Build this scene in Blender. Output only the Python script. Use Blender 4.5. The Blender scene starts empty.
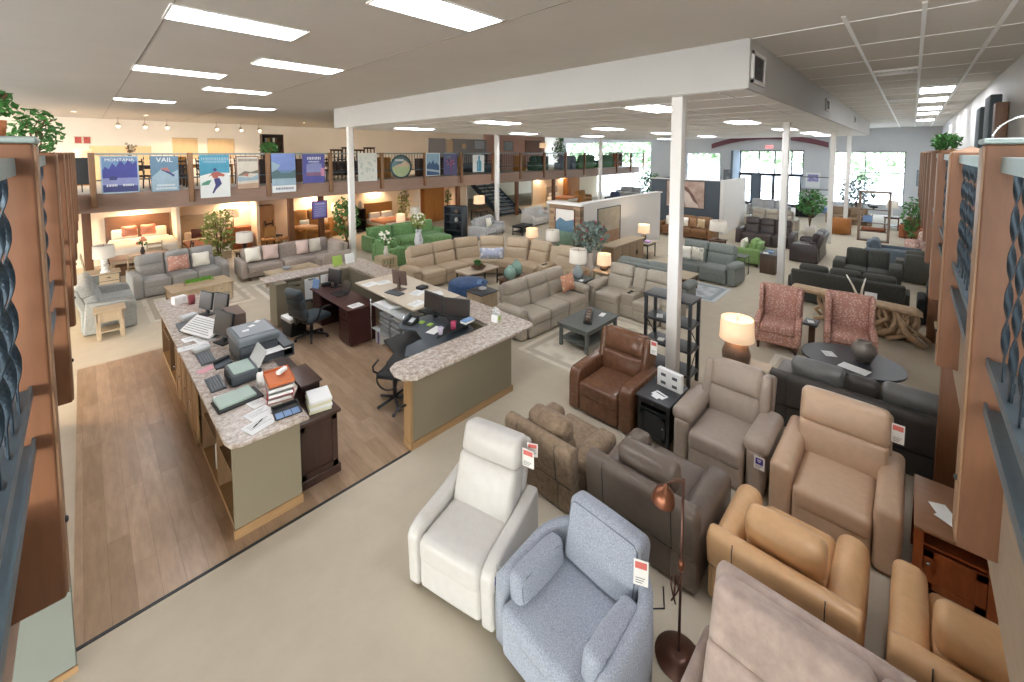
EXPO, LAMP, SKY = 0.4, 15.0, 2.6
import bpy, bmesh, math, random
from mathutils import Vector, Matrix
R = random.Random(7)
PI = math.pi
SC = bpy.context.scene
COL = SC.collection

# ---------------------------------------------------------------- materials
def lin(c):
    if isinstance(c, str):
        c = tuple(int(c[i:i+2], 16)/255 for i in (0, 2, 4))
    return tuple((x/12.92 if x <= .04045 else ((x+.055)/1.055)**2.4) for x in c)
MATS = {}
def nodes_of(name):
    m = bpy.data.materials.new(name); m.use_nodes = True
    nt = m.node_tree; b = nt.nodes['Principled BSDF']
    return m, nt, b
def mat(name, col, rough=.6, kind='plain', scale=20., amp=.12, bump=.0, col2=None, metal=0., spec=.5, stretch=None, sheen=0., detail=3.):
    """Principled surface; kind picks the procedural pattern that varies colour and relief."""
    if name in MATS: return MATS[name]
    m, nt, b = nodes_of(name)
    L = nt.links; N = nt.nodes
    c1 = lin(col); c2 = lin(col2) if col2 else tuple(x*(1-amp) for x in c1)
    b.inputs['Roughness'].default_value = rough; b.inputs['Metallic'].default_value = metal
    b.inputs['Specular IOR Level'].default_value = spec
    if sheen: b.inputs['Sheen Weight'].default_value = sheen
    b.inputs['Base Color'].default_value = (*c1, 1)
    if kind != 'flat':
        tc = N.new('ShaderNodeTexCoord'); mp = N.new('ShaderNodeMapping')
        L.new(tc.outputs['Object'], mp.inputs['Vector'])
        if stretch: mp.inputs['Scale'].default_value = stretch
        if kind == 'voronoi':
            t = N.new('ShaderNodeTexVoronoi'); t.inputs['Scale'].default_value = scale; fac = t.outputs['Distance']
        elif kind == 'wave':
            t = N.new('ShaderNodeTexWave'); t.inputs['Scale'].default_value = scale; t.inputs['Distortion'].default_value = 6
            t.inputs['Detail'].default_value = 3; t.inputs['Detail Scale'].default_value = 1.5; fac = t.outputs['Fac']
        else:
            t = N.new('ShaderNodeTexNoise'); t.inputs['Scale'].default_value = scale; t.inputs['Detail'].default_value = detail
            t.inputs['Roughness'].default_value = .65; fac = t.outputs['Fac']
        L.new(mp.outputs['Vector'], t.inputs['Vector'])
        rp = N.new('ShaderNodeValToRGB'); rp.color_ramp.elements[0].position = .3; rp.color_ramp.elements[1].position = .7
        if kind == 'voronoi': rp.color_ramp.elements[0].position = .15; rp.color_ramp.elements[1].position = .5
        rp.color_ramp.elements[0].color = (*c2, 1); rp.color_ramp.elements[1].color = (*c1, 1)
        L.new(fac, rp.inputs['Fac']); L.new(rp.outputs['Color'], b.inputs['Base Color'])
        if bump:
            bp = N.new('ShaderNodeBump'); bp.inputs['Strength'].default_value = bump; bp.inputs['Distance'].default_value = .01
            L.new(fac, bp.inputs['Height']); L.new(bp.outputs['Normal'], b.inputs['Normal'])
    MATS[name] = m
    return m
def leather(name, col, amp=.1, rough=.42): return mat(name, col, rough, 'noise', 14, amp, .12, spec=.4)
def cloth(name, col, col2=None, scale=60, amp=.18, bump=.25): return mat(name, col, .9, 'noise', scale, amp, bump, col2, spec=.15, sheen=.15)
def wood(name, col, amp=.3, rough=.45, stretch=(1.5, 14, 14), scale=2.5): return mat(name, col, rough, 'noise', scale, amp, .04, stretch=stretch, detail=5)
def emit(name, col, strength):
    if name in MATS: return MATS[name]
    m, nt, b = nodes_of(name)
    b.inputs['Base Color'].default_value = (*lin(col), 1)
    b.inputs['Emission Color'].default_value = (*lin(col), 1); b.inputs['Emission Strength'].default_value = strength
    MATS[name] = m; return m
def glassy(name, col='f4faff', alpha=.16):
    m, nt, b = nodes_of(name)
    N = nt.nodes; L = nt.links
    tr = N.new('ShaderNodeBsdfTransparent'); tr.inputs['Color'].default_value = (*lin(col), 1)
    gl = N.new('ShaderNodeBsdfGlossy'); gl.inputs['Roughness'].default_value = .03
    mx = N.new('ShaderNodeMixShader'); mx.inputs['Fac'].default_value = alpha*.4
    L.new(tr.outputs[0], mx.inputs[1]); L.new(gl.outputs[0], mx.inputs[2])
    L.new(mx.outputs[0], N['Material Output'].inputs['Surface'])
    MATS[name] = m; return m

# ---------------------------------------------------------------- mesh collector
def eul(rx=0, ry=0, rz=0): return Matrix.Rotation(rz, 4, 'Z') @ Matrix.Rotation(ry, 4, 'Y') @ Matrix.Rotation(rx, 4, 'X')
def at(x, y, z, rx=0, ry=0, rz=0): return Matrix.Translation((x, y, z)) @ eul(rx, ry, rz)
class MB:
    """collects shapes; build() links them as ONE mesh object"""
    def __init__(s): s.v = []; s.f = []; s.sm = []; s.mi = []; s.cur = 0
    def add(s, vs, fs, M=None, smooth=True):
        o = len(s.v)
        s.v += [tuple(M @ Vector(p)) for p in vs] if M is not None else [tuple(p) for p in vs]
        s.f += [tuple(i+o for i in f) for f in fs]; s.sm += [smooth]*len(fs); s.mi += [s.cur]*len(fs)
        return s
    def box(s, c, d, M=None, bev=0.):
        """box by centre and full size"""
        if bev > 0: return s.soft(c, d, min(bev, min(d)*.49), M=M, n=0, k=2)
        x, y, z = c; a, b, h = d[0]/2, d[1]/2, d[2]/2
        vs = [(x+i*a, y+j*b, z+k*h) for k in (-1, 1) for j in (-1, 1) for i in (-1, 1)]
        return s.add(vs, [(0, 2, 3, 1), (4, 5, 7, 6), (0, 1, 5, 4), (2, 6, 7, 3), (0, 4, 6, 2), (1, 3, 7, 5)], M, False)
    def bb(s, lo, hi, M=None, bev=0.):
        return s.box([(a+b)/2 for a, b in zip(lo, hi)], [abs(b-a) for a, b in zip(lo, hi)], M, bev)
    def soft(s, c, d, r, M=None, puff=(0, 0, 0), n=3, k=2):
        """rounded box, optionally swollen along each axis"""
        h = [x/2 for x in d]; r = min(r, min(h)*.98)
        ax = []
        for i in range(3):
            core = h[i]-r
            e = [core+r*math.tan((j/k)*PI/4) for j in range(1, k+1)]
            mid = [-core+2*core*j/(n+1) for j in range(n+2)]
            ax.append([-x for x in reversed(e)]+mid+e)
        idx = {}; vs = []; fs = []
        def vert(p):
            key = tuple(round(x, 6) for x in p)
            if key in idx: return idx[key]
            q = [max(-(h[i]-r), min(h[i]-r, p[i])) for i in range(3)]
            w = [p[i]-q[i] for i in range(3)]; l = math.sqrt(sum(x*x for x in w)) or 1
            o = [q[i]+w[i]/l*r for i in range(3)]
            t = [o[i]/h[i] for i in range(3)]
            z = [o[0]*(1+puff[0]*max(0, 1-t[1]**2)*max(0, 1-t[2]**2)),
                 o[1]*(1+puff[1]*max(0, 1-t[0]**2)*max(0, 1-t[2]**2)),
                 o[2]*(1+puff[2]*max(0, 1-t[0]**2)*max(0, 1-t[1]**2))]
            idx[key] = len(vs); vs.append((z[0]+c[0], z[1]+c[1], z[2]+c[2])); return idx[key]
        for a in range(3):
            b, cc = (a+1) % 3, (a+2) % 3
            for sgn in (-1, 1):
                for i in range(len(ax[b])-1):
                    for j in range(len(ax[cc])-1):
                        q = []
                        for (u, w) in ((i, j), (i+1, j), (i+1, j+1), (i, j+1)):
                            p = [0, 0, 0]; p[a] = sgn*h[a]; p[b] = ax[b][u]; p[cc] = ax[cc][w]
                            q.append(vert(p))
                        fs.append(tuple(q) if sgn > 0 else tuple(reversed(q)))
        return s.add(vs, fs, M, True)
    def prism(s, prof, x0, x1, M=None, bev=0., smooth=True, axis='x'):
        """side profile [(y,z)...] extruded along x"""
        bm = bmesh.new()
        vs = [bm.verts.new((x0, y, z)) for y, z in prof]
        f = bm.faces.new(vs); g = bmesh.ops.extrude_face_region(bm, geom=[f])
        bmesh.ops.translate(bm, verts=[e for e in g['geom'] if isinstance(e, bmesh.types.BMVert)], vec=(x1-x0, 0, 0))
        bmesh.ops.recalc_face_normals(bm, faces=bm.faces)
        if bev > 0: bmesh.ops.bevel(bm, geom=list(bm.edges), offset=bev, segments=3, profile=.5, affect='EDGES', clamp_overlap=True)
        bm.verts.index_update()
        s.add([v.co[:] for v in bm.verts], [tuple(v.index for v in fc.verts) for fc in bm.faces], M, smooth and bev > 0)
        bm.free(); return s
    def lathe(s, prof, M=None, n=20, cap=True):
        """(r,z) profile turned about z"""
        vs = []; fs = []
        for r, z in prof:
            vs += [(r*math.cos(2*PI*i/n), r*math.sin(2*PI*i/n), z) for i in range(n)]
        for k in range(len(prof)-1):
            for i in range(n):
                j = (i+1) % n; fs.append((k*n+i, k*n+j, (k+1)*n+j, (k+1)*n+i))
        if cap:
            fs.append(tuple(reversed(range(n)))); fs.append(tuple((len(prof)-1)*n+i for i in range(n)))
        return s.add(vs, fs, M, True)
    def tube(s, pts, r, n=8, M=None, r2=None):
        """round bar along a polyline"""
        P = [Vector(p) for p in pts]; vs = []; fs = []; ref = None
        for i, p in enumerate(P):
            t = ((P[min(i+1, len(P)-1)]-P[max(i-1, 0)])).normalized()
            if ref is None: ref = Vector((0, 0, 1)) if abs(t.z) < .9 else Vector((1, 0, 0))
            a = (ref-t*ref.dot(t)).normalized(); b = t.cross(a); ref = a
            rr = r if r2 is None else r+(r2-r)*i/max(1, len(P)-1)
            vs += [tuple(p+a*(rr*math.cos(2*PI*k/n))+b*(rr*math.sin(2*PI*k/n))) for k in range(n)]
        for i in range(len(P)-1):
            for k in range(n):
                j = (k+1) % n; fs.append((i*n+k, i*n+j, (i+1)*n+j, (i+1)*n+k))
        fs.append(tuple(reversed(range(n)))); fs.append(tuple((len(P)-1)*n+k for k in range(n)))
        return s.add(vs, fs, M, True)
    def ball(s, c, r, M=None, n=12, m=8):
        rr = r if isinstance(r, (tuple, list)) else (r, r, r)
        vs = []; fs = []
        for i in range(m+1):
            a = -PI/2+PI*i/m
            vs += [(c[0]+rr[0]*math.cos(a)*math.cos(2*PI*k/n), c[1]+rr[1]*math.cos(a)*math.sin(2*PI*k/n), c[2]+rr[2]*math.sin(a)) for k in range(n)]
        for i in range(m):
            for k in range(n):
                j = (k+1) % n; fs.append((i*n+k, i*n+j, (i+1)*n+j, (i+1)*n+k))
        return s.add(vs, fs, M, True)
    def quad(s, pts, M=None): return s.add(pts, [tuple(range(len(pts)))], M, False)
    def leafball(s, c, rad, count, size, rnd=R, flat=1.):
        for _ in range(count):
            while True:
                p = Vector((rnd.uniform(-1, 1), rnd.uniform(-1, 1), rnd.uniform(-1, 1)))
                if .35 < p.length < 1: break
            q = Vector((p.x*rad[0], p.y*rad[1], p.z*rad[2]))+Vector(c)
            M = Matrix.Translation(q) @ eul(rnd.uniform(-1, 1), rnd.uniform(-1, 1), rnd.uniform(0, 6.3))
            l = size*rnd.uniform(.7, 1.3); w = l*.28*flat
            s.add([(-l/2, 0, 0), (-l*.1, -w, l*.06), (l/2, 0, 0), (-l*.1, w, l*.06)], [(0, 1, 2), (0, 2, 3)], M, False)
        return s
    def mesh(s, name, mats):
        me = bpy.data.meshes.new(name); me.from_pydata(s.v, [], s.f)
        for m in (mats if isinstance(mats, (list, tuple)) else [mats]): me.materials.append(m)
        me.polygons.foreach_set('use_smooth', s.sm); me.polygons.foreach_set('material_index', s.mi)
        me.update(); return me
    def build(s, name, mats, parent=None, M=None):
        o = bpy.data.objects.new(name, s.mesh(name, mats)); COL.objects.link(o)
        if parent is not None: o.parent = parent
        if M is not None: o.matrix_local = M
        return o

# ---------------------------------------------------------------- things
def tag(o, label, cat, group=None):
    o['label'] = label; o['category'] = cat
    if group: o['group'] = group
    return o
def thing(name, label, cat, loc=(0, 0, 0), rz=0., group=None):
    o = bpy.data.objects.new(name, None); COL.objects.link(o)
    o.location = loc; o.rotation_euler = (0, 0, rz)
    return tag(o, label, cat, group)
def struct(name, mb, m):
    o = mb.build(name, m); o['kind'] = 'structure'; return o
KIDS = {}
def kids(o):
    return [c for c in bpy.data.objects if c.parent == o]
def dup(root, loc, rz=None, label=None, group=None):
    """copy of a thing with copies of its parts and sub-parts"""
    r = root.copy(); COL.objects.link(r); r.location = loc
    if rz is not None: r.rotation_euler = (0, 0, rz)
    if label: r['label'] = label
    if group: r['group'] = group
    for ch in kids(root):
        c = ch.copy(); COL.objects.link(c); c.parent = r
        for g in kids(ch):
            d = g.copy(); COL.objects.link(d); d.parent = c
    return r
def text_mesh(txt, size, M, depth=.002, extra=None):
    """lettering as mesh data (verts, faces) lying in the xz plane of M, centred"""
    cu = bpy.data.curves.new('lettering', 'FONT'); cu.body = txt; cu.size = size; cu.align_x = 'CENTER'; cu.align_y = 'CENTER'
    cu.resolution_u = 2
    if extra: cu.shear = extra
    o = bpy.data.objects.new('lettering', cu); COL.objects.link(o)
    bpy.context.view_layer.update()
    me = o.to_mesh(); vs = [v.co.copy() for v in me.vertices]; fs = [tuple(p.vertices) for p in me.polygons]
    o.to_mesh_clear(); bpy.data.objects.remove(o); bpy.data.curves.remove(cu)
    T = M @ Matrix.Rotation(PI/2, 4, 'X')
    return [T @ v for v in vs], fs
# ---------------------------------------------------------------- camera, world, view
HC = 3.8
cam = bpy.data.cameras.new('camera'); co = bpy.data.objects.new('camera', cam); COL.objects.link(co)
cam.sensor_width = 36; cam.lens = 415/1024*36; cam.shift_y = -(341-179.7)/1024; cam.clip_start = .05; cam.clip_end = 300
pit = math.atan(27.2/415); hd = math.radians(43.95)
co.location = (0, 0, HC); co.rotation_euler = (PI/2-pit, 0, hd-PI/2)
SC.camera = co
SC.view_settings.view_transform = 'Standard'; SC.view_settings.look = 'None'
SC.view_settings.gamma = 1; SC.view_settings.use_curve_mapping = False; SC.view_settings.exposure = EXPO
SC.cycles.use_denoising = True; SC.cycles.max_bounces = 10; SC.cycles.diffuse_bounces = 6; SC.cycles.sample_clamp_indirect = 6
SC.cycles.caustics_reflective = False; SC.cycles.caustics_refractive = False
w = bpy.data.worlds.new('sky'); SC.world = w; w.use_nodes = True
nt = w.node_tree; bg = nt.nodes['Background']
sky = nt.nodes.new('ShaderNodeTexSky'); sky.sky_type = 'NISHITA'; sky.sun_elevation = math.radians(50); sky.sun_rotation = math.radians(200); sky.sun_disc = False
hsv = nt.nodes.new('ShaderNodeHueSaturation'); hsv.inputs['Saturation'].default_value = .35; nt.links.new(sky.outputs['Color'], hsv.inputs['Color']); nt.links.new(hsv.outputs['Color'], bg.inputs['Color']); bg.inputs['Strength'].default_value = SKY

# ---------------------------------------------------------------- setting materials
M_floor = mat('beige_carpet', 'c3b9a6', .95, 'noise', 3, .08, .0, spec=.1)
M_ceil = mat('ceiling_panel', 'd3cec6', .9, 'noise', 1.2, .04, spec=.1)
M_white = mat('white_paint', 'dcdad6', .6, 'noise', 2, .03)
M_bulk = mat('bulkhead_paint', 'b6b5b1', .7, 'noise', 1.5, .03)
M_grid = mat('ceiling_grid', 'f2f2f0', .5, 'flat')
M_bwall = mat('cream_wall', 'ece3d4', .8, 'noise', 1, .04)
M_fwall = mat('grey_wall', 'd3d5d9', .8, 'noise', 1, .04)
M_fascia = wood('fascia_board', '9c8273', .18, .6, (1, 9, 9), 2)
M_post = wood('cedar_post', '774d30', .28, .5, (9, 9, 1.2), 2.2)
M_trimwood = wood('oak_trim', 'b98a58', .25, .5)
M_frame = mat('window_frame', '4a4c50', .5, 'flat')
M_wframe = mat('white_window_frame', 'd6d8da', .5, 'flat')
M_iron = mat('blue_grey_iron', '34424d', .38, 'noise', 30, .25, .05, metal=.55)
M_rail = mat('sage_steel', '8d9c9a', .45, 'noise', 12, .12, metal=.4)
M_dark = mat('dark_steel', '22272a', .45, 'flat')
M_glass = glassy('clear_glass')
M_burg = mat('burgundy_paint', '7a4a55', .6, 'flat')
M_lamp = emit('lamp_panel', 'f7f9ff', LAMP)
M_spot = emit('spot_face', 'ffdca8', 14)
M_spotcan = mat('spot_can', 'b8a898', .5, 'flat')
M_vent = mat('vent_louvre', '8a8a86', .5, 'flat')
def plank_mat(name, tones, lx, ly, rough=.35, rot=(0, 0, PI/2), st=(6, 1, 6), upright=False):
    m, nt, b = nodes_of(name); N = nt.nodes; L = nt.links
    tc = N.new('ShaderNodeTexCoord'); mp = N.new('ShaderNodeMapping'); L.new(tc.outputs['Object'], mp.inputs['Vector'])
    br = N.new('ShaderNodeTexBrick'); br.inputs['Scale'].default_value = 1; br.inputs['Brick Width'].default_value = lx; br.inputs['Row Height'].default_value = ly
    br.inputs['Mortar Size'].default_value = .0015; br.offset = .37; br.inputs['Bias'].default_value = 0
    br.inputs['Color1'].default_value = (*lin(tones[0]), 1); br.inputs['Color2'].default_value = (*lin(tones[1]), 1); br.inputs['Mortar'].default_value = (*lin(tones[2]), 1)
    mp.inputs['Rotation'].default_value = rot
    if upright:
        sx = N.new('ShaderNodeSeparateXYZ'); cx = N.new('ShaderNodeCombineXYZ'); L.new(tc.outputs['Object'], sx.inputs[0]); L.new(sx.outputs['Y'], cx.inputs['X']); L.new(sx.outputs['Z'], cx.inputs['Y']); L.new(cx.outputs[0], br.inputs['Vector'])
    else: L.new(mp.outputs[0], br.inputs['Vector'])
    ns = N.new('ShaderNodeTexNoise'); ns.inputs['Scale'].default_value = 2.2; ns.inputs['Detail'].default_value = 6; ns.inputs['Roughness'].default_value = .7
    m2 = N.new('ShaderNodeMapping'); m2.inputs['Scale'].default_value = st; L.new(tc.outputs['Object'], m2.inputs['Vector']); L.new(m2.outputs[0], ns.inputs['Vector'])
    mx = N.new('ShaderNodeMix'); mx.data_type = 'RGBA'; mx.blend_type = 'MULTIPLY'; mx.inputs[0].default_value = .55
    rp = N.new('ShaderNodeValToRGB'); rp.color_ramp.elements[0].color = (.45, .42, .4, 1); rp.color_ramp.elements[1].color = (1.25, 1.22, 1.18, 1)
    rp.color_ramp.elements[0].position = .25; rp.color_ramp.elements[1].position = .75
    L.new(ns.outputs['Fac'], rp.inputs['Fac']); L.new(br.outputs['Color'], mx.inputs[6]); L.new(rp.outputs['Color'], mx.inputs[7])
    L.new(mx.outputs[2], b.inputs['Base Color']); b.inputs['Roughness'].default_value = rough
    MATS[name] = m; return m
M_plank = plank_mat('plank_floor', ('b59b82', 'a0866c', '86705a'), 1.25, .16, .28)
M_recl = plank_mat('reclaimed_wood', ('a58a6c', '5f4a3a', '3a2d24'), .8, .1, .7, (0, 0, 0), (1, 1, 9), True)

# ---------------------------------------------------------------- shell
FX, BY, RY, LX, NY = 34.0, 26.0, -1.15, -11.0, -9.0
CZ, DZ = 5.3, 4.65
struct('floor', MB().bb((LX, NY, -.1), (FX+.3, BY+.3, 0)), M_floor)
wf = struct('floor_planks', MB().bb((-.22, 4.45, 0), (4.55, 10.35, .004)), M_plank)
struct('trim_1', MB().bb((-.22, 4.42, 0), (2.74, 4.45, .007)), M_dark)
struct('ceiling', MB().bb((LX, NY, CZ), (FX+.3, BY+.3, CZ+.1)), M_ceil)
struct('ceiling_drop', MB().bb((6.15, 1.6, DZ), (27.2, 14.5, CZ-.001)), M_bulk)
struct('ceiling_drop_soffit', MB().bb((6.2, 1.65, DZ-.006), (27.15, 14.45, DZ-.0005)), mat('soffit_panel', 'f0eeea', .9, 'noise', 1.2, .03, spec=.1))
# exposed ceiling tees over the open side and under the drop
g = MB()
for yy in (-.66, -.02, .62): g.bb((5.9, yy-.02, CZ-.012), (FX, yy+.02, CZ))
for i in range(20): g.bb((6.2+i*1.42, -1.1, CZ-.008), (6.22+i*1.42, 1.6, CZ))
struct('ceiling_grid', g, M_grid)
g = MB()
for i in range(15): g.bb((7.0+i*1.34, 1.7, DZ-.014), (7.02+i*1.34, 14.4, DZ-.006))
for i in range(10): g.bb((6.3, 2.0+i*1.34, DZ-.014), (26.7, 2.02+i*1.34, DZ-.006))
struct('ceiling_grid_drop', g, M_grid)
g = MB()
for i in range(3):
    g.bb((-2+2.72*i-.004, 2.5, CZ-.004), (-2+2.72*i+.004, BY, CZ))
struct('ceiling_seam', g, mat('seam_dark', '8d877e', .9, 'flat'))  # thin darker strips along the ceiling seams
# back wall with its cream paint, right wall, and the near walls behind the viewer
struct('wall_back', MB().bb((LX, BY, 0), (FX+.3, BY+.25, CZ)), M_bwall)
struct('wall_right', MB().bb((-.6, RY-.2, 0), (FX+.3, RY, CZ)), M_white)
# far wall with openings (y0,y1,z0,z1)
OPEN = [(.28, 3.9, .55, 3.85), (5.3, 9.25, 0, 3.95), (10.6, 13.1, .8, 3.76), (16.2, 25.2, .0, 4.75)]
fw = MB(); y = RY-.2
for (a, b, z0, z1) in OPEN:
    fw.bb((FX, y, 0), (FX+.25, a, CZ))
    if z0 > 0: fw.bb((FX, a, 0), (FX+.25, b, z0))
    fw.bb((FX, a, z1), (FX+.25, b, CZ)); y = b
fw.bb((FX, y, 0), (FX+.25, BY, CZ))
struct('wall_far', fw, M_fwall)
def window(n, a, b, z0, z1, ys, zs, m, t=.05):
    f = MB()
    for yy in [a+t/2]+list(ys)+[b-t/2]: f.bb((FX+.06, yy-t/2, z0), (FX+.14, yy+t/2, z1))
    for zz in [z0+t/2]+list(zs)+[z1-t/2]: f.bb((FX+.06, a, zz-t/2), (FX+.14, b, zz+t/2))
    o = struct('window_%d' % n, f, m)
    MB().bb((FX+.095, a, z0), (FX+.105, b, z1)).build('pane', M_glass, o)
window(1, .28, 3.9, .55, 3.85, (2.1,), (2.55,), M_frame)
window(2, 10.6, 13.1, .8, 3.76, (11.45, 12.3), (2.8,), M_wframe)
window(3, 16.2, 25.2, 0, 4.75, (17.9, 19.6, 21.3, 23), (1.2, 2.5, 3.4), M_wframe)
window(4, 5.3, 9.25, 2.25, 3.95, (6.0, 7.0, 8.0), (2.25,), M_frame, .08)
# glazed entrance doors under the transom
for n, (a, b) in enumerate(((5.3, 6.2), (6.2, 7.05), (7.05, 7.9), (8.4, 9.25))):
    d = struct('door_%d' % (n+1), MB().bb((FX+.06, a, 0), (FX+.13, a+.09, 2.25)).bb((FX+.06, b-.09, 0), (FX+.13, b, 2.25)).bb((FX+.06, a, 2.12), (FX+.13, b, 2.25)).bb((FX+.06, a, 0), (FX+.13, b, .22)).bb((FX+.06, a, 1.0), (FX+.13, b, 1.06)), M_frame)
    MB().bb((FX+.09, a+.09, .22), (FX+.1, b-.09, 2.12)).build('pane', M_glass, d)
struct('wall_vestibule', MB().bb((FX+.02, 7.9, 0), (FX+.2, 8.4, 2.25)).bb((FX-1.6, 9.25, 0), (FX, 9.4, 3.95)), mat('steel_blue_paint', '66717c', .7, 'flat'))
# burgundy arch over the entrance
ar = MB(); K = 24
for i in range(K):
    t0, t1 = i/K, (i+1)/K
    def zc(t): return 4.12+.62*(1-(2*t-1)**2)
    y0, y1 = 4.0+7.2*t0, 4.0+7.2*t1
    ar.add([(FX-.22, y0, zc(t0)), (FX-.22, y1, zc(t1)), (FX-.22, y1, zc(t1)+.34), (FX-.22, y0, zc(t0)+.34),
            (FX-.01, y0, zc(t0)), (FX-.01, y1, zc(t1)), (FX-.01, y1, zc(t1)+.34), (FX-.01, y0, zc(t0)+.34)],
           [(0, 3, 2, 1), (4, 5, 6, 7), (0, 1, 5, 4), (3, 7, 6, 2), (0, 4, 7, 3), (1, 2, 6, 5)], None, False)
struct('trim_arch', ar, M_burg)
# outside: pale paving, lawn bank and a treeline seen through the glass
struct('ground_outside', MB().bb((-60, -60, -.4), (FX+90, 70, -.11)), mat('pale_paving', 'eceae6', .9, 'noise', .4, .08))
hd_ = MB(); rr = random.Random(3)
for i in range(26):
    hd_.leafball((FX+22+rr.uniform(-2, 3), -26+i*3.2, rr.uniform(3.5, 6)), (2.6, 2.6, 3.4), 240, .9, rr, 1.4)
o = hd_.build('treeline', mat('tree_leaf', '9db588', .8, 'noise', 2, .4)); o['kind'] = 'stuff'
o['label'] = 'sunlit green treeline across the car park outside the windows'; o['category'] = 'trees'

# ---------------------------------------------------------------- columns
def column(x, y, top, s=.17, base=0):
    return MB().bb((x-s/2, y-s/2, base), (x+s/2, y+s/2, top), bev=.012)
for i, (x, y) in enumerate(((6.42, 2.62), (14.0, 2.62), (21.6, 2.38), (26.6, 2.3), (6.24, 13.5), (13.6, 14.1), (21.6, 13.46), (-20, 0))):
    if x > -19: struct('column_%d' % (i+1), column(x, y, DZ-.001), M_white)

# ---------------------------------------------------------------- balconies
FZ0, FZ1 = 2.05, 2.6
M_slab = mat('balcony_slab', 'c9b9a4', .9, 'noise', 3, .06)
M_mezfloor = mat('balcony_carpet', 'b9b4ac', .95, 'noise', 5, .08)
struct('balcony_floor_back', MB().bb((-.285, 17.06, FZ0+.03), (FX-.4, BY, FZ1-.01)), M_mezfloor)
struct('balcony_floor_left', MB().bb((LX, NY, FZ0+.03), (-.29, BY, FZ1-.01)), M_mezfloor)
struct('balcony_floor_right', MB().bb((-.6, RY, FZ0+.03), (22, -.36, FZ1-.01)), M_mezfloor)
struct('trim_fascia_back', MB().bb((-.235, 17.0, FZ0), (FX-.4, 17.06, FZ1)), M_fascia)
struct('trim_fascia_left', MB().bb((-.29, .3, FZ0), (-.24, 17.0, FZ1)), M_fascia)
struct('trim_fascia_right', MB().bb((.3, -.36, FZ0), (22, -.31, FZ1)), wood('pale_fascia', '95836f', .15, .6))
# ---------------------------------------------------------------- ceiling lights
def ceiling_light(x, y, z, label, group, along='x', l=1.3, w=.58):
    a, b = (l, w) if along == 'x' else (w, l)
    t = thing('ceiling_light', label, 'ceiling light', (x, y, z), 0, group)
    f = MB(); e = .025
    f.bb((-a/2-e, -b/2-e, -.014), (a/2+e, -b/2, 0)).bb((-a/2-e, b/2, -.014), (a/2+e, b/2+e, 0)).bb((-a/2-e, -b/2, -.014), (-a/2, b/2, 0)).bb((a/2, -b/2, -.014), (a/2+e, b/2, 0))
    f.build('frame', M_grid, t)
    MB().bb((-a/2, -b/2, -.008), (a/2, b/2, 0)).build('diffuser', M_lamp, t)
    return t
L0 = ceiling_light(2.73, 3.7, CZ-.001, 'large lit troffer at the very top edge above the counter end', 'troffers over the cash desk')
for x, y, lb in ((1.37, 5.76, 'biggest lit troffer over the left end of the sales counter'), (2.73, 7.8, 'long lit troffer second nearest over the office chair'),
                 (1.37, 9.9, 'lit troffer over the rear end of the sales counter'), (2.73, 11.9, 'smaller lit troffer beyond the rear counter'),
                 (1.37, 16.0, 'thin lit troffer before the back balcony, towards the sage sofa'), (4.1, 16.2, 'thin lit troffer before the back balcony, over the tufted sectional'),
                 (2.73, -.4, 'added unseen troffer straight over the viewpoint'), (4.2, -.35, 'added unseen troffer over the near recliners')):  # both out of view, added to light the room
    dup(L0, (x, y, CZ-.001), label=lb)
L1 = ceiling_light(7.7, 3.6, DZ-.0145, 'brightest lit troffer in the dropped ceiling beside the near column', 'troffers in the dropped ceiling')
for x, y, lb in ((12.9, 3.46, 'lit troffer in the dropped ceiling behind the near bulkhead corner'), (17.8, 3.38, 'lit troffer in the dropped ceiling before the entrance arch'),
                 (21.9, 3.2, 'thin lit troffer in the dropped ceiling by the fourth column'), (24.9, 3.2, 'farthest thin lit troffer along the open bulkhead edge'),
                 (8.25, 8.5, 'lit troffer in the dropped ceiling over the tan sectional'), (8.3, 12.8, 'lit troffer in the dropped ceiling over the green sofas'),
                 (13.8, 12.6, 'lit troffer in the dropped ceiling over the pale sofas'), (13.2, 7.9, 'lit troffer in the dropped ceiling above the white partition'),
                 (17.8, 7.9, 'lit troffer in the dropped ceiling above the brown sofa'), (22.5, 7.7, 'lit troffer in the dropped ceiling above the dark partition'),
                 (18.4, 12.0, 'lit troffer in the dropped ceiling before the far end of the back balcony'), (25.4, 11.2, 'farthest lit troffer in the dropped ceiling')):
    dup(L1, (x, y, DZ-.0145), label=lb)
L2 = ceiling_light(14.25, -.34, CZ-.001, 'biggest lit troffer in the row along the white side wall', 'troffers along the side wall', 'x', 1.3, .56)
for x, lb in ((16.8, 'second lit troffer in the row along the white side wall'), (20, 'third lit troffer in the row along the white side wall'), (22.6, 'fourth lit troffer in the row along the white side wall'), (27, 'farthest lit troffer in the row along the white side wall')):
    dup(L2, (x, -.34, CZ-.001), label=lb)
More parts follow.
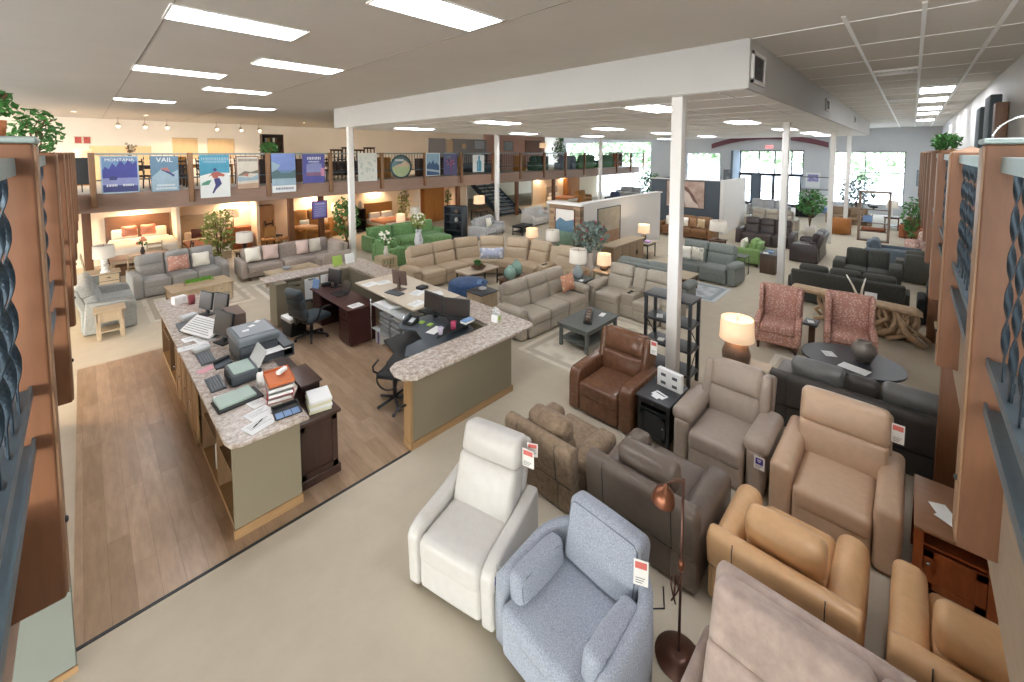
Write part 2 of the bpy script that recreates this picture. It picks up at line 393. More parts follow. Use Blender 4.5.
# recessed downlights and hanging track heads over the back balcony
def spot_lamp(x, y, z, e, col, size=.08, angle=2.4, name='glow'):
    l = bpy.data.lights.new(name, 'SPOT'); l.energy = e; l.color = lin(col); l.shadow_soft_size = size; l.spot_size = angle; l.spot_blend = .6
    o = bpy.data.objects.new(name, l); COL.objects.link(o); o.location = (x, y, z); return o
def downlight(x, y, z, label, e=90):
    t = thing('downlight', label, 'downlight', (x, y, z), 0, 'warm downlights of the back balcony')
    MB().lathe([(.1, -.012), (.1, 0), (.075, 0), (.075, -.012)], n=16, cap=False).lathe([(.1, -.012), (.075, -.012)], n=16, cap=False).build('ring', M_white, t)
    MB().lathe([(.074, -.006), (.074, -.001)], n=16).build('lens', M_spot, t)
    spot_lamp(x, y, z-.03, e, 'ffe2c0')
for x, y, lb in ((-.1, 22.2, 'lit round downlight above the red wall pictures'), (1.9, 22.3, 'lit round downlight above the bamboo panel'), (7.9, 22.2, 'lit round downlight above the dark open bookcase'),
                 (10.6, 23.2, 'lit round downlight above the stacked side tables'), (15.2, 22.0, 'lit round downlight above the grey partition panel'), (19.0, 21.5, 'lit round downlight above the framed landscape partition'), (23.0, 21.0, 'lit round downlight above the pink wall')):
    downlight(x, y, CZ-.001, lb, 190)
def track_head(x, y, label, e=40):
    t = thing('track_spotlight', label, 'spotlight', (x, y, CZ-.001), 0, 'track spotlights on the back balcony')
    MB().lathe([(.012, -.25), (.012, 0)], n=8).build('stem', M_spotcan, t)
    MB().lathe([(.06, -.2), (.075, -.05), (.05, .03)], M=at(0, .03, -.28, rx=-.9), n=14).build('lamp_head', M_spotcan, t)
    MB().lathe([(.055, -.203), (.055, -.201)], M=at(0, .03, -.28, rx=-.9), n=14).build('lens', M_spot, t)
for i, x in enumerate((1.15, 2.0, 2.75, 4.6, 5.6, 6.4)):
    track_head(x, 24.2, ['leftmost track spotlight on the cream back wall', 'second track spotlight from the red pictures', 'third track spotlight from the red pictures', 'track spotlight above the pale artwork panel', 'track spotlight above the second artwork panel', 'rightmost track spotlight near the dark bookcase'][i])
for x, y in ((3.2, 24.6), (5.0, 24.6), (-2.5, 23.5), (13, 23.5)):
    spot_lamp(x, y, 5.1, 140, 'ffe4c4')
# lamps recessed in the balcony soffit (warm light of the bedroom bays)
for i, (x, y) in enumerate(((1.2, 19), (4.2, 19.2), (7.2, 19.2), (10.2, 19.4), (13.4, 19.5), (23, 19.5), (26, 19.5), (1.8, 22.5), (5.5, 22.5), (9.5, 22.5), (-2, 19), (-1.5, 13), (-1.6, 9.5))):
    t = thing('soffit_downlight', 'small recessed downlight under the balcony soffit', 'downlight', (x, y, FZ0+.029), 0, 'soffit downlights')
    MB().lathe([(.07, -.008), (.07, 0)], n=14).build('lens', M_spot, t)
    spot_lamp(x, y, FZ0-.02, 130, 'ffddb4', .06, 2.7)
# bulkhead air vents
for i, (x, z0, z1, w_) in enumerate(((6.55, 4.73, 5.15, .62), (13.0, 4.83, 5.13, .62), (19.8, 4.85, 5.15, .62))):
    t = thing('air_vent', ['large louvred return-air vent near the bulkhead corner', 'middle small louvred vent on the white bulkhead side', 'farthest small louvred vent on the white bulkhead side'][i], 'vent', (x, 1.599, (z0+z1)/2))
    h_ = (z1-z0)/2
    MB().bb((-w_/2, -.03, -h_), (-w_/2+.05, 0, h_)).bb((w_/2-.05, -.03, -h_), (w_/2, 0, h_)).bb((-w_/2, -.03, -h_), (w_/2, 0, -h_+.05)).bb((-w_/2, -.03, h_-.05), (w_/2, 0, h_)).build('frame', M_white, t)
    MB().bb((-w_/2+.05, -.006, -h_+.05), (w_/2-.05, 0, h_-.05)).build('backing', M_dark, t)
    s = MB()
    for k in range(12): s.box((0, -.016, -h_+.06+(2*h_-.12)*k/11), (w_-.1, .02, .004), at(0, 0, 0))
    s.build('louvre', M_vent, t)
for i, (x, y) in enumerate(((10.5, .3), (16.5, .3))):
    t = thing('ceiling_diffuser', ['white square ceiling diffuser nearest the vented bulkhead corner', 'white square ceiling diffuser farther along the bulkhead side'][i], 'vent', (x, y, CZ-.001))
    d = MB()
    for k in range(4): d.bb((-.3+.07*k, -.3+.07*k, -.03+.006*k), (.3-.07*k, -.285+.07*k, 0)).bb((-.3+.07*k, .285-.07*k, -.03+.006*k), (.3-.07*k, .3-.07*k, 0)).bb((-.3+.07*k, -.3+.07*k, -.03+.006*k), (-.285+.07*k, .3-.07*k, 0)).bb((.285-.07*k, -.3+.07*k, -.03+.006*k), (.3-.07*k, .3-.07*k, 0))
    d.build('vane', M_grid, t)
    MB().bb((-.27, -.27, -.003), (.27, .27, 0)).build('plate', M_white, t)

# ---------------------------------------------------------------- railings
def twist_mesh(h, w=.03, t=.004, half=.135, seg=8):
    vs = []; fs = []; n = int(h/half*seg)
    for i in range(n+1):
        z = h*i/n; a = max(0, min(z-.09, h-.14))/half*PI
        c, s_ = math.cos(a), math.sin(a)
        for (u, v) in ((-w/2, -t/2), (w/2, -t/2), (w/2, t/2), (-w/2, t/2)): vs.append((u*c-v*s_, u*s_+v*c, z))
    for i in range(n):
        for k in range(4):
            j = (k+1) % 4; fs.append((i*4+k, i*4+j, (i+1)*4+j, (i+1)*4+k))
    b = MB().add(vs, fs, None, True)
    b.box((0, -t*.7, .05), (.024, .004, .03)); return b.mesh('twisted_bar', M_iron)
M_toe = mat('slate_steel', '5a6c77', .4, 'noise', 12, .12, metal=.4)
RZ0, RZ1 = 3.0, 3.76
BAL = twist_mesh(RZ1-RZ0)
BAL_SLIM = twist_mesh(RZ1-RZ0, w=.021)
BAL_LOW = twist_mesh(RZ1-RZ0, seg=2)
def railing(p0, p1, step, label, group, toe=True, low=False, out=(0, 0)):
    """panel from p0 to p1 (xy); out = unit vector to the shop side"""
    d = Vector((p1[0]-p0[0], p1[1]-p0[1])); L = d.length; a = math.atan2(d.y, d.x)
    t = thing('balcony_railing', label, 'railing', (p0[0], p0[1], FZ1), a, group)
    sgn = 1 if (out[0]*-math.sin(a)+out[1]*math.cos(a)) > 0 else -1
    z0, z1 = RZ0-FZ1, RZ1-FZ1
    MB().bb((.005, -.035, z1), (L-.005, .035, z1+.022)).bb((.005, -.035, z1-.035), (L-.005, -.027, z1)).bb((.005, .027, z1-.035), (L-.005, .035, z1)).build('top_rail', M_rail, t)
    MB().bb((.005, -.03, z0-.012), (L-.005, .03, z0)).bb((.005, sgn*.03-.004, z0-.03), (L-.005, sgn*.03+.004, z0+.01)).build('bottom_rail', M_toe, t)
    if toe:
        MB().bb((.005, sgn*-.045, .2), (L-.005, sgn*.03, .208)).bb((.005, sgn*.024, .18), (L-.005, sgn*.032, .23)).build('toe_bar', M_toe, t)
    n = int((L-.1)/step); off = (L-(n-1)*step)/2
    for k in range(n):
        o = bpy.data.objects.new('baluster', BAL_LOW if low else (BAL_SLIM if step > .15 else BAL)); COL.objects.link(o); o.parent = t
        o.location = (off+k*step, sgn*.014, z0); o.rotation_euler = (0, 0, PI/2*(1-sgn)+.25*(k % 2))
    return t
M_post_lit = wood('cedar_post_lit', '8f6d50', .2, .45, (9, 9, 1.2), 2.2)  # paler cedar tone: shop light on the outer faces painted into the colour
def post(name_loc, ex, label, group, top=3.8, bottom=2.22, rail='y', cap=None, peak=False):
    """wooden baluster post; ex = (dx,dy) size"""
    x, y = name_loc
    t = thing('railing_post', label, 'post', (x, y, bottom), 0, group)
    MB().box((0, 0, (top-bottom)/2), (ex[0], ex[1], top-bottom), bev=.008).build('shaft', M_post, t)
    MB().lathe([(.012, 0), (.012, .012), (.006, .016)], M=at(0, 0, .25, rx=PI/2 if rail == 'x' else 0, ry=PI/2 if rail == 'y' else 0) if False else (at(ex[0]/2, 0, .25, ry=PI/2) if rail == 'y' else at(0, ex[1]/2, .25, rx=-PI/2)), n=10).build('bolt', M_dark, t)
    fx = (ex[0]/2, 0) if rail == 'y' else (0, ex[1]/2 if y < 1 else -ex[1]/2)
    MB().box((fx[0]*1.0, fx[1]*1.0, (top-bottom)/2), (.014 if rail == 'y' else ex[0]-.016, .014 if rail == 'x' else ex[1]-.016, top-bottom-.02), bev=.003).build('lit_face', M_post_lit, t)  # thin layer added so the post's outer side looks brightly lit
    if peak: MB().add([(-ex[0]/2, -ex[1]/2, top-bottom), (ex[0]/2, -ex[1]/2, top-bottom), (ex[0]/2, ex[1]/2, top-bottom), (-ex[0]/2, ex[1]/2, top-bottom), (0, 0, top-bottom+.045)], [(0, 1, 4), (1, 2, 4), (2, 3, 4), (3, 0, 4), (0, 3, 2, 1)], None, False).build('cap', M_post_lit, t)
    if cap: MB().box((0, 0, top-bottom+.012), (ex[0]+.02, ex[1]+.02, .024), bev=.008).build('cap', M_rail, t)
    return t
# left wing: outer face x=-.11
LYS = [2.19, 3.88, 5.56, 7.25, 8.94, 10.62, 12.3, 14.0, 15.6]
for i, y in enumerate(LYS):
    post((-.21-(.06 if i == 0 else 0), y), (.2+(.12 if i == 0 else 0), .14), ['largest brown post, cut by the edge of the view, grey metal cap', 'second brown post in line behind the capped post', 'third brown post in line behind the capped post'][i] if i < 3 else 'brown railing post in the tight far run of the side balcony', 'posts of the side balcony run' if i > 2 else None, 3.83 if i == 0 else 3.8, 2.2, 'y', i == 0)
ys = [.25]+LYS+[16.95]
for i in range(len(ys)-1):
    railing((-.185, ys[i]+(.07 if i else 0)), (-.185, ys[i+1]-.07), .14, ['near twisted-iron railing panel beside the capped brown post', 'twisted-iron railing panel just past the capped brown post'][i] if i < 2 else 'twisted-iron railing panel in the far run of the side balcony', 'far railing panels of the side balcony' if i > 1 else None, True, i > 2, (1, 0))
# right wing: outer face y=-.2
RXS = [2.47, 4.45, 6.45, 8.5, 10.55, 12.6, 14.7, 16.8, 18.9, 21.0]
for i, x in enumerate(RXS):
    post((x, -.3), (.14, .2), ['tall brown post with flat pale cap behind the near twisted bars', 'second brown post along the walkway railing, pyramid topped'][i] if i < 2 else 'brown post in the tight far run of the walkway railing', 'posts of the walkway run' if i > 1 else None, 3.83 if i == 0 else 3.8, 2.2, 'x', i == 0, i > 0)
xs = [.35]+RXS
for i in range(len(xs)-1):
    railing((xs[i]+(.07 if i else 0), -.275), (xs[i+1]-.07, -.275), .165, ['near twisted-iron railing panel beside the tall walkway post', 'twisted-iron railing panel between the first two walkway posts'][i] if i < 2 else 'twisted-iron railing panel in the far run of the walkway', 'far railing panels of the walkway' if i > 1 else None, True, i > 2, (0, 1))
# back balcony: posts every 2.27 m on the face y=17
BXS = [.2+2.265*i for i in range(16)]
for i, x in enumerate(BXS):
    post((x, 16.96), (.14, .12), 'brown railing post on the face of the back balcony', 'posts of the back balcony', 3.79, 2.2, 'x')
BLAB = ['railing panel of the back balcony behind the MONTANA poster', 'railing panel of the back balcony behind the skier poster', 'railing panel of the back balcony behind the snowy lake poster',
        'railing panel of the back balcony behind the white column and pale map poster', 'railing panel of the back balcony behind the round sign', 'railing panel of the back balcony behind the coral poster',
        'railing panel of the back balcony behind the slim bottle poster']
for i in range(15):
    railing((BXS[i]+.07, 17.03), (BXS[i+1]-.07, 17.03), .15, BLAB[i] if i < 7 else 'railing panel in the far stretch of the back balcony', None if i < 7 else 'far railing panels of the back balcony', False, True, (0, -1))
# wooden pillars that carry the balconies
for i, (x, y) in enumerate(((.02, 17.25), (5.55, 17.3), (6.7, 17.3), (13.8, 17.3), (18.3, 17.25), (21.9, 17.25), (11.7, -.45), (6.33, -.42))):
    struct('column_%d' % (i+11), MB().box((x, y, (FZ0+.03)/2), (.19, .19, FZ0+.03), bev=.01), M_post)
# ---------------------------------------------------------------- upholstered seating
M_blk = mat('black_plastic', '1d1f22', .5, 'flat')
M_tag = mat('white_card', 'ecebe6', .7, 'flat')
M_tagp = mat('purple_print', '4a4596', .6, 'flat')
M_tagr = mat('red_print', 'd06a62', .6, 'flat')
M_chrome = mat('chrome', 'c9cccd', .2, 'flat', metal=1.)
M_legw = wood('walnut_leg', '5e3f2a', .3, .5)
def seat_parts(t, T, w, m, o, i, n):
    """one seat module: footrest panel, seat cushion, back shell, lumbar and head cushions; T places it"""
    D, sh, hb, tilt = o['D'], o['sh'], o['H'], o['tilt']
    yb = D/2-o['bd']
    y0 = -D/2+.02
    f0 = o['low']
    if o['foot']:
        MB().soft((0, y0+.06, (f0+sh-.17)/2+.02), (w-.012, .12, sh-.17-f0+.02), .045, puff=(0, .25, 0)).build('footrest', m, t, T)
    MB().soft((0, (y0+yb)/2+.02, sh-.11), (w-.008, yb-y0+.08, .22), .06, puff=(0, .0, .22)).build('seat_cushion', m, t, T)
    B = T @ at(0, yb, sh-.1, rx=-tilt)
    L = (hb-sh+.1)/math.cos(tilt)
    bw = w+o.get('bw', 0); cr = o.get('cr', .06)
    if o['head']:
        hs = o.get('split', .56)
        MB().soft((0, -.06, L*hs/2+.02), (bw-.01, .21, L*hs), cr, puff=(0, .3, 0)).build('lumbar_cushion', m, t, B)
        MB().soft((0, -.045, L*(1+hs)/2), (bw-.01, .22, L*(1-hs)), cr+.01, puff=(0, o.get('hp', .28), .05)).build('head_cushion', m, t, B)
    else:
        MB().soft((0, -.06, L/2+.02), (w-.01, .21, L), .08, puff=(0, .35, .05)).build('back_cushion', m, t, B)
def arm_shape(kind, aw, D, ah, sgn, o):
    b = MB(); pad = None; low = o['low']
    if kind == 'pad':
        b.soft((0, .0, (low+ah-.1)/2), (aw-.03, D-.14, ah-.1-low), .05, puff=(.08, 0, 0))
        pad = MB().soft((0, -.08, ah-.075), (aw+.05, D*.72, .17), .075, M=at(0, 0, 0), puff=(0, 0, .15))
    elif kind == 'box':
        b.soft((0, 0, (low+ah)/2), (aw, D-.06, ah-low), o.get('ar', .05), puff=(.06, 0, .05))
    elif kind == 'slope':
        pr = [(-D/2+.02, low), (-D/2+.0, ah-.12), (-D/2+.04, ah-.06), (-D/2+.12, ah-.03), (0, ah), (D/2-.12, ah+.06), (D/2-.1, low)]
        b.prism(pr, -aw/2, aw/2, bev=.03)
    elif kind == 'round':
        b.prism([(-D/2+.03, low), (-D/2+.03, ah-.16)]+[(-D/2+.03+.1*(1-math.cos(a)), ah-.16+.16*math.sin(a)) for a in (.5, 1.0, 1.57)]+[(D/2-.2, ah+.02), (D/2-.14, low)], -aw/2, aw/2, bev=min(.07, aw*.4))
    return b, pad
def sofa(name, label, cat, x, y, rz, W, D, H, m, n=1, arm='pad', aw=.2, ah=.62, sh=.47, head=True, foot=True, tilt=.22, bd=.3, legs=None, low=.02,
         wing=False, console=None, frame_h=None, split=.56, ar=.05, group=None, arms=(1, 1), m2=None, frame_over=0., panels=0, bw=0., cr=.06, hp=.28, wrap=0.):
    t = thing(name, label, cat, (x, y, 0), rz, group)
    o = dict(D=D, sh=sh, H=H, tilt=tilt, bd=bd, foot=foot, head=head, low=low, split=split, ar=ar, bw=bw, cr=cr, hp=hp)
    m2 = m2 or m
    xi0 = -W/2+(aw if arms[0] else 0); xi1 = W/2-(aw if arms[1] else 0); inner = xi1-xi0
    cw = console[1] if console else 0
    sw = (inner-cw)/n; cx = xi0
    MB().bb((xi0+.01, -D/2+.1, low), (xi1-.01, D/2-.16, sh-.17), bev=.03).build('base', m2, t)
    if low > .075:
        for lx in (-W/2+.1, W/2-.1):
            for ly in (-D/2+.1, D/2-.14): MB().lathe([(.022, 0), (.034, low+.02)], n=10).build('leg', legs or M_legw, t, at(lx, ly, 0))
    for i in range(n):
        if console and i == console[0]:
            c = MB().soft((0, -.06, .3), (cw-.01, D-.34, .52), .03).build('console', m2, t, at(cx+cw/2, 0, 0))
            for dy in (-.32, -.2): MB().lathe([(.045, 0), (.045, .012), (.036, .012), (.036, .002)], n=14).build('cup_holder', M_blk, c, at(0, dy+.02, .56))
            MB().soft((0, .06, .58), (cw-.03, .3, .05), .02).build('lid', m2, c)
            B = at(cx+cw/2, D/2-bd, sh-.1, rx=-tilt); L = (H-sh+.1)/math.cos(tilt)
            MB().soft((0, -.03, L/2), (cw-.01, .17, L-.04), .06, puff=(0, .2, .0)).build('console_back', m2, t, B)
            cx += cw
        seat_parts(t, at(cx+sw/2, 0, 0), sw, m, o, i, n); cx += sw
    # outer back shell
    L = (H-sh+.1)/math.cos(tilt); Lf = L*(frame_h or .93)
    dz = (sh-.1-low)
    wf_ = inner+(aw*1.0 if wing else -.01)+frame_over
    if wrap:
        yt = D/2-.02; f = MB().prism([(yt-.16, low), (yt-.04, low), (yt-.04, .32), (yt, .36), (yt+.04, wrap-.07), (yt+.02, wrap-.01), (yt-.06, wrap+.01), (yt-.13, wrap-.03)], -W/2+.0, W/2-.0, bev=.03).build('back_shell', m2, t)
        for k in (-1, 1): MB().tube([(k*(W/2-.2), yt-.039, low+.03), (k*(W/2-.2), yt-.039, .31), (k*(W/2-.2), yt+.002, .37), (k*(W/2-.2), yt+.041, wrap-.07), (k*(W/2-.2), yt+.02, wrap-.005)], .004, 5).build('seam', M_blk, f)
        MB().tube([(-W/2+.02, yt-.022, .335), (W/2-.02, yt-.022, .335)], .004, 5).build('seam', M_blk, f)
    else:
        fr = MB()
        B = at((xi0+xi1)/2, D/2-bd, sh-.1, rx=-tilt)
        fr.soft((0, .095, Lf/2-.06), (wf_, .13, Lf+.12), .045, puff=(0, .12, 0))
        f = fr.build('back_shell', m2, t, B)
        yb_ = D/2-bd+.095
        MB().soft((0, yb_+.03, (low+sh)/2), (inner-.0, .16, sh-low), .03).build('lower_back_panel', m2, t, at((xi0+xi1)/2, 0, 0))
        if panels:
            for k in (-1, 1): MB().soft((k*(wf_/2-.09), .158, Lf/2-.08), (.012, .02, Lf), .005).build('seam', M_blk, f)
    if wing:
        for k in (-1, 1):
            MB().soft((k*(inner/2+.03), -.03, L*.52), (.11, .26, L*.86), .05, puff=(.1, 0, 0)).build('wing', m, t, B)
    for s, on in ((-1, arms[0]), (1, arms[1])):
        if not on: continue
        b, pad = arm_shape(arm, aw, D, ah, s, o)
        a = b.build('arm', m, t, at(s*(W/2-aw/2), 0, 0))
        if pad: pad.build('arm_pad', m, a)
    return t
def pillow(label, x, y, z, rz, m, s=(.45, .14, .45), tilt=.2, group=None, name='throw_pillow'):
    o = MB().soft((0, 0, s[2]/2), s, .06, puff=(0, .6, 0), n=4).build(name, m)
    # pinched corners
    for v in o.data.vertices:
        u = abs(v.co.x)/(s[0]/2); w_ = abs(v.co.z-s[2]/2)/(s[2]/2)
        v.co.y *= max(.12, 1-.75*(max(u, w_)**3))
        k = 1-.10*(1-max(0, u*w_))*max(u, w_); v.co.x *= k; v.co.z = s[2]/2+(v.co.z-s[2]/2)*k
    o.location = (x+.23*math.sin(rz), y-.23*math.cos(rz), z+.05); o.rotation_euler = (eul(0, 0, rz) @ eul(-tilt, 0, 0)).to_euler()
    return tag(o, label, 'pillow', group)
def hang_tag(label, x, y, z, rz, kind='p', s=(.1, .15), tilt=0.):
    """price tag hanging on furniture: card with printed block and string"""
    t = thing('hang_tag', label, 'price tag', (x, y, z)); t.rotation_euler = (eul(0, 0, rz) @ eul(tilt, 0, 0)).to_euler()
    a, h = s
    MB().bb((-a/2, -.0012, -h), (a/2, .0012, 0)).build('card', M_tag, t)
    b = MB()
    if kind == 'p':
        b.bb((-a*.36, -.0022, -h*.62), (a*.36, -.0012, -h*.12)); c = M_tagp
    else:
        b.bb((-a*.4, -.0022, -h*.34), (a*.4, -.0012, -h*.08)); c = M_tagr
    pr = b.build('print', c, t)
    q = MB()
    if kind == 'p':
        q.bb((-a*.2, -.003, -h*.3), (a*.2, -.0022, -h*.24)).bb((-a*.12, -.003, -h*.42), (a*.12, -.0022, -h*.36)).build('logo', M_tag, pr)
    for k in range(3): q = MB().bb((-a*.36, -.002, -h*(.7+.09*k)), (a*(.3-.1*k), -.0012, -h*(.72+.09*k))).build('text_line', M_blk, t)
    MB().tube([(0, 0, -.005), (0, .004, .02), (.01, .01, .045)], .0012, 5).build('string', M_blk, t)
    return t
RL, RR = -PI/2, PI/2    # facing -X / facing +X
Lw = leather('white_leather', 'c8c5c0', .07, .34); Lg = leather('greige_leather', 'ab9d91', .1, .34); Lb = leather('beige_leather', 'cbae93', .09, .36)
Lbr = leather('brown_leather', '78543f', .35, .22); Lt = leather('tan_leather', 'd8ae80', .1, .36); Ltp = cloth('taupe_suede', '9a8670', '7c6a57', 18, .2)
Ldk = leather('espresso_leather', '6d6158', .14, .33); Lps = cloth('pink_taupe_suede', 'bba99e', 'a39188', 9, .2, .15)
Lch = leather('charcoal_leather', '777877', .15, .33); Lsg = cloth('sage_fabric', 'a6a5a2', '92918e', 40)
Ftw = cloth('blue_grey_tweed', 'b3b9c4', '7e8694', 130, .3)
Lts = leather('tan_grey_leather', 'b8a58c', .1); Ltau = leather('taupe_grey_leather', 'aea596', .12); Fgr = cloth('slate_fabric', '8b918d', '767c79', 30)
Fol = cloth('olive_fabric', '50504a', '3c3d38', 30); Fgn = cloth('green_velvet', '7aa06c', '628856', 10, .25, .1); Ftu = cloth('tufted_grey', 'ada299', '968b83', 30)
Lblk = leather('black_brown_leather', '4a4140', .2, .36)

# front rows -------------------------------------------------------------
sofa('recliner', 'off-white leather power recliner with slim sloped arms', 'recliner', 2.40, 2.74, math.radians(-75), .88, .97, 1.1, Lw, 1, 'slope', .12, .58, .49, bd=.34, tilt=.3, split=.62, cr=.05)
hang_tag('white and red price tag hung on the off-white recliner headrest', 2.74, 2.435, 1.06, math.radians(-76), 'r', (.12, .17))
hang_tag('second folded white tag behind the red-printed one on the off-white recliner', 2.79, 2.425, 1.1, math.radians(-60), 'w', (.1, .13))
hang_tag('white tag with purple square on the arm of the off-white recliner', 2.10, 2.186, .54, math.radians(15), 'p', (.1, .14))
sofa('recliner', 'taupe suede recliner seen from behind, beside the off-white recliner', 'recliner', 3.78, 2.82, RR, .94, .98, .84, Ltp, 1, 'pad', .2, .52, .44, bd=.3, tilt=.2, split=.5, wrap=.76)
sofa('recliner', 'espresso leather recliner seen from behind, behind the copper floor lamp', 'recliner', 3.93, 1.70, RR, 1.08, 1.08, .92, Ldk, 1, 'box', .24, .58, .46, bd=.32, tilt=.2, ar=.08, wrap=.8)
sofa('recliner', 'glossy brown leather recliner beside the black end table', 'recliner', 5.42, 3.05, RL, 1.0, 1.1, 1.04, Lbr, 1, 'round', .18, .62, .48, bd=.32, tilt=.24, wing=True, split=.5, cr=.06, bw=.06)
hang_tag('red and white price tag on the brown leather recliner', 5.6, 2.56, 1.09, RL, 'r', (.1, .2))
sofa('recliner', 'greige leather recliner with pillow arms, between black end table and beige recliner', 'recliner', 5.44, 1.5, RL, 1.02, 1.12, 1.06, Lg, 1, 'pad', .21, .64, .48, bd=.32, tilt=.25, wing=True, cr=.05, split=.5)
hang_tag('white tag with purple square on the greige recliner arm', 4.915, 1.04, .53, RL, 'p', (.1, .14))
sofa('recliner', 'wide beige leather recliner with thick padded arms', 'recliner', 5.36, .42, RL, 1.02, 1.16, 1.08, Lb, 1, 'box', .2, .62, .48, bd=.32, tilt=.25, ar=.055, bw=.16, cr=.05, split=.5, frame_over=.2)
hang_tag('red and white price tag on the beige recliner headrest', 5.66, -.02, 1.03, RL, 'r', (.1, .2))
hang_tag('white tag with purple square low on the beige recliner arm', 4.885, -.02, .5, RL, 'p', (.1, .14))
sofa('recliner', 'tan leather recliner seen from behind, before the wide beige recliner', 'recliner', 3.98, .60, RR, 1.0, 1.0, .82, Lt, 1, 'box', .22, .56, .42, bd=.34, tilt=.22, ar=.1, split=.45, wrap=.66)
sofa('recliner', 'second tan leather recliner, partly hidden by the walkway railing', 'recliner', 3.93, -.5, RR, .94, .98, .86, Lt, 1, 'box', .2, .6, .44, bd=.34, tilt=.2, ar=.07, split=.45, wrap=.68)
sofa('reclining_sofa', 'pinkish taupe suede reclining sofa at the bottom edge', 'sofa', 2.42, .0, RL, 1.78, .98, 1.06, Lps, 2, 'box', .1, .56, .46, bd=.34, tilt=.3, cr=.04, hp=.15, split=.55, frame_h=1.02, frame_over=.08)
def welt(w, h, y, r=.02):
    pts = []
    for cx, cz, a0 in ((w/2-r, h-r, 0), (-w/2+r, h-r, PI/2), (-w/2+r, r, PI), (w/2-r, r, PI*1.5)): pts += [(cx+r*math.cos(a0+q), y, cz+r*math.sin(a0+q)) for q in (0, .5, 1.05, 1.57)]
    return MB().tube(pts+[pts[0]], .006, 5)
M_welt = mat('welt_grey', '6f7682', .9, 'flat')
# tweed barrel chair
t = thing('swivel_chair', 'blue-grey tweed swivel barrel chair with loose cushions', 'armchair', (2.47, 1.63, 0), RL-.04)
def barrel(bm_, r0, r1, z0, z1, a0, a1, sx=1., n=26, top=None):
    vs = []; fs = []
    for i in range(n+1):
        a = a0+(a1-a0)*i/n; zt = top(i/n) if top else z1
        for (r, z) in ((r0, z0), (r1, z0), (r1, zt-.03), ((r0+r1)/2, zt), (r0, zt-.03)): vs.append((r*math.cos(a)*sx, r*math.sin(a), z))
    for i in range(n):
        for k in range(5):
            j = (k+1) % 5; fs.append((i*5+k, (i+1)*5+k, (i+1)*5+j, i*5+j))
    fs.append((0, 1, 2, 3, 4)); fs.append(tuple(n*5+k for k in (4, 3, 2, 1, 0)))
    return bm_.add(vs, fs, None, True)
def ubarrel(a, th, y0, low, top, n=18):
    path = [(a, y0+(0-y0)*k/6, 1, 0) for k in range(6)]+[(a*math.cos(q), a*math.sin(q)*.9, math.cos(q), math.sin(q)) for q in [PI*k/n for k in range(n+1)]]+[(-a, (0-y0)*0+y0*(k+1)/6, -1, 0) for k in range(6)]
    vs = []; fs = []; N_ = len(path)
    for i, (x, y, nx, ny) in enumerate(path):
        zt = top(i/(N_-1))
        for (o_, z) in ((-th, low), (0, low), (.01, zt*.5), (0, zt-.03), (-th*.3, zt), (-th*.7, zt), (-th, zt-.03)): vs.append((x+nx*o_, y+ny*o_, z))
    for i in range(N_-1):
        for k in range(7): jn = (k+1) % 7; fs.append((i*7+k, i*7+jn, (i+1)*7+jn, (i+1)*7+k))
    fs.append(tuple(range(6, -1, -1))); fs.append(tuple((N_-1)*7+k for k in range(7)))
    return MB().add(vs, fs, None, True)
ubarrel(.5, .1, -.44, .06, lambda u: .62+.1*math.sin(PI*u)).build('barrel_back', Ftw, t)
MB().soft((0, -.08, .2), (.8, .82, .26), .05).build('base', Ftw, t)
MB().lathe([(.3, 0), (.3, .05), (.1, .1)], n=24).build('swivel_plinth', M_blk, t)
MB().soft((0, -.12, .4), (.78, .8, .16), .06, puff=(0, 0, .15)).build('seat_cushion', Ftw, t)
bc = MB().soft((0, 0, .25), (.66, .19, .5), .06, puff=(0, .3, .05)).build('back_cushion', Ftw, t, at(.02, .2, .46, rx=-.2))
for s in (-1, 1): ab = MB().soft((0, 0, .1), (.14, .52, .24), .05, puff=(.3, 0, .1)).build('arm_bolster', Ftw, t, at(s*.325, -.15, .45, ry=s*.1)); welt(.46, .18, -.066, .05).build('welt', M_welt, ab, at(0, 0, .01, rz=PI/2)); welt(.46, .18, .066, .05).build('welt', M_welt, ab, at(0, 0, .01, rz=PI/2))
for y_ in (-.088, .09): welt(.6, .44, y_, .05).build('welt', M_welt, bc, at(0, 0, .03))
hang_tag('red and white price tag on the tweed swivel chair back', 2.6, 1.245, .94, math.radians(-65), 'r', (.1, .19), 0)
# charcoal sofa seen from behind with three head pillows
sofa('reclining_sofa', 'charcoal leather console sofa seen from behind, before the oval table', 'sofa', 7.0, .32, RR, 1.95, 1.0, .95, Lch, 2, 'pad', .2, .62, .46, bd=.34, tilt=.2, console=(1, .34), wrap=.8, m2=leather('charcoal_shell', '4b4845', .15, .4))
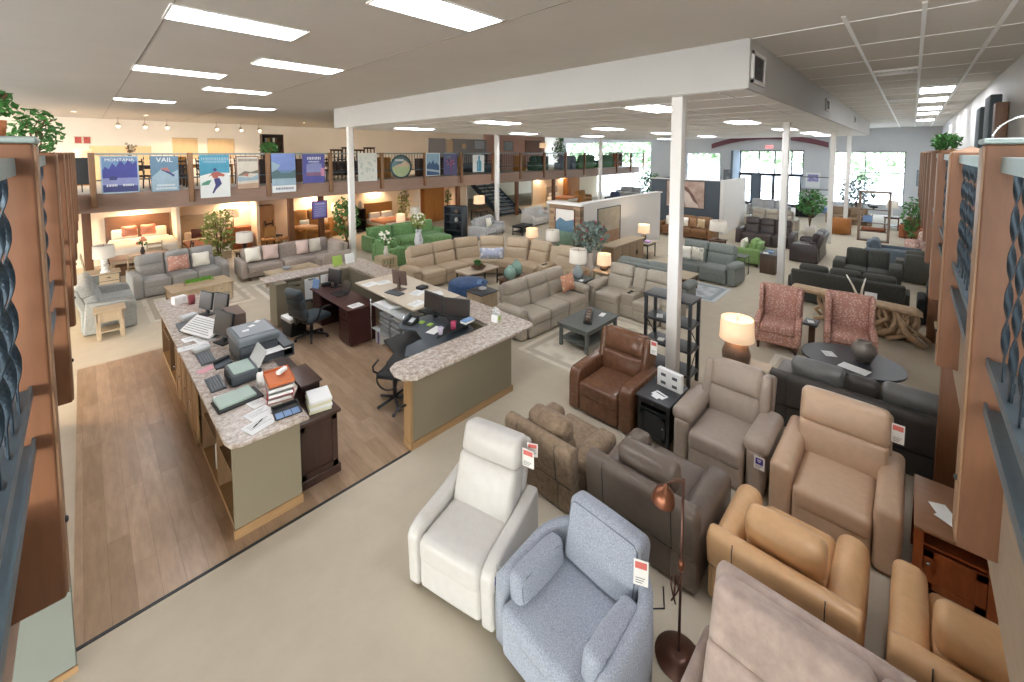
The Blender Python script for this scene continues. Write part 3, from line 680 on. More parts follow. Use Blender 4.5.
# patterned wing chairs
Fpr = mat('red_damask', 'bb8c7e', .9, 'voronoi', 26, .3, .1, 'e0c6b8', spec=.1)
def wing_chair(label, x, y, rz):
    t = thing('wing_chair', label, 'armchair', (x, y, 0), rz)
    W, D = .76, .84
    MB().soft((0, -.02, .24), (W-.06, D-.12, .22), .04).build('base', Fpr, t)
    MB().soft((0, -.1, .43), (W-.2, D-.2, .16), .05, puff=(0, 0, .15)).build('seat_cushion', Fpr, t)
    MB().soft((0, .02, .34), (W-.16, .15, .7), .06, puff=(0, .3, .04)).build('back_cushion', Fpr, t, at(0, .26, .42, rx=-.16))
    MB().soft((0, .0, .36), (W-.02, .1, .74), .04).build('back_shell', Fpr, t, at(0, .36, .36, rx=-.16))
    for s in (-1, 1):
        MB().prism([(-.4, .2), (-.4, .52), (-.34, .58), (.1, .6), (.3, .56), (.3, .2)], -.05, .05, bev=.03).build('arm', Fpr, t, at(s*(W/2-.05), 0, 0))
        MB().prism([(-.2, .0), (-.22, .3), (-.12, .5), (.08, .53), (.08, 0)], -.04, .04, bev=.025).build('wing', Fpr, t, at(s*(W/2-.05), .24, .56, rx=-.16, rz=s*-.1))
        for dy in (-.34, .34): MB().lathe([(.02, 0), (.032, .14)], n=8).build('leg', M_legw, t, at(s*.3, dy, 0))
    return t
wing_chair('red damask wing chair by the second column, with the small side table', 9.42, 1.76, RL+.12)
wing_chair('red damask wing chair behind the oval table vase', 9.78, .7, RL+.12)
sofa('sofa', 'long olive fabric sofa seen from behind, past the driftwood console', 'sofa', 12.95, 1.05, RR, 2.3, 1.0, .92, Fol, 3, 'round', .22, .6, .46, bd=.34, tilt=.22, head=False, frame_h=.86, frame_over=.3)
sofa('sofa', 'olive fabric loveseat facing the driftwood console', 'sofa', 15.75, .82, RL, 1.5, 1.0, .92, Fol, 2, 'round', .26, .62, .46, bd=.34, tilt=.22, head=False)
sofa('sofa', 'plain grey-olive sofa back beside the walkway posts', 'sofa', 16.9, -.42, RR, 1.3, .95, .9, cloth('grey_olive', '67665f', '55554f', 30), 2, 'round', .2, .6, .46, bd=.34, tilt=.2, head=False)
sofa('reclining_sofa', 'near-black leather loveseat seen from its arm end by the second column', 'sofa', 18.1, 2.5, PI, 2.0, 1.0, 1.0, Lblk, 2, 'round', .24, .64, .46, bd=.34, tilt=.25)
sofa('reclining_sofa', 'dark brown reclining sofa behind the green armchair', 'sofa', 19.5, 4.2, RL, 2.1, 1.0, 1.05, Lblk, 3, 'round', .22, .62, .46, bd=.34, tilt=.22)
sofa('sofa', 'taupe sofa farther back holding a pale sign card', 'sofa', 23.6, 4.9, RL, 2.2, 1.0, .95, Ltau, 3, 'box', .22, .6, .46, bd=.34, tilt=.2)
sofa('armchair', 'light green armchair with white pillow next to the block table', 'armchair', 15.75, 3.85, PI, .85, .85, .86, cloth('apple_green', '8fae72', '7b9a60', 30), 1, 'box', .16, .58, .45, head=False, foot=False, low=.1)
# mid floor
sofa('reclining_sofa', 'taupe-grey leather three-seat reclining sofa with a floral pillow', 'sofa', 7.12, 5.88, 0, 2.45, 1.02, 1.0, Ltau, 3, 'pad', .24, .62, .47, bd=.32, tilt=.25)
sofa('reclining_loveseat', 'taupe-grey leather loveseat with centre cup-holder console behind the black shelf', 'loveseat', 8.95, 4.58, RL, 2.1, 1.04, 1.02, Ltau, 2, 'pad', .24, .62, .47, bd=.32, tilt=.25, console=(1, .34))
sofa('reclining_sofa', 'slate fabric reclining sofa seen in part behind the console loveseat', 'sofa', 10.2, 4.75, RR, 2.0, .95, 1.02, Fgr, 2, 'pad', .2, .6, .46, bd=.32, tilt=.22)
sofa('reclining_loveseat', 'slate green-grey reclining loveseat beside the near white column', 'loveseat', 13.05, 4.4, RL-.06, 2.0, 1.0, 1.05, Fgr, 2, 'pad', .24, .62, .47, bd=.32, tilt=.22)
sofa('sofa', 'brown leather sofa loaded with pillows under the horse picture', 'sofa', 18.9, 7.2, RL, 2.4, 1.0, .9, leather('saddle_leather', '8a6443', .15), 3, 'round', .2, .6, .46, head=False, foot=False, low=.08)
# tan sectional: two runs and a wedge corner
t = thing('sectional_sofa', 'large tan leather curved sectional around the coffee table', 'sectional', (0, 0, 0))
o_ = dict(D=1.0, sh=.48, H=1.09, tilt=.24, bd=.32, foot=True, head=True, low=.05, split=.54)
mods = [(6.75, 9.98, 0, .78), (7.53, 9.98, 0, .78), (8.32, 9.9, -.32, .8), (8.95, 9.53, -.78, .8), (9.3, 8.85, -1.25, .8), (9.4, 8.08, RL, .74), (9.4, 7.0, RL, .74)]
for i, (x, y, a, w_) in enumerate(mods):
    T = at(x, y, 0, rz=a)
    oo = dict(o_); oo['foot'] = i in (0, 1, 5, 6)
    seat_parts(t, T, w_, Lts, oo, i, 7)
    MB().bb((-w_/2+.02, -.4, .05), (w_/2-.02, .34, .3), bev=.03).build('base', Lts, t, T)
    MB().soft((0, .095, .28), (w_, .13, .78), .045).build('back_shell', Lts, t, T @ at(0, .18, .37, rx=-.24))
b, pad = arm_shape('pad', .24, 1.0, .62, -1, o_); a_ = b.build('arm', Lts, t, at(6.24, 9.98, 0)); pad.build('arm_pad', Lts, a_)
b, pad = arm_shape('pad', .24, 1.0, .62, 1, o_); a_ = b.build('arm', Lts, t, at(9.4, 6.5, 0, rz=RL)); pad.build('arm_pad', Lts, a_)
c = MB().soft((0, -.06, .3), (.33, .66, .52), .03).build('console', Lts, t, at(9.4, 7.54, 0, rz=RL))
for dy in (-.28, -.16): MB().lathe([(.045, 0), (.045, .012), (.036, .012), (.036, .002)], n=14).build('cup_holder', M_blk, c, at(0, dy, .56))
MB().soft((0, .09, .34), (.33, .17, .68), .05).build('console_back', Lts, t, at(9.4, 7.54, 0, rz=RL) @ at(0, .1, .37, rx=-.24))
# left zone
sofa('reclining_sofa', 'sage grey fabric three-seat sofa with pink and cream pillows', 'sofa', 1.78, 14.75, .12, 2.15, 1.0, 1.02, Lsg, 3, 'round', .2, .62, .47, bd=.32, tilt=.22)
sofa('reclining_loveseat', 'sage grey fabric loveseat seen from its arm end beside the pale end table', 'loveseat', .22, 13.0, RR, 1.8, 1.0, 1.02, cloth('pale_sage_fabric', 'a7a8a3', '8f918d', 40), 2, 'round', .22, .62, .47, bd=.32, tilt=.32)
t = thing('sectional_sofa', 'button-tufted grey L-shaped sectional with pale pink pillows', 'sectional', (0, 0, 0))
o_ = dict(D=.95, sh=.45, H=.86, tilt=.16, bd=.28, foot=False, head=False, low=.12)
mods = [(3.72, 14.3, 0, .95), (4.72, 14.3, 0, 1.0), (5.5, 14.3, 0, .56), (5.58, 13.75, RL, .9)]
for i, (x, y, a, w_) in enumerate(mods):
    T = at(x, y, 0, rz=a); seat_parts(t, T, w_, Ftu, o_, i, 4)
    MB().bb((-w_/2, -.42, .12), (w_/2, .4, .28), bev=.02).build('base', Ftu, t, T)
    MB().soft((0, .095, .2), (w_, .12, .62), .04).build('back_shell', Ftu, t, T @ at(0, .2, .35, rx=-.16))
    k_ = MB()
    for r_ in range(2):
        for c_ in range(5): k_.ball((-.36*w_+.18*w_*c_, -.2, .22+.16*r_), .014, n=6, m=4)
    k_.build('button', mat('button_grey', '6f6862', .9, 'flat'), t, T @ at(0, .2, .35, rx=-.16))
    for lx in (-w_/2+.08, w_/2-.08): MB().lathe([(.02, 0), (.03, .14)], n=8).build('leg', M_legw, t, T @ at(lx, -.36, 0))
MB().soft((0, 0, .36), (.14, .92, .5), .03).build('arm', Ftu, t, at(3.16, 14.3, 0)); MB().soft((0, 0, .36), (.14, .92, .5), .03).build('arm', Ftu, t, at(5.58, 13.23, 0, rz=RL))
# green velvet pair
t = thing('sectional_sofa', 'green velvet sectional with chaise beside the tall vase', 'sectional', (0, 0, 0))
o_ = dict(D=1.0, sh=.46, H=.9, tilt=.16, bd=.3, foot=False, head=False, low=.06)
for i, (x, y, a, w_) in enumerate([(8.0, 14.7, 0, .95), (8.97, 14.7, 0, .95), (9.95, 14.7, 0, .95)]):
    T = at(x, y, 0, rz=a); seat_parts(t, T, w_, Fgn, o_, i, 3)
    MB().bb((-w_/2, -.45, .06), (w_/2, .4, .3), bev=.02).build('base', Fgn, t, T)
    MB().soft((0, .095, .22), (w_, .13, .66), .04).build('back_shell', Fgn, t, T @ at(0, .2, .36, rx=-.16))
MB().soft((0, 0, .25), (.95, .8, .38), .07, puff=(0, 0, .1)).build('chaise', Fgn, t, at(9.95, 13.85, 0))
for x in (7.43, 10.5): MB().soft((0, 0, .34), (.17, .95, .56), .05).build('arm', Fgn, t, at(x, 14.7, 0))
sofa('loveseat', 'green velvet loveseat seen from its side by the slatted crate table', 'loveseat', 7.35, 12.85, RR+.0, 1.3, .95, .85, Fgn, 2, 'box', .17, .62, .46, head=False, foot=False)
# ---------------------------------------------------------------- sales counters and desks
def granite():
    m, nt, b = nodes_of('granite'); N = nt.nodes; L = nt.links
    tc = N.new('ShaderNodeTexCoord')
    n1 = N.new('ShaderNodeTexNoise'); n1.inputs['Scale'].default_value = 15; n1.inputs['Detail'].default_value = 8; n1.inputs['Roughness'].default_value = .75
    n2 = N.new('ShaderNodeTexVoronoi'); n2.inputs['Scale'].default_value = 55
    L.new(tc.outputs['Object'], n1.inputs['Vector']); L.new(tc.outputs['Object'], n2.inputs['Vector'])
    r = N.new('ShaderNodeValToRGB'); e = r.color_ramp.elements
    e[0].position = .32; e[0].color = (*lin('8f7c70'), 1); e[1].position = .62; e[1].color = (*lin('dcd4cb'), 1)
    x = e.new(.48); x.color = (*lin('bfb0a4'), 1)
    L.new(n1.outputs['Fac'], r.inputs['Fac'])
    mx = N.new('ShaderNodeMix'); mx.data_type = 'RGBA'; mx.blend_type = 'MULTIPLY'; mx.inputs[0].default_value = .35
    L.new(r.outputs['Color'], mx.inputs[6]); bw = N.new('ShaderNodeRGBToBW'); L.new(n2.outputs['Color'], bw.inputs[0]); L.new(bw.outputs[0], mx.inputs[7]); L.new(mx.outputs[2], b.inputs['Base Color'])
    b.inputs['Roughness'].default_value = .25; MATS['granite'] = m; return m
M_gran = granite()
M_cpan = mat('khaki_panel', '7f7662', .7, 'noise', 2, .04)
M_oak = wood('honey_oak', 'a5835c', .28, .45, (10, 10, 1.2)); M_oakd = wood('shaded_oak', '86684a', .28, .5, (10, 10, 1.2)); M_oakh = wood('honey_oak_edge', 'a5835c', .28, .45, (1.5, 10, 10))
M_mahog = wood('dark_mahogany', '3e2a24', .35, .35, (10, 10, 1.3)); M_mahogt = wood('mahogany_top', '4a332b', .3, .3, (10, 1.3, 10))
M_cherry = wood('cherry_desk', '4c2a28', .3, .35, (10, 10, 1.3))
M_grey = mat('grey_plastic', '8e9499', .5, 'flat'); M_dkgrey = mat('slate_plastic', '4a5259', .45, 'flat'); M_ltgrey = mat('pale_plastic', 'c6cbcd', .45, 'flat')
M_paper = mat('paper', 'eceeee', .8, 'flat'); M_ink = mat('ink', '555a60', .8, 'flat'); M_screen = mat('dark_screen', '3c3634', .2, 'flat'); M_red = mat('red_plastic', 'b03a38', .5, 'flat'); M_org = mat('orange_paper', 'd0774a', .7, 'flat')
M_blue = mat('blue_card', '7d9cc6', .6, 'flat'); M_tealp = mat('mint_pad', 'a9bdb4', .5, 'flat'); M_pink = mat('pink_paper', 'd59aa5', .7, 'flat'); M_yel = mat('yellow_card', 'd6b648', .6, 'flat'); M_grn = mat('green_note', 'a8c860', .6, 'flat')
def slab(poly, z0, z1, bev=.012):
    """horizontal slab from an xy outline"""
    b = MB(); bm = bmesh.new(); vs = [bm.verts.new((x, y, z0)) for x, y in poly]; f = bm.faces.new(vs)
    g = bmesh.ops.extrude_face_region(bm, geom=[f]); bmesh.ops.translate(bm, verts=[e for e in g['geom'] if isinstance(e, bmesh.types.BMVert)], vec=(0, 0, z1-z0))
    bmesh.ops.recalc_face_normals(bm, faces=bm.faces)
    if bev: bmesh.ops.bevel(bm, geom=list(bm.edges), offset=bev, segments=2, profile=.5, affect='EDGES', clamp_overlap=True)
    bm.verts.index_update(); b.add([v.co[:] for v in bm.verts], [tuple(v.index for v in fc.verts) for fc in bm.faces], None, False); bm.free(); return b
ZT = 1.0
t = thing('sales_counter', 'long left sales counter with granite top, open oak shelves and khaki end', 'counter')
slab([(.94, 4.53), (1.56, 4.5), (1.56, 5.0), (1.68, 5.2), (1.68, 10.12), (.83, 10.12), (.83, 4.68), (.86, 4.57)], ZT-.04, ZT).build('granite_top', M_gran, t)
MB().bb((.88, 4.62, .1), (1.5, 4.66, ZT-.04)).build('end_panel', M_cpan, t)
MB().bb((.87, 4.605, 0), (1.51, 4.66, .1)).bb((.9, 4.66, 0), (1.5, 10.0, .06)).build('base_trim', M_oakh, t)
MB().bb((1.46, 4.66, .06), (1.5, 10.0, ZT-.04)).build('back_panel', M_cpan, t)
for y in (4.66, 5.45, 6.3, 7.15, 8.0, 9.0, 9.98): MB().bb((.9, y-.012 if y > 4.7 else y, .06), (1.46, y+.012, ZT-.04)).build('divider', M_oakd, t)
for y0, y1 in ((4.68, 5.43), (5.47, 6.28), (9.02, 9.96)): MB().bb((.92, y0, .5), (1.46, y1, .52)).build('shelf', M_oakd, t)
for y0, y1 in ((6.32, 6.72), (6.74, 7.13), (7.17, 7.57), (7.59, 7.98)):
    d = MB().bb((.865, y0, .1), (.88, y1, ZT-.08)).bb((.855, y0, .1), (.865, y0+.07, ZT-.08)).bb((.855, y1-.07, .1), (.865, y1, ZT-.08)).bb((.855, y0, .1), (.865, y1, .17)).bb((.855, y0, ZT-.15), (.865, y1, ZT-.08)).build('door', M_oak, t)
    MB().ball((.84, y1-.035, .55), .014).build('knob', M_chrome, d)
def simple(name, label, cat, mb, m, x, y, z, rz=0, group=None):
    o = mb.build(name, m); o.location = (x, y, z); o.rotation_euler = (0, 0, rz); return tag(o, label, cat, group)
# things kept on the open shelves
simple('file_folder', 'yellow folder leaning in the nearest open counter shelf', 'folder', MB().bb((-.01, -.13, 0), (.01, .13, .32)), M_yel, 1.05, 4.85, .535, .3)
simple('storage_jar', 'small brown jar on the nearest open counter shelf', 'jar', MB().lathe([(.045, 0), (.05, .02), (.05, .1), (.035, .12), (.035, .14)], n=14), mat('amber_jar', '8a6a4a', .3, 'flat'), 1.1, 5.15, .531)
simple('cardboard_carton', 'white and black small carton on the second open shelf', 'box', MB().box((0, 0, .07), (.18, .22, .14), bev=.004), M_paper, 1.08, 5.95, .531, .2)
for i, (m_, lb) in enumerate(((M_red, 'red'), (M_blue, 'blue'), (M_yel, 'yellow'), (M_ltgrey, 'pale grey'))):
    simple('ring_binder', lb+' binder standing low in the second open counter shelf', 'binder', MB().box((0, 0, .15), (.24, .05, .3), bev=.006), m_, 1.06, 5.55+.075*i, .061)
# dark cabinet on the staff side, riser board
t = thing('file_cabinet', 'dark mahogany cabinet with panelled end behind the sales counter', 'cabinet')
MB().bb((1.52, 4.74, .74), (2.0, 6.62, .78), bev=.008).build('cabinet_top', M_mahogt, t)
MB().bb((1.54, 4.78, .1), (1.96, 6.58, .74)).build('body', M_mahog, t)
MB().bb((1.53, 4.75, 0), (1.99, 6.6, .1), bev=.01).build('plinth', M_mahog, t)
MB().bb((1.54, 4.765, .1), (1.6, 4.782, .74)).bb((1.9, 4.765, .1), (1.96, 4.782, .74)).bb((1.54, 4.765, .67), (1.96, 4.782, .74)).bb((1.54, 4.765, .1), (1.96, 4.782, .17)).build('end_frame', M_mahog, t)
for k in range(3): d = MB().bb((1.96, 4.82+.6*k, .14), (1.975, 5.36+.6*k, .72)).build('drawer', M_mahog, t); MB().tube([(1.985, 4.99+.6*k, .5), (1.985, 5.19+.6*k, .5)], .008).build('handle', M_chrome, d)
t = thing('riser_board', 'dark brown riser board on the mahogany cabinet beside the printer', 'riser')
MB().bb((1.7, 5.15, .98), (1.95, 5.7, 1.0), bev=.004).build('board', M_mahogt, t)
for y in (5.2, 5.65): MB().bb((1.72, y-.012, .78), (1.93, y+.012, .98)).build('support', M_mahog, t)
# staff island: front, side and rear counters in a U
t = thing('reception_counter', 'U-shaped khaki reception counter with pale granite top and oak base trim', 'counter')
slab([(2.78, 4.32), (4.98, 4.32), (5.05, 4.42), (5.05, 6.28), (4.5, 6.28), (4.5, 4.86), (2.78, 4.86), (2.66, 4.78), (2.62, 4.6), (2.66, 4.42)], ZT-.045, ZT).build('granite_top', M_gran, t)
slab([(4.5, 8.55), (5.05, 8.55), (5.05, 10.42), (2.64, 10.42), (2.64, 9.9), (4.5, 9.9)], ZT-.045, ZT).build('granite_top', M_gran, t)
MB().bb((3.98, 6.28, ZT-.04), (5.05, 8.55, ZT), bev=.01).build('work_top', mat('cream_laminate', 'cfc3b0', .4, 'noise', 4, .05), t)
MB().bb((2.76, 4.45, .09), (4.6, 4.6, ZT-.045)).build('front_wall', M_cpan, t)
MB().bb((4.45, 4.6, .09), (4.6, 10.2, ZT-.045)).build('side_wall', M_cpan, t)
MB().bb((2.78, 9.98, .02), (4.45, 10.2, ZT-.045)).bb((2.78, 9.72, .02), (3.0, 9.98, ZT-.045)).bb((3.36, 9.9, .02), (4.45, 9.98, ZT-.045)).bb((3.0, 9.74, .02), (3.36, 9.98, .5)).build('rear_wall', M_cpan, t)
MB().bb((2.745, 4.43, 0), (4.62, 4.61, .09)).bb((4.45, 4.61, 0), (4.62, 10.22, .09)).build('base_trim', M_oakh, t)
MB().bb((2.755, 4.44, .09), (2.785, 4.605, ZT-.045)).build('corner_post', M_oak, t)
for k in range(2):
    d = MB().bb((3.02, 9.735, .55+.2*k), (3.34, 9.76, .73+.2*k)).build('file_drawer', mat('olive_metal', '7d7a66', .5, 'flat'), t)
    MB().bb((3.1, 9.72, .64+.2*k), (3.26, 9.735, .665+.2*k)).build('label_holder', M_chrome, d)
MB().bb((3.42, 9.89, .42), (3.74, 9.9, .9)).build('wall_calendar', M_paper, t); MB().bb((3.5, 9.884, .86), (3.66, 9.89, .89)).build('calendar_clip', M_ink, t)
MB().bb((3.78, 9.89, .44), (4.04, 9.9, .92)).build('notice_sheet', M_paper, t)
t = thing('coat_hook', 'black bent hook on the oak corner of the reception counter', 'hook', (2.735, 4.52, .58))
MB().tube([(0, 0, 0), (-.12, 0, 0), (-.15, 0, -.03), (-.17, 0, -.05)], .014).build('arm', M_blk, t); MB().ball((-.175, 0, -.055), .025).build('knob', M_blk, t)
# brown kneehole desk
t = thing('desk', 'dark cherry kneehole desk beside the black office chair', 'desk')
MB().bb((3.42, 7.66, .73), (4.02, 9.6, .76), bev=.008).build('desk_top', M_cherry, t)
for nm, y0, y1 in (('pedestal', 7.7, 8.2), ('pedestal', 9.1, 9.56)):
    p_ = MB().bb((3.47, y0, .03), (4.0, y1, .73)).build(nm, M_cherry, t)
    for k in range(3): MB().bb((3.455, y0+.03, .08+.215*k), (3.47, y1-.03, .275+.215*k)).bb((3.445, (y0+y1)/2-.05, .17+.215*k), (3.455, (y0+y1)/2+.05, .19+.215*k)).build('drawer', M_cherry, p_)
MB().bb((3.95, 8.2, .2), (3.98, 9.1, .73)).build('modesty_panel', M_cherry, t)
# wire rack with paper trays under the laminate top
t = thing('wire_rack', 'chrome wire rack of paper trays under the cream work top', 'rack')
for x in (3.86, 4.3):
    for y in (6.42, 7.62): MB().tube([(x, y, 0), (x, y, .9)], .014).build('upright', M_chrome, t)
for z in (.32, .8):
    MB().bb((3.86, 6.42, z-.01), (4.3, 7.62, z)).build('shelf', M_ltgrey, t)
for j, y in enumerate((6.72, 7.12)):
    for k in range(5):
        q = thing('paper_tray', 'white letter tray in the %s stack on the wire rack, %s from the bottom' % (('near', 'far')[j], ('first', 'second', 'third', 'fourth', 'fifth')[k]), 'tray', (4.03, y, .321+.085*k), 0, 'paper trays')
        MB().bb((-.16, -.18, 0), (.16, .18, .006)).bb((-.16, -.18, 0), (-.154, .18, .05)).bb((-.16, -.18, 0), (.16, -.174, .06)).bb((-.16, .174, 0), (.16, .18, .06)).build('shell', M_grey, q)
        MB().bb((-.15, -.165, .006), (.15, .165, .05)).build('paper', M_paper, q)
simple('paper_ream', 'white paper stack lying on the upper wire rack shelf', 'paper', MB().box((0, 0, .03), (.34, .5, .06), bev=.004), M_paper, 4.06, 7.25, .801, .1)
simple('cardboard_carton', 'brown open carton on the floor under the wire rack', 'box', MB().bb((-.16, -.22, 0), (.16, .22, .01)).bb((-.16, -.22, 0), (-.15, .22, .2)).bb((.15, -.22, 0), (.16, .22, .2)).bb((-.16, -.22, 0), (.16, -.21, .2)).bb((-.16, .21, 0), (.16, .22, .2)), mat('kraft', 'a8845c', .8, 'noise', 10, .1), 4.08, 6.85, .006)
for i, c in enumerate((M_paper, mat('purple_binder', '8a78b0', .6, 'flat'), M_paper)):
    simple('ring_binder', ('white binder nearest the cherry desk under the wire rack', 'purple binder between two white ones under the wire rack', 'white binder third in the row under the wire rack')[i], 'binder', MB().box((0, 0, .15), (.26, .06, .3), bev=.006), c, 4.06, 7.56-.075*i, .006)
# sit-stand desk with curved black top
t = thing('standing_desk', 'black curved sit-stand desk inside the reception counter corner', 'desk')
slab([(3.02, 5.0), (3.1, 4.9), (3.9, 4.88), (4.3, 5.0), (4.4, 5.4), (4.2, 6.0), (3.62, 6.1), (3.45, 5.9), (3.6, 5.6), (3.5, 5.3), (3.2, 5.25)], .93, .95, .006).build('keyboard_deck', M_dkgrey, t)
slab([(3.5, 4.92), (4.35, 4.98), (4.4, 5.5), (4.2, 6.02), (3.9, 5.98), (4.08, 5.5), (3.95, 5.22)], 1.06, 1.08, .006).build('monitor_deck', M_blk, t)
slab([(2.9, 4.95), (4.3, 4.95), (4.3, 6.1), (3.3, 6.1), (3.2, 5.6), (2.95, 5.4)], .7, .74, .006).build('desk_top', M_blk, t)
for x, y in ((3.75, 5.15), (3.9, 5.8)): MB().bb((x-.04, y-.04, 0), (x+.04, y+.04, .7)).bb((x-.25, y-.05, 0), (x+.25, y+.05, .03)).bb((x-.03, y-.03, .74), (x+.03, y+.03, .93)).build('leg', M_blk, t)
for x, y in ((4.2, 5.1), (4.15, 5.85)): MB().bb((x-.03, y-.03, .95), (x+.03, y+.03, 1.06)).build('deck_support', M_blk, t)
def monitor(label, x, y, z, rz, w=.46, h=.32, tilt=.08, back=M_blk, face=M_screen, gap=.1):
    """screen faces local -y"""
    t = thing('monitor', label, 'monitor', (x, y, z), rz)
    sc = MB().soft((0, 0, h/2), (w, .035, h), .008, n=0).build('screen_housing', back, t, at(0, 0, gap, rx=-tilt))
    MB().bb((-w/2+.018, -.0195, .02), (w/2-.018, -.0175, h-.018)).build('screen', face, sc)
    MB().bb((-.03, .02, .01), (.03, .05, gap+h*.5)).build('stand', back, t)
    MB().soft((0, .02, .008), (.24, .18, .016), .006, n=0).build('base', back, t)
    return t
def keyboard(label, x, y, z, rz, w=.42, d=.15, m=M_dkgrey, pad=True):
    t = thing('keyboard', label, 'keyboard', (x, y, z), rz)
    MB().prism([(-d/2, 0), (-d/2, .014), (d/2, .028), (d/2, 0)], -w/2, w/2).build('tray', m, t)
    k = MB()
    for r_ in range(5):
        for c in range(14): k.box((-w/2+.03+(w-.06)*c/13, -d/2+.022+(d-.044)*r_/4, .019+.0028*r_), (.021, .019, .008))
    k.build('key', mat('key_grey', '6c7378', .5, 'flat'), t); return t
def paper(label, x, y, z, rz, w=.21, h=.28, lines=4, m=None, cat='paper', name='paper_sheet', t_=.003):
    t = thing(name, label, cat, (x, y, z), rz)
    MB().bb((-w/2, -h/2, 0), (w/2, h/2, t_)).build('sheet', m or M_paper, t)
    if lines:
        b = MB()
        for k in range(lines): b.bb((-w*.38, h*(.3-.13*k), t_), (w*(.36-.1*(k % 3)), h*(.32-.13*k), t_+.0006))
        b.build('text_line', M_ink, t)
    return t
Z = ZT+.0005
# items along the long counter, rear to near
monitor('small monitor nearest the rear end of the sales counter', 1.37, 8.68, Z, RL+.35, .34, .3, .15)
monitor('second small monitor by the brown carton on the sales counter', 1.32, 7.2, Z, RL+.3, .44, .36, .17)
monitor('third small monitor just beside the rearmost one on the sales counter', 1.5, 8.25, Z, RL+.35, .36, .34, .14)
keyboard('dark keyboard nearest the rear end of the sales counter', 1.02, 8.32, Z, RL, .4, .16)
keyboard('dark keyboard in the middle of the sales counter', 1.05, 6.8, Z, RL, .42, .16)
keyboard('dark keyboard beside the small printer', 1.0, 5.95, Z, RL, .4, .15)
for i, (x, y, rz, w, h, lb) in enumerate(((1.05, 7.7, .1, .26, .2, 'white sheet below the rear keyboard on the sales counter'), (1.0, 7.36, -.05, .36, .17, 'white strip of paper across the sales counter edge'), (1.16, 7.52, .2, .22, .26, 'loose white sheet beside the white paper strip'),
    (1.2, 4.93, .25, .24, .2, 'white printed sheet in front of the mint pad'), (1.16, 4.72, .3, .3, .2, 'white printed sheet with pen at the near end of the sales counter'), (1.24, 5.16, .2, .16, .2, 'white sheet half under the red letter trays'), (1.02, 5.6, -.1, .2, .05, 'thin white strip by the near keyboard'))):
    paper(lb, x, y, Z+.0008*i, rz, w, h)
t = thing('price_book', 'big tilted white price book propped behind the rear keyboard', 'book', (1.07, 7.74, Z+.02), RL+.35)
MB().bb((-.36, -.02, 0), (.36, .012, .3)).build('page', M_paper, t, at(0, 0, .006, rx=-1.0)); q = MB()
for k in range(7): q.bb((-.32, -.022, .04+.035*k), (.3-.05*(k % 3), -.02, .046+.035*k))
q.build('text_line', M_ink, t, at(0, 0, .006, rx=-1.0)); MB().bb((-.34, .012, 0), (.34, .2, .02)).build('stand', M_dkgrey, t)
simple('pink_slip', 'pink slip of paper beside the middle keyboard', 'paper', MB().bb((-.1, -.06, 0), (.1, .06, .002)), M_pink, 1.0, 6.45, Z, .5)
t = thing('desk_phone', 'dark desk phone with handset behind the middle keyboard', 'phone', (1.17, 6.42, Z), RL)
MB().prism([(-.09, 0), (-.09, .02), (.09, .06), (.09, 0)], -.09, .09, bev=.006).build('body', M_dkgrey, t); MB().soft((0, 0, .02), (.045, .19, .04), .015).build('handset', M_blk, t, at(-.06, 0, .045, rx=.2))
simple('wrist_rest', 'pale grey rounded rest before the second small monitor', 'pad', MB().soft((0, 0, .03), (.2, .12, .06), .02), M_ltgrey, 1.05, 7.12, Z+.004, .3)
simple('card_reader', 'pale grey card machine beside the second small monitor', 'card machine', MB().soft((0, 0, .03), (.22, .1, .06), .015), M_ltgrey, 1.16, 6.66, Z+.0005, .2) if False else None
simple('receipt_printer', 'pale grey receipt box before the rear small monitor', 'receipt printer', MB().soft((0, 0, .04), (.22, .14, .08), .02), M_ltgrey, 1.14, 8.66, Z, .3)
simple('pen_cup', 'dark red cup near the rear end of the sales counter', 'cup', MB().lathe([(.05, 0), (.055, .16), (.048, .16), (.045, .02)], n=16), mat('wine_red', '8c3d45', .4, 'flat'), 1.3, 9.5, Z)
simple('tissue_box', 'white box beside the dark red cup', 'box', MB().box((0, 0, .07), (.2, .13, .14), bev=.006), M_paper, 1.14, 9.68, Z, .3)
t = thing('picture_mug', 'white mug with dark print beside the dark red cup', 'mug', (1.47, 9.42, Z)); MB().lathe([(.055, 0), (.06, .13), (.052, .13), (.05, .015)], n=16).build('body', M_paper, t); MB().lathe([(.0605, .03), (.0615, .1)], n=16, cap=False).build('print', M_ink, t)
simple('cardboard_carton', 'flat brown carton on the big printer end of the sales counter', 'box', MB().box((0, 0, .15), (.2, .5, .3), bev=.005), mat('brown_carton', '75635a', .8, 'noise', 8, .08), 1.58, 7.66, Z, 0)
# large multifunction printer
t = thing('office_printer', 'large slate grey multifunction printer on the sales counter', 'printer', (1.55, 6.42, Z), 0)
MB().soft((0, .1, .12), (.46, .62, .24), .03, n=0).build('body', M_dkgrey, t)
MB().soft((0, .1, .29), (.5, .66, .1), .03, n=0).build('scanner', mat('mid_slate_plastic', '6c757c', .45, 'flat'), t); MB().bb((-.2, -.12, .34), (.2, .34, .352)).build('scanner_lid', M_grey, t)
MB().bb((-.02, -.36, .03), (.36, -.2, .12)).bb((.25, -.36, .0), (.38, .36, .16)).build('output_tray', M_dkgrey, t); MB().bb((.0, -.37, .12), (.34, -.2, .128)).build('paper', M_paper, t)
for i in range(3): simple('sticky_note', 'white note on top of the big printer, %s' % ('near the front edge', 'in the middle', 'near the back edge')[i], 'note', MB().bb((-.04, -.03, 0), (.04, .03, .004)), M_paper, 1.46+.1*i, 6.5+.12*i, Z+.3525, .4*i)
t = thing('inkjet_printer', 'small dark printer with pale lid raised beside the near keyboard', 'printer', (1.27, 5.9, Z), RL)
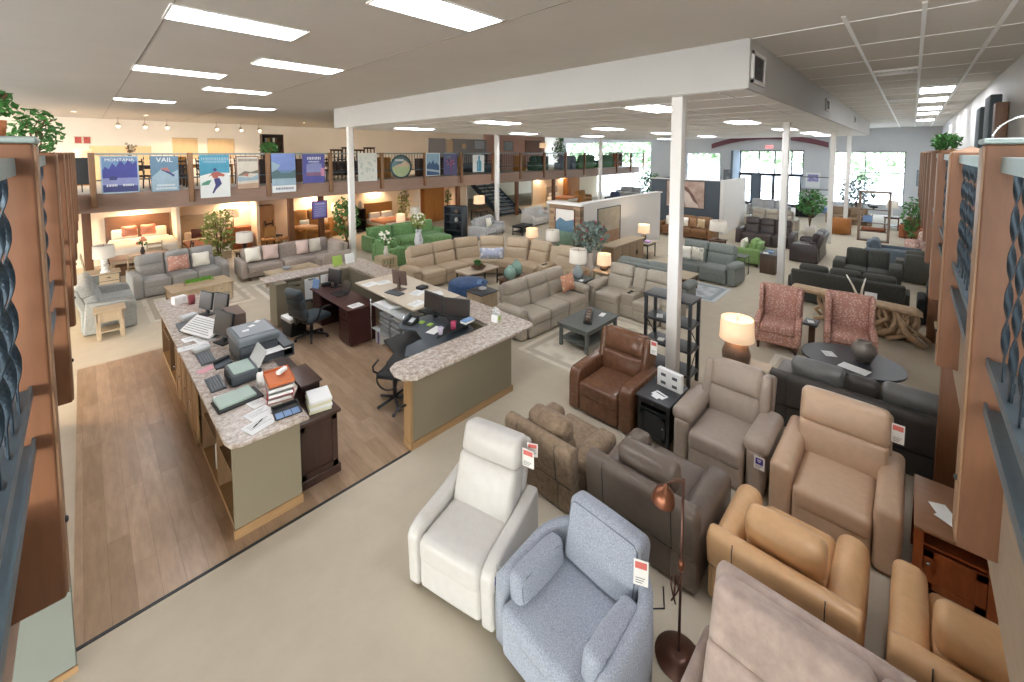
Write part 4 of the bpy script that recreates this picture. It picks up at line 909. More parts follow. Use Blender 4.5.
MB().soft((0, 0, .07), (.4, .3, .14), .02, n=0).build('body', M_dkgrey, t); MB().bb((-.17, -.12, .14), (.17, .1, .148)).build('glass_bed', M_tealp, t); MB().bb((-.19, 0, 0), (.19, .012, .2)).build('lid', M_ltgrey, t, at(.0, .13, .14, rx=-.5)); MB().bb((-.15, -.16, .02), (.15, -.148, .1)).build('front_panel', M_blk, t)
t = thing('spray_bottle', 'white spray bottle with dark cap before the red letter trays', 'bottle', (1.37, 5.52, Z)); MB().lathe([(.038, 0), (.04, .01), (.04, .15), (.02, .18)], n=16).build('body', M_paper, t); MB().lathe([(.021, .18), (.021, .21), (.012, .22)], n=12).build('cap', M_blk, t)
t = thing('desk_pad', 'mint green writing pad on a black clip tray on the sales counter', 'pad', (1.08, 5.4, Z), .08)
MB().soft((.02, -.03, .012), (.44, .3, .024), .008, n=0).build('tray', M_blk, t); MB().soft((0, 0, .04), (.36, .27, .03), .006, n=0).build('pad', M_tealp, t)
for k in range(4):
    q = thing('letter_tray', ('lowest red letter tray of the near stack', 'red letter tray second from the bottom of the near stack', 'grey letter tray third from the bottom of the near stack', 'orange papers tray on top of the near stack')[k], 'tray', (1.47, 5.16, Z+.0035+.062*k), -.25+.05*k)
    MB().bb((-.13, -.17, 0), (.13, .17, .005)).bb((-.13, -.17, 0), (-.125, .17, .045)).bb((.125, -.17, 0), (.13, .17, .045)).bb((-.13, .165, 0), (.13, .17, .06)).build('shell', (M_red, M_red, M_ltgrey, M_org)[k], q)
    MB().bb((-.12, -.17, .006), (.12, .15, .035)).build('paper', (M_paper, M_paper, M_paper, M_org)[k], q)
simple('tape_dispenser', 'small rounded white dispenser on top of the orange tray', 'dispenser', MB().soft((0, 0, .025), (.14, .06, .05), .02), M_paper, 1.5, 5.16, Z+.25, .6)
t = thing('card_tray', 'black tray with three blue cards at the near end of the sales counter', 'tray', (1.42, 4.76, Z), -.12)
MB().bb((-.13, -.12, 0), (.13, .14, .008)).bb((-.13, .12, 0), (.13, .14, .03)).bb((-.13, -.12, 0), (-.12, .14, .025)).bb((.12, -.12, 0), (.13, .14, .025)).build('tray', M_blk, t)
for k in range(3): MB().bb((-.115+.078*k, -.11, .008), (-.045+.078*k, .0, .014)).build('card', M_blue, t)
t = thing('catalogue_stack', 'stack of white catalogues on the mahogany cabinet corner', 'books', (1.83, 4.98, .7805), -.2); b = MB()
for k in range(4): MB().soft((.01*(k % 2), 0, .0175+.036*k), (.24, .3, .034), .004, n=0).build('catalogue', M_paper if k % 2 else mat('cream_catalogue', 'dcdcc0', .6, 'flat'), t)
simple('pen', 'pen lying on the near printed sheet', 'pen', MB().tube([(-.07, 0, .005), (.07, 0, .005)], .005), M_blk, 1.14, 4.74, Z+.0075, .7)
# island items
monitor('black square monitor seen from behind on the cream work top', 4.42, 7.45, Z, RL+PI+.3, .36, .3, .1, mat('taupe_plastic', '5d4b45', .45, 'flat'))
keyboard('black keyboard before the square monitor on the cream work top', 4.2, 7.3, Z, RL+.2, .4, .16)
for i, (x, y, rz, lb) in enumerate(((4.15, 8.2, .2, 'white sheets spread at the rear of the cream work top'), (4.4, 8.1, -.1, 'second white sheet at the rear of the cream work top'), (4.55, 7.0, .4, 'white sheet right of the square monitor'), (4.75, 6.7, -.3, 'folded white sheet near the end of the cream work top'), (4.2, 6.5, .2, 'crumpled white sheet at the near corner of the cream work top'))):
    paper(lb, x, y, Z+.001*i, rz, .3, .24)
simple('desk_phone', 'black phone on the cream work top behind the square monitor', 'phone', MB().soft((0, 0, .03), (.2, .18, .06), .02), M_blk, 4.75, 7.15, Z, .2)
monitor('black monitor on the cherry desk', 3.85, 9.3, .7605, RL+.25, .42, .3, .1)
t = thing('laptop', 'open dark laptop on the cherry desk', 'laptop', (3.72, 8.75, .7605), RL); MB().soft((0, 0, .009), (.36, .25, .018), .006, n=0).build('keyboard_deck', M_blk, t); q = MB().soft((0, 0, .12), (.36, .012, .24), .005, n=0).build('lid', M_blk, t, at(0, .125, .018, rx=-.35)); MB().bb((-.16, -.008, .015), (.16, -.006, .225)).build('screen', M_screen, q)
paper('white sheet on the near corner of the cherry desk', 3.66, 7.85, .7605, .1, .26, .22)
simple('standing_photo', 'small blue standing photo on the cherry desk rear', 'photo', MB().box((0, 0, .1), (.2, .02, .2), at(0, 0, 0, rx=-.25), bev=.004), M_blue, 3.5, 9.5, .765, RL+.3)
simple('desk_organizer', 'small black box beside the photo on the cherry desk', 'box', MB().box((0, 0, .04), (.2, .1, .08), bev=.01), M_blk, 3.75, 9.5, .7605)
monitor('left black monitor of the pair on the sit-stand desk', 4.05, 5.76, 1.0805, RL+.05, .5, .3, .05, gap=.03)
monitor('right black monitor of the pair on the sit-stand desk', 4.16, 5.28, 1.0805, RL+.5, .46, .3, .05, gap=.03)
paper('white sheet on the sit-stand desk deck', 3.82, 5.4, .9505, .3, .28, .16, 0)
keyboard('black keyboard on the sit-stand desk', 3.68, 5.45, .951, RL+.4, .36, .12, M_blk) if False else None
t = thing('desk_phone', 'black phone with slanted keypad on the sit-stand desk end', 'phone', (3.7, 5.92, .9505), RL+.3)
MB().prism([(-.1, 0), (-.1, .03), (.1, .1), (.1, 0)], -.1, .1, bev=.008).build('body', M_blk, t); MB().soft((0, 0, .02), (.05, .2, .04), .015).build('handset', M_dkgrey, t, at(-.07, 0, .075, rx=.34)); MB().bb((0, -.06, 0), (.08, .04, .003)).build('keypad', M_ltgrey, t, at(0, 0, .067, rx=.34))
for i, (x, y, m_, lb) in enumerate(((4.2, 5.78, M_grn, 'green sticky note pad below the left monitor'), (4.24, 5.6, M_grn, 'second green sticky note pad below the left monitor'))): simple('sticky_note', lb, 'note', MB().bb((-.04, -.04, 0), (.04, .04, .02)), m_, x-.36, y+.02, .9505, .3)
simple('pen_cup', 'pink pen cup at the end of the sit-stand desk', 'cup', MB().lathe([(.04, 0), (.045, .11), (.038, .11), (.035, .01)], n=14), mat('magenta', 'a83a5e', .5, 'flat'), 3.88, 5.0, 1.0805)
simple('paper_cup', 'pale cup with purple band beside the pink pen cup', 'cup', MB().lathe([(.03, 0), (.042, .11), (.036, .11), (.028, .01)], n=14), mat('lilac', 'b7b2c4', .5, 'flat'), 3.62, 4.98, 1.0805)
t = thing('file_tray', 'black tray with blue and white papers by the granite corner', 'tray', (4.16, 5.0, 1.1005), .1)
for o_, r_, n_ in ((0, .2, 'tray'),): MB().bb((-.1, -.07, -.02), (.12, .07, 0)).build(n_, M_blk, t)
MB().bb((-.1, -.06, 0), (.1, .06, .03)).build('paper', M_paper, t); MB().bb((-.1, -.06, .03), (.1, .06, .04)).build('cover', M_blue, t)
t = thing('tissue_box', 'white and green tissue box on the granite corner', 'tissue box', (4.66, 4.86, Z), .3)
MB().box((0, 0, .06), (.12, .12, .12), bev=.006).build('carton', M_paper, t); MB().bb((-.04, -.061, .02), (.04, -.06, .1)).build('print', M_grn, t); MB().leafball((0, 0, .16), (.05, .05, .05), 14, .09, R, 2.).build('tissue', M_paper, t)
for i, (x, lb, m_) in enumerate(((4.3, 'green magazine standing on the rear granite counter', M_grn), (4.62, 'white magazine stand on the rear granite counter', M_paper))): simple('magazine', lb, 'magazine', MB().box((0, 0, .12), (.24, .03, .24), at(0, 0, 0, rx=-.2), bev=.003), m_, x, 10.15, Z+.004, .1)
# office chairs
def office_chair(label, x, y, rz):
    t = thing('office_chair', label, 'office chair', (x, y, 0), rz); Lc = leather('navy_black_leather', '3a444a', .15, .4)
    b = MB()
    for k in range(5):
        a = 2*PI*k/5; MB().tube([(0, 0, .12), (.16*math.cos(a), .16*math.sin(a), .1), (.31*math.cos(a), .31*math.sin(a), .065)], .026, 8, r2=.018).build('leg', M_blk, t)
        MB().lathe([(.028, -.018), (.028, .018)], M=at(.31*math.cos(a), .31*math.sin(a), .032, rx=PI/2, rz=a), n=12).build('caster', M_blk, t)
    MB().lathe([(.05, .1), (.05, .14), (.03, .16), (.03, .34), (.06, .36), (.1, .4)], n=16).build('gas_lift', M_blk, t)
    MB().soft((0, -.02, .45), (.54, .54, .12), .055, puff=(0, 0, .2)).build('seat', Lc, t)
    bk = MB()
    for k in range(3): bk.soft((0, 0, .1+.2*k), (.54-.03*k, .13, .22), .06, puff=(0, .35, 0))
    bk.build('backrest', Lc, t, at(0, .26, .52, rx=-.18))
    MB().bb((-.04, .2, .4), (.04, .34, .43)).bb((-.04, .31, .4), (.04, .34, .75)).build('back_bracket', M_blk, t)
    for s in (-1, 1): MB().tube([(s*.24, .1, .42), (s*.32, .08, .48), (s*.33, .02, .66), (s*.32, -.1, .69), (s*.3, -.22, .67), (s*.3, -.24, .62)], .022).build('armrest', M_blk, t)
    return t
office_chair('black leather office chair with five-star base on the plank floor', 3.12, 8.72, RR+.25)
t = thing('office_chair', 'low black stool with arms tucked under the sit-stand desk end', 'office chair', (3.14, 5.5, 0), .6)
for k in range(5): MB().tube([(0, 0, .1), (.28*math.cos(1.257*k), .28*math.sin(1.257*k), .04)], .022, 8).build('leg', M_blk, t)
MB().lathe([(.03, .08), (.03, .44), (.08, .46)], n=12).build('gas_lift', M_blk, t); MB().soft((0, 0, .5), (.4, .4, .08), .03).build('seat', M_blk, t)
MB().lathe([(.15, -.012), (.17, 0), (.15, .012)], M=at(-.25, 0, .5, ry=PI/2), n=20, cap=False).lathe([(.15, .012), (.15, -.012)], M=at(-.25, 0, .5, ry=PI/2), n=20, cap=False).build('back_ring', M_blk, t)
for q in (-1, 1): MB().tube([(-.15, q*.2, .53), (-.2, q*.23, .58), (-.22, q*.23, .66), (-.04, q*.24, .67)], .016).build('armrest', M_blk, t)
t = thing('waste_bin', 'black bin with a white papers lid beside the office chair', 'bin', (2.95, 9.2, 0), .2)
MB().prism([(-.16, 0), (-.2, .34), (.2, .34), (.16, 0)], -.17, .17, bev=.015).build('body', M_blk, t); MB().box((0, 0, .38), (.42, .36, .07), at(0, 0, 0, rx=.12), bev=.01).build('paper_stack', M_paper, t)
# ---------------------------------------------------------------- tables, lamps, plants and rugs
M_ltoak = wood('pale_oak', 'bba88c', .25, .5); M_ltoakv = wood('pale_oak_leg', 'bba88c', .25, .5, (10, 10, 1.4)); M_blackw = mat('black_painted_wood', '26292b', .45, 'noise', 20, .15)
M_graphite = wood('graphite_wood', '5d625f', .2, .5); M_darktop = mat('charcoal_top', '3b3e42', .35, 'noise', 12, .12)
M_wal = wood('walnut', '6b4a33', .3, .45); M_cher = wood('red_cherry', 'ad6238', .3, .4, (10, 10, 1.4)); M_cherT = wood('red_cherry_top', '9a7358', .25, .3)
M_shade = emit('lit_lampshade', 'f4cfa8', .38); M_shadeoff = mat('linen_shade', 'e4ddd0', .85, 'noise', 80, .05)
M_bulb = emit('bulb', 'ffe2b0', 20); M_bronze = mat('bronze_glaze', '7a6656', .35, 'noise', 12, .25, .1); M_brass = mat('aged_copper', '8a5a44', .32, 'noise', 18, .2, metal=.8)
M_cer = mat('pale_ceramic', 'd8d4cc', .3, 'flat'); M_teal = mat('teal_glass', '8fb0a4', .2, 'noise', 10, .2); M_stone = mat('stone_top', 'c2b29e', .5, 'noise', 6, .12)
def table(label, x, y, rz, w, d, h, mt, ml, shelf=None, leg=.05, top=.035, apron=.06, name='coffee_table', cat='table', group=None, drawers=0, inset=.03, splay=False):
    t = thing(name, label, cat, (x, y, .0), rz, group)
    MB().box((0, 0, h-top/2), (w, d, top), bev=.006).build('table_top', mt, t)
    for sx in (-1, 1):
        for sy in (-1, 1): MB().box((sx*(w/2-inset-leg/2), sy*(d/2-inset-leg/2), (h-top)/2), (leg, leg, h-top), bev=.004).build('leg', ml, t)
    if apron:
        a = MB().bb((-w/2+inset+.01, -d/2+inset+.01, h-top-apron), (w/2-inset-.01, -d/2+inset+.03, h-top)).bb((-w/2+inset+.01, d/2-inset-.03, h-top-apron), (w/2-inset-.01, d/2-inset-.01, h-top)).bb((-w/2+inset+.01, -d/2+inset, h-top-apron), (-w/2+inset+.03, d/2-inset, h-top)).bb((w/2-inset-.03, -d/2+inset, h-top-apron), (w/2-inset-.01, d/2-inset, h-top)).build('apron', ml, t)
    if shelf: MB().box((0, 0, shelf), (w-2*inset-.02, d-2*inset-.02, .025), bev=.004).build('shelf', mt, t)
    for k in range(drawers):
        dw = (w-2*inset-.14)/drawers; cx = -(w/2-inset-.07)+dw*(k+.5)
        q = MB().bb((cx-dw/2+.01, -d/2+inset-.004, h-top-apron+.01), (cx+dw/2-.01, -d/2+inset+.01, h-top-.01)).build('drawer', ml, t); MB().ball((cx, -d/2+inset-.012, h-top-apron/2), .012).build('knob', M_blk, q)
    return t
def lamp(label, x, y, z, base='urn', r=.2, sh=.26, bh=.3, lit=True, m=None, br=.1, taper=.85, power=2.6, group=None):
    t = thing('table_lamp', label, 'lamp', (x, y, z), 0, group); m = m or M_cer
    P = {'urn': [(br*.6, 0), (br*.7, .01), (br*.95, bh*.3), (br, bh*.55), (br*.8, bh*.85), (br*.35, bh), (.012, bh+.01), (.012, bh+.08)],
         'stick': [(br, 0), (br, .02), (.02, .03), (.015, bh), (.012, bh+.06)],
         'glass': [(br*.8, 0), (br, bh*.2), (br*.95, bh*.6), (br*.5, bh*.85), (.02, bh), (.012, bh+.06)],
         'rings': [(br, 0), (br, .03)]+[q for k in range(5) for q in ((br*.45, .035+k*bh/5.5), (br*.75, .035+(k+.35)*bh/5.5), (br*.75, .035+(k+.7)*bh/5.5), (br*.45, .035+(k+1)*bh/5.5))]+[(.012, bh), (.012, bh+.06)],
         'block': [(br*.7, 0), (br*.7, bh), (.012, bh+.005), (.012, bh+.06)]}[base]
    MB().lathe(P, n=24 if base != 'block' else 4).build('base', m, t)
    z0 = bh+.03; s = MB(); n = 28
    s.lathe([(r, z0), (r*taper, z0+sh), (r*taper-.006, z0+sh), (r-.006, z0)], n=n, cap=False)
    s.build('shade', M_shade if lit else M_shadeoff, t)
    h_ = MB()
    for k in range(3): h_.tube([(0, 0, z0+sh-.02), (r*taper*math.cos(2.1*k), r*taper*math.sin(2.1*k), z0+sh-.01)], .003, 5)
    h_.tube([(0, 0, z0), (0, 0, z0+sh+.01)], .004, 6).ball((0, 0, z0+sh+.015), .01, n=8, m=6).build('harp', M_brass, t)
    MB().ball((0, 0, z0+sh*.45), .03).build('bulb', M_bulb if lit else M_cer, t)
    if lit:
        l = bpy.data.lights.new('lamp_glow', 'POINT'); l.energy = power; l.color = lin('ffe6c8'); l.shadow_soft_size = .05
        o = bpy.data.objects.new('lamp_glow', l); COL.objects.link(o); o.location = (x, y, z+z0+sh*.75)
    return t
M_leaf = mat('leaf_green', '4f8a44', .6, 'noise', 8, .45); M_leafy = mat('leaf_yellow_green', '8f9a4e', .6, 'noise', 8, .35); M_leafb = mat('eucalyptus', '7f938a', .7, 'noise', 8, .3); M_stem = mat('stem_brown', '6a4f38', .8, 'flat')
M_wht = mat('white_glaze', 'e6e4e0', .25, 'flat'); M_bloom = mat('white_bloom', 'efece0', .7, 'flat'); M_bloomr = mat('red_berry', 'b8495a', .6, 'flat')
def plant(label, x, y, z, h, rad, leaf=None, pot=('urn', .14, .3, None), name='potted_plant', cat='plant', count=260, size=.12, bloom=None, squash=1., trunk=True, seed=1, group=None):
    t = thing(name, label, cat, (x, y, z), 0, group); rr = random.Random(seed); k, pr, ph, pm = pot
    prof = {'urn': [(pr*.6, 0), (pr*.95, ph*.45), (pr, ph*.8), (pr*.9, ph), (pr*.8, ph), (pr*.75, ph*.9)], 'cyl': [(pr*.85, 0), (pr, ph), (pr*.9, ph), (pr*.85, ph*.9)], 'vase': [(pr*.6, 0), (pr, ph*.4), (pr*.55, ph*.85), (pr*.7, ph), (pr*.6, ph)]}[k]
    MB().lathe(prof, n=20).build('pot', pm or M_wht, t)
    s = MB(); cz = ph+(h-ph)*.55
    for _ in range(7 if trunk else 5): s.tube([(0, 0, ph*.8), (rr.uniform(-.3, .3)*rad, rr.uniform(-.3, .3)*rad, cz), (rr.uniform(-.7, .7)*rad, rr.uniform(-.7, .7)*rad, cz+(h-ph)*.3)], .007 if not trunk else .012, 5)
    s.build('stem', M_stem, t)
    MB().leafball((0, 0, cz), (rad, rad, (h-ph)*.5*squash), count, size, rr).build('foliage', leaf or M_leaf, t)
    if bloom:
        b = MB()
        for _ in range(bloom[1]):
            a = rr.uniform(0, 6.3); q = rr.uniform(.2, .95)*rad; b.ball((q*math.cos(a), q*math.sin(a), cz+rr.uniform(-.2, .5)*(h-ph)), bloom[2], n=6, m=4)
        b.build('blossom', bloom[0], t)
    return t
def rug(label, x0, y0, x1, y1, c1, c2, rz=0, band=True):
    t = thing('area_rug', label, 'rug', ((x0+x1)/2, (y0+y1)/2, 0), rz); a, b = abs(x1-x0)/2, abs(y1-y0)/2
    MB().bb((-a, -b, .0), (a, b, .006)).build('pile', mat('rug_'+c1+c2, c1, .95, 'voronoi', 3.5, .2, 0, c2, spec=.05), t)
    if band: e = .12; MB().bb((-a+.1, -b+.1, .006), (a-.1, -b+.1+e, .0075)).bb((-a+.1, b-.1-e, .006), (a-.1, b-.1, .0075)).bb((-a+.1, -b+.1+e, .006), (-a+.1+e, b-.1-e, .0075)).bb((a-.1-e, -b+.1+e, .006), (a-.1, b-.1-e, .0075)).build('border', mat('rugband_'+c2, c2, .95, 'noise', 40, .1, spec=.05), t)
    return t
# near front ------------------------------------------------------------
t = thing('end_table', 'black end table with cabinet door between brown and greige recliners', 'table', (5.26, 2.27, 0), RL)
MB().box((0, 0, .605), (.46, .62, .03), bev=.006).build('table_top', M_darktop, t)
MB().bb((-.2, -.27, .08), (-.18, .28, .59)).bb((.18, -.27, .08), (.2, .28, .59)).bb((-.2, .26, .08), (.2, .28, .59)).bb((-.2, -.27, .08), (.2, .28, .1)).bb((-.2, -.27, .44), (.2, .28, .46)).build('body', M_blackw, t)
d = MB().bb((-.17, -.285, .11), (.17, -.268, .43)).bb((-.17, -.293, .11), (-.12, -.285, .43)).bb((.12, -.293, .11), (.17, -.285, .43)).bb((-.17, -.293, .11), (.17, -.285, .16)).bb((-.17, -.293, .38), (.17, -.285, .43)).build('door', M_blackw, t); MB().ball((.14, -.3, .29), .012).build('knob', M_chrome, d)
q = MB().bb((-.18, -.28, .525), (.18, -.268, .585)).build('drawer', M_blackw, t); MB().ball((0, -.29, .555), .012).build('knob', M_chrome, q)
for sx in (-1, 1):
    for sy in (-1, 1): MB().bb((sx*.19-.02, sy*.255-.02, 0), (sx*.19+.02, sy*.255+.02, .6)).build('leg', M_blackw, t)
t = thing('display_box', 'white box printed with four small pictures on the black end table', 'box', (5.38, 2.22, .6205), RL-.1)
MB().box((0, 0, .12), (.34, .07, .24), bev=.003).build('carton', M_paper, t)
for k, (sx, sz) in enumerate(((-.08, .06), (.08, .06), (-.08, .17), (.08, .17))): MB().bb((sx-.035, -.0365, sz-.02), (sx+.035, -.0355, sz+.02)).build('picture', M_ink, t)
t = thing('info_card', 'white sale card lying on the black end table', 'card', (5.13, 2.25, .6205), RL-.3); MB().bb((-.09, -.06, 0), (.09, .06, .003)).bb((-.05, -.11, .003), (.05, -.02, .006)).build('card', M_paper, t); MB().bb((-.07, .01, .003), (.07, .03, .0036)).build('text_line', M_ink, t)
t = thing('etagere', 'tall black open shelf unit behind the near white column', 'shelf', (6.78, 2.8, 0), RL)
for k, z in enumerate((.2, .6, 1.0, 1.4)): MB().box((0, 0, z), (.8, .42, .04), bev=.004).build('shelf', M_darktop, t)
for sx in (-1, 1):
    for sy in (-1, 1): MB().bb((sx*.37-.025, sy*.18-.02, 0), (sx*.37+.025, sy*.18+.02, 1.4)).build('upright', M_blackw, t)
    MB().tube([(sx*.37, -.16, .22), (sx*.37, .16, .58)], .008).tube([(sx*.37, .16, .62), (sx*.37, -.16, .98)], .008).build('brace', M_blackw, t)
simple('leaflet', 'white leaflet on the upper shelf of the black shelf unit', 'leaflet', MB().box((0, 0, .004), (.16, .1, .008)), M_paper, 6.72, 2.98, 1.0205, .4)
simple('leaflet', 'white leaflet in the middle of the black shelf unit', 'leaflet', MB().box((0, 0, .004), (.12, .1, .008)), M_paper, 6.72, 2.95, .6205, .2)
table('pale stone-topped side table under the big bronze lamp', 6.92, 1.72, 0, .8, .62, .5, M_stone, M_ltoakv, .15, .06, name='side_table')
lamp('big lit lamp with round bronze base and drum shade behind the greige recliner', 6.86, 1.82, .5005, 'urn', .24, .32, .42, True, M_bronze, .2, .94, 4)
# copper pharmacy floor lamp
M_dkbr = mat('dark_copper', '66463a', .32, 'noise', 14, .25, metal=.5)
t = thing('floor_lamp', 'copper pharmacy floor lamp with dome shade and stepped round base', 'floor lamp', (2.95, 1.1, 0))
MB().lathe([(.17, 0), (.17, .012), (.14, .02), (.14, .028), (.1, .036), (.1, .044), (.05, .052), (.02, .06)], n=32).build('base', M_dkbr, t)
MB().tube([(0, 0, .05), (0, 0, 1.42)], .011).build('pole', M_dkbr, t)
MB().lathe([(.018, .7), (.024, .72), (.024, .76), (.018, .78)], n=12).build('collar', M_brass, t)
MB().tube([(0, 0, 1.4), (-.03, .05, 1.4), (-.06, .1, 1.35)], .009).build('arm', M_dkbr, t)
MB().lathe([(.085, -.06), (.08, -.03), (.065, .02), (.04, .045), (.018, .055), (.012, .08), (.0, .08)], M=at(-.07, .11, 1.28, rx=.15), n=24, cap=False).build('shade', M_brass, t)
MB().ball((-.07, .11, 1.25), .03).build('bulb', M_cer, t)
for k in range(3): pass
MB().tube([(.03*math.cos(a)*1.6+.02, .05+.02*math.sin(a*1.7), .5+.1*math.sin(a)) for a in [i*.55 for i in range(24)]], .006, 6).build('coiled_cord', M_dkbr, t)
# cables lying about
for lb, pts in (('black cable on the carpet behind the espresso recliner', [(3.36, 1.4, .006), (3.2, 1.32, .006), (3.1, 1.42, .006), (3.2, 1.55, .006), (3.05, 1.5, .006), (2.98, 1.4, .006)]),
                ('white cable on the carpet by the floor lamp base', [(2.72, 1.0, .006), (2.8, .98, .006), (2.85, .9, .006), (2.83, .8, .006)]),
                ('black cable loop on the carpet between off-white and taupe recliners', [(2.98, 2.42, .006), (3.1, 2.35, .006), (3.2, 2.42, .006), (3.26, 2.3, .006), (3.18, 2.2, .006)]),
                ('black cable bundle on the carpet in front of the cherry end cabinet', [(4.6, -.22, .01), (4.5, -.3, .01), (4.42, -.25, .01), (4.4, -.34, .01), (4.5, -.38, .01), (4.55, -.3, .01)]),
                ('black cables on the carpet between greige and beige recliners', [(5.3, .95, .006), (5.6, .98, .006), (5.8, .955, .006), (6.1, 1.0, .006), (6.25, .9, .006)])):
    simple('floor_cable', lb, 'cable', MB().tube(pts, .006, 6), M_paper if 'white' in lb else M_blk, 0, 0, 0)
# red cherry end cabinet below the walkway
t = thing('end_cabinet', 'red cherry end cabinet with panelled door under the walkway posts', 'cabinet', (5.14, -.4, 0), RL)
MB().box((0, 0, .645), (.5, .78, .03), bev=.008).build('cabinet_top', M_cherT, t)
MB().bb((-.21, -.3, .1), (-.19, .34, .63)).bb((.19, -.3, .1), (.21, .34, .63)).bb((-.21, .32, .1), (.21, .34, .63)).bb((-.21, -.3, .1), (.21, .34, .12)).bb((-.21, -.3, .46), (.21, .34, .48)).bb((-.21, -.34, .6), (.21, .34, .63)).build('body', M_cher, t)
d = MB().bb((-.18, -.325, .12), (.18, -.31, .45)).bb((-.18, -.335, .12), (-.12, -.325, .45)).bb((.12, -.335, .12), (.18, -.325, .45)).bb((-.18, -.335, .12), (.18, -.325, .18)).bb((-.18, -.335, .39), (.18, -.325, .45)).build('door', M_cher, t); MB().ball((-.15, -.345, .34), .014).build('knob', M_chrome, d)
for sx in (-1, 1):
    for sy in (-1, 1): MB().bb((sx*.215-.03, sy*.32-.03, 0), (sx*.215+.03, sy*.32+.03, .63)).build('corner_post', M_cher, t)
MB().bb((-.22, -.335, .03), (.22, -.31, .1)).build('kick_rail', M_mahog, t)
for i, (x, y, r) in enumerate(((5.1, -.33, .4), (5.0, -.38, 1.0))): simple('flyer', ('white flyer on the red cherry cabinet', 'second white flyer under the first on the red cherry cabinet')[i], 'flyer', MB().bb((-.09, -.06, 0), (.09, .06, .002)).bb((-.02, -.03, .002), (.03, .0, .0025)), M_paper, x, y, .6605+.003*i, r)
# oval table, vase, rug by the wing chairs
rug('pale scroll-bordered rug under the oval table', 7.6, -1.05, 8.95, 1.7, 'd9d3c6', 'c3baa9')
t = thing('oval_table', 'dark oval coffee table on pale wood legs before the wing chairs', 'table', (8.45, .56, .008), 0)
def oval(a, b, z0, z1, n=40): return MB().add([(a*math.cos(2*PI*i/n), b*math.sin(2*PI*i/n), z) for z in (z0, z1) for i in range(n)], [tuple(range(n-1, -1, -1)), tuple(range(n, 2*n))]+[(i, (i+1) % n, n+(i+1) % n, n+i) for i in range(n)], None, False)
oval(.58, .66, .43, .465).build('table_top', M_darktop, t)
oval(.46, .54, .14, .155).build('shelf', M_stone, t)
for sx in (-1, 1):
    for sy in (-1, 1): MB().box((sx*.32, sy*.4, .215), (.07, .07, .43), bev=.006).build('leg', M_ltoakv, t)
t = thing('vase', 'rounded pewter glazed vase on the oval table', 'vase', (8.5, .42, .474)); MB().lathe([(.07, 0), (.1, .03), (.15, .14), (.165, .2), (.14, .27), (.08, .31), (.095, .335), (.08, .335), (.07, .31)], n=26).build('body', mat('pewter_glaze', '8f867e', .3, 'noise', 6, .25, metal=.3), t)
paper('white brochure on the near edge of the oval table', 8.12, .5, .474, RL-.3, .36, .22, 0); paper('white scattered leaflets on the oval table by the vase', 8.45, .85, .474, .5, .2, .16, 2)
t = thing('side_table', 'small dark C-shaped side table between the two wing chairs', 'table', (9.42, 1.235, 0)); MB().box((0, 0, .6), (.34, .22, .04), bev=.005).build('table_top', M_darktop, t); MB().bb((.1, -.05, .03), (.15, .05, .58)).build('leg', M_wal, t); MB().bb((-.15, -.1, 0), (.17, .1, .03)).build('foot_plate', M_blackw, t)
paper('white card on the small side table between the wing chairs', 9.4, 1.24, .6205, .3, .14, .1, 0)
# driftwood console
t = thing('driftwood_console', 'gnarled driftwood console table behind the wing chairs', 'table', (11.35, .75, 0)); M_drift = wood('driftwood', 'cbad8a', .35, .7, (3, 3, 3), 3); rr = random.Random(5)
b = MB()
b.prism([(-1.05, .6), (-.7, .62), (0, .64), (.8, .66), (1.15, .7), (1.1, .74), (.5, .73), (-.3, .7), (-.95, .68)], -.2, .2, bev=.02); b.build('table_top', M_drift, t)
for k in range(34):
    y0 = rr.uniform(-.85, .7) if k < 12 else rr.uniform(-1.0, -.3); x0 = rr.uniform(-.2, .2)
    MB().tube([(x0+rr.uniform(-.1, .1), y0+rr.uniform(-.35, .35), 0.03), (x0+rr.uniform(-.15, .15), y0+rr.uniform(-.2, .2), .22), (x0, y0+rr.uniform(-.15, .15), .45), (x0*.6, y0+rr.uniform(-.1, .1), .64)], .05, 7, r2=.035).build('root', M_drift, t)
simple('price_card', 'white folded card standing on the driftwood console', 'card', MB().bb((-.1, -.004, 0), (.1, .004, .16), at(0, 0, 0, rx=-.4)), M_paper, 11.3, .5, .725, RL)
t = thing('antler_ornament', 'pale bleached antler ornament on the driftwood console', 'ornament', (11.42, .72, .735)); MB().tube([(0, -.06, .0), (0, -.08, .2), (.02, -.12, .4)], .025, 7, r2=.012).tube([(0, .0, 0), (0, .08, .2), (.0, .2, .42)], .025, 7, r2=.012).bb((-.05, -.12, -.0), (.05, .1, .03)).build('antler', M_bloom, t)
# block table, green armchair surrounds
t = thing('block_table', 'dark wood block end table with stone top by the second column', 'table', (15.2, 3.12, 0), RL); MB().box((0, 0, .3), (.42, .9, .6), bev=.01).build('body', wood('dark_block', '5a4636', .3, .5, (10, 10, 1.2)), t); MB().box((0, 0, .615), (.46, .96, .03), bev=.006).build('table_top', M_graphite, t)
simple('blue_bowl', 'blue glass bowl on the dark block end table', 'bowl', MB().lathe([(.04, 0), (.1, .05), (.09, .05), (.035, .012)], n=16), M_blue, 15.0, 3.1, .6305); paper('white card beside the blue bowl on the block table', 14.88, 3.2, .6305, .3, .2, .14, 0)
t = thing('side_table', 'grey metal C-frame side table before the green armchair', 'table', (14.1, 3.68, 0)); MB().box((0, 0, .6), (.5, .32, .02)).build('table_top', M_graphite, t); MB().tube([(-.23, -.14, .6), (-.23, -.14, .01), (.23, -.14, .01), (.23, -.14, .6)], .014).tube([(-.23, .14, .6), (-.23, .14, .01), (.23, .14, .01), (.23, .14, .6)], .014).build('frame', M_graphite, t)
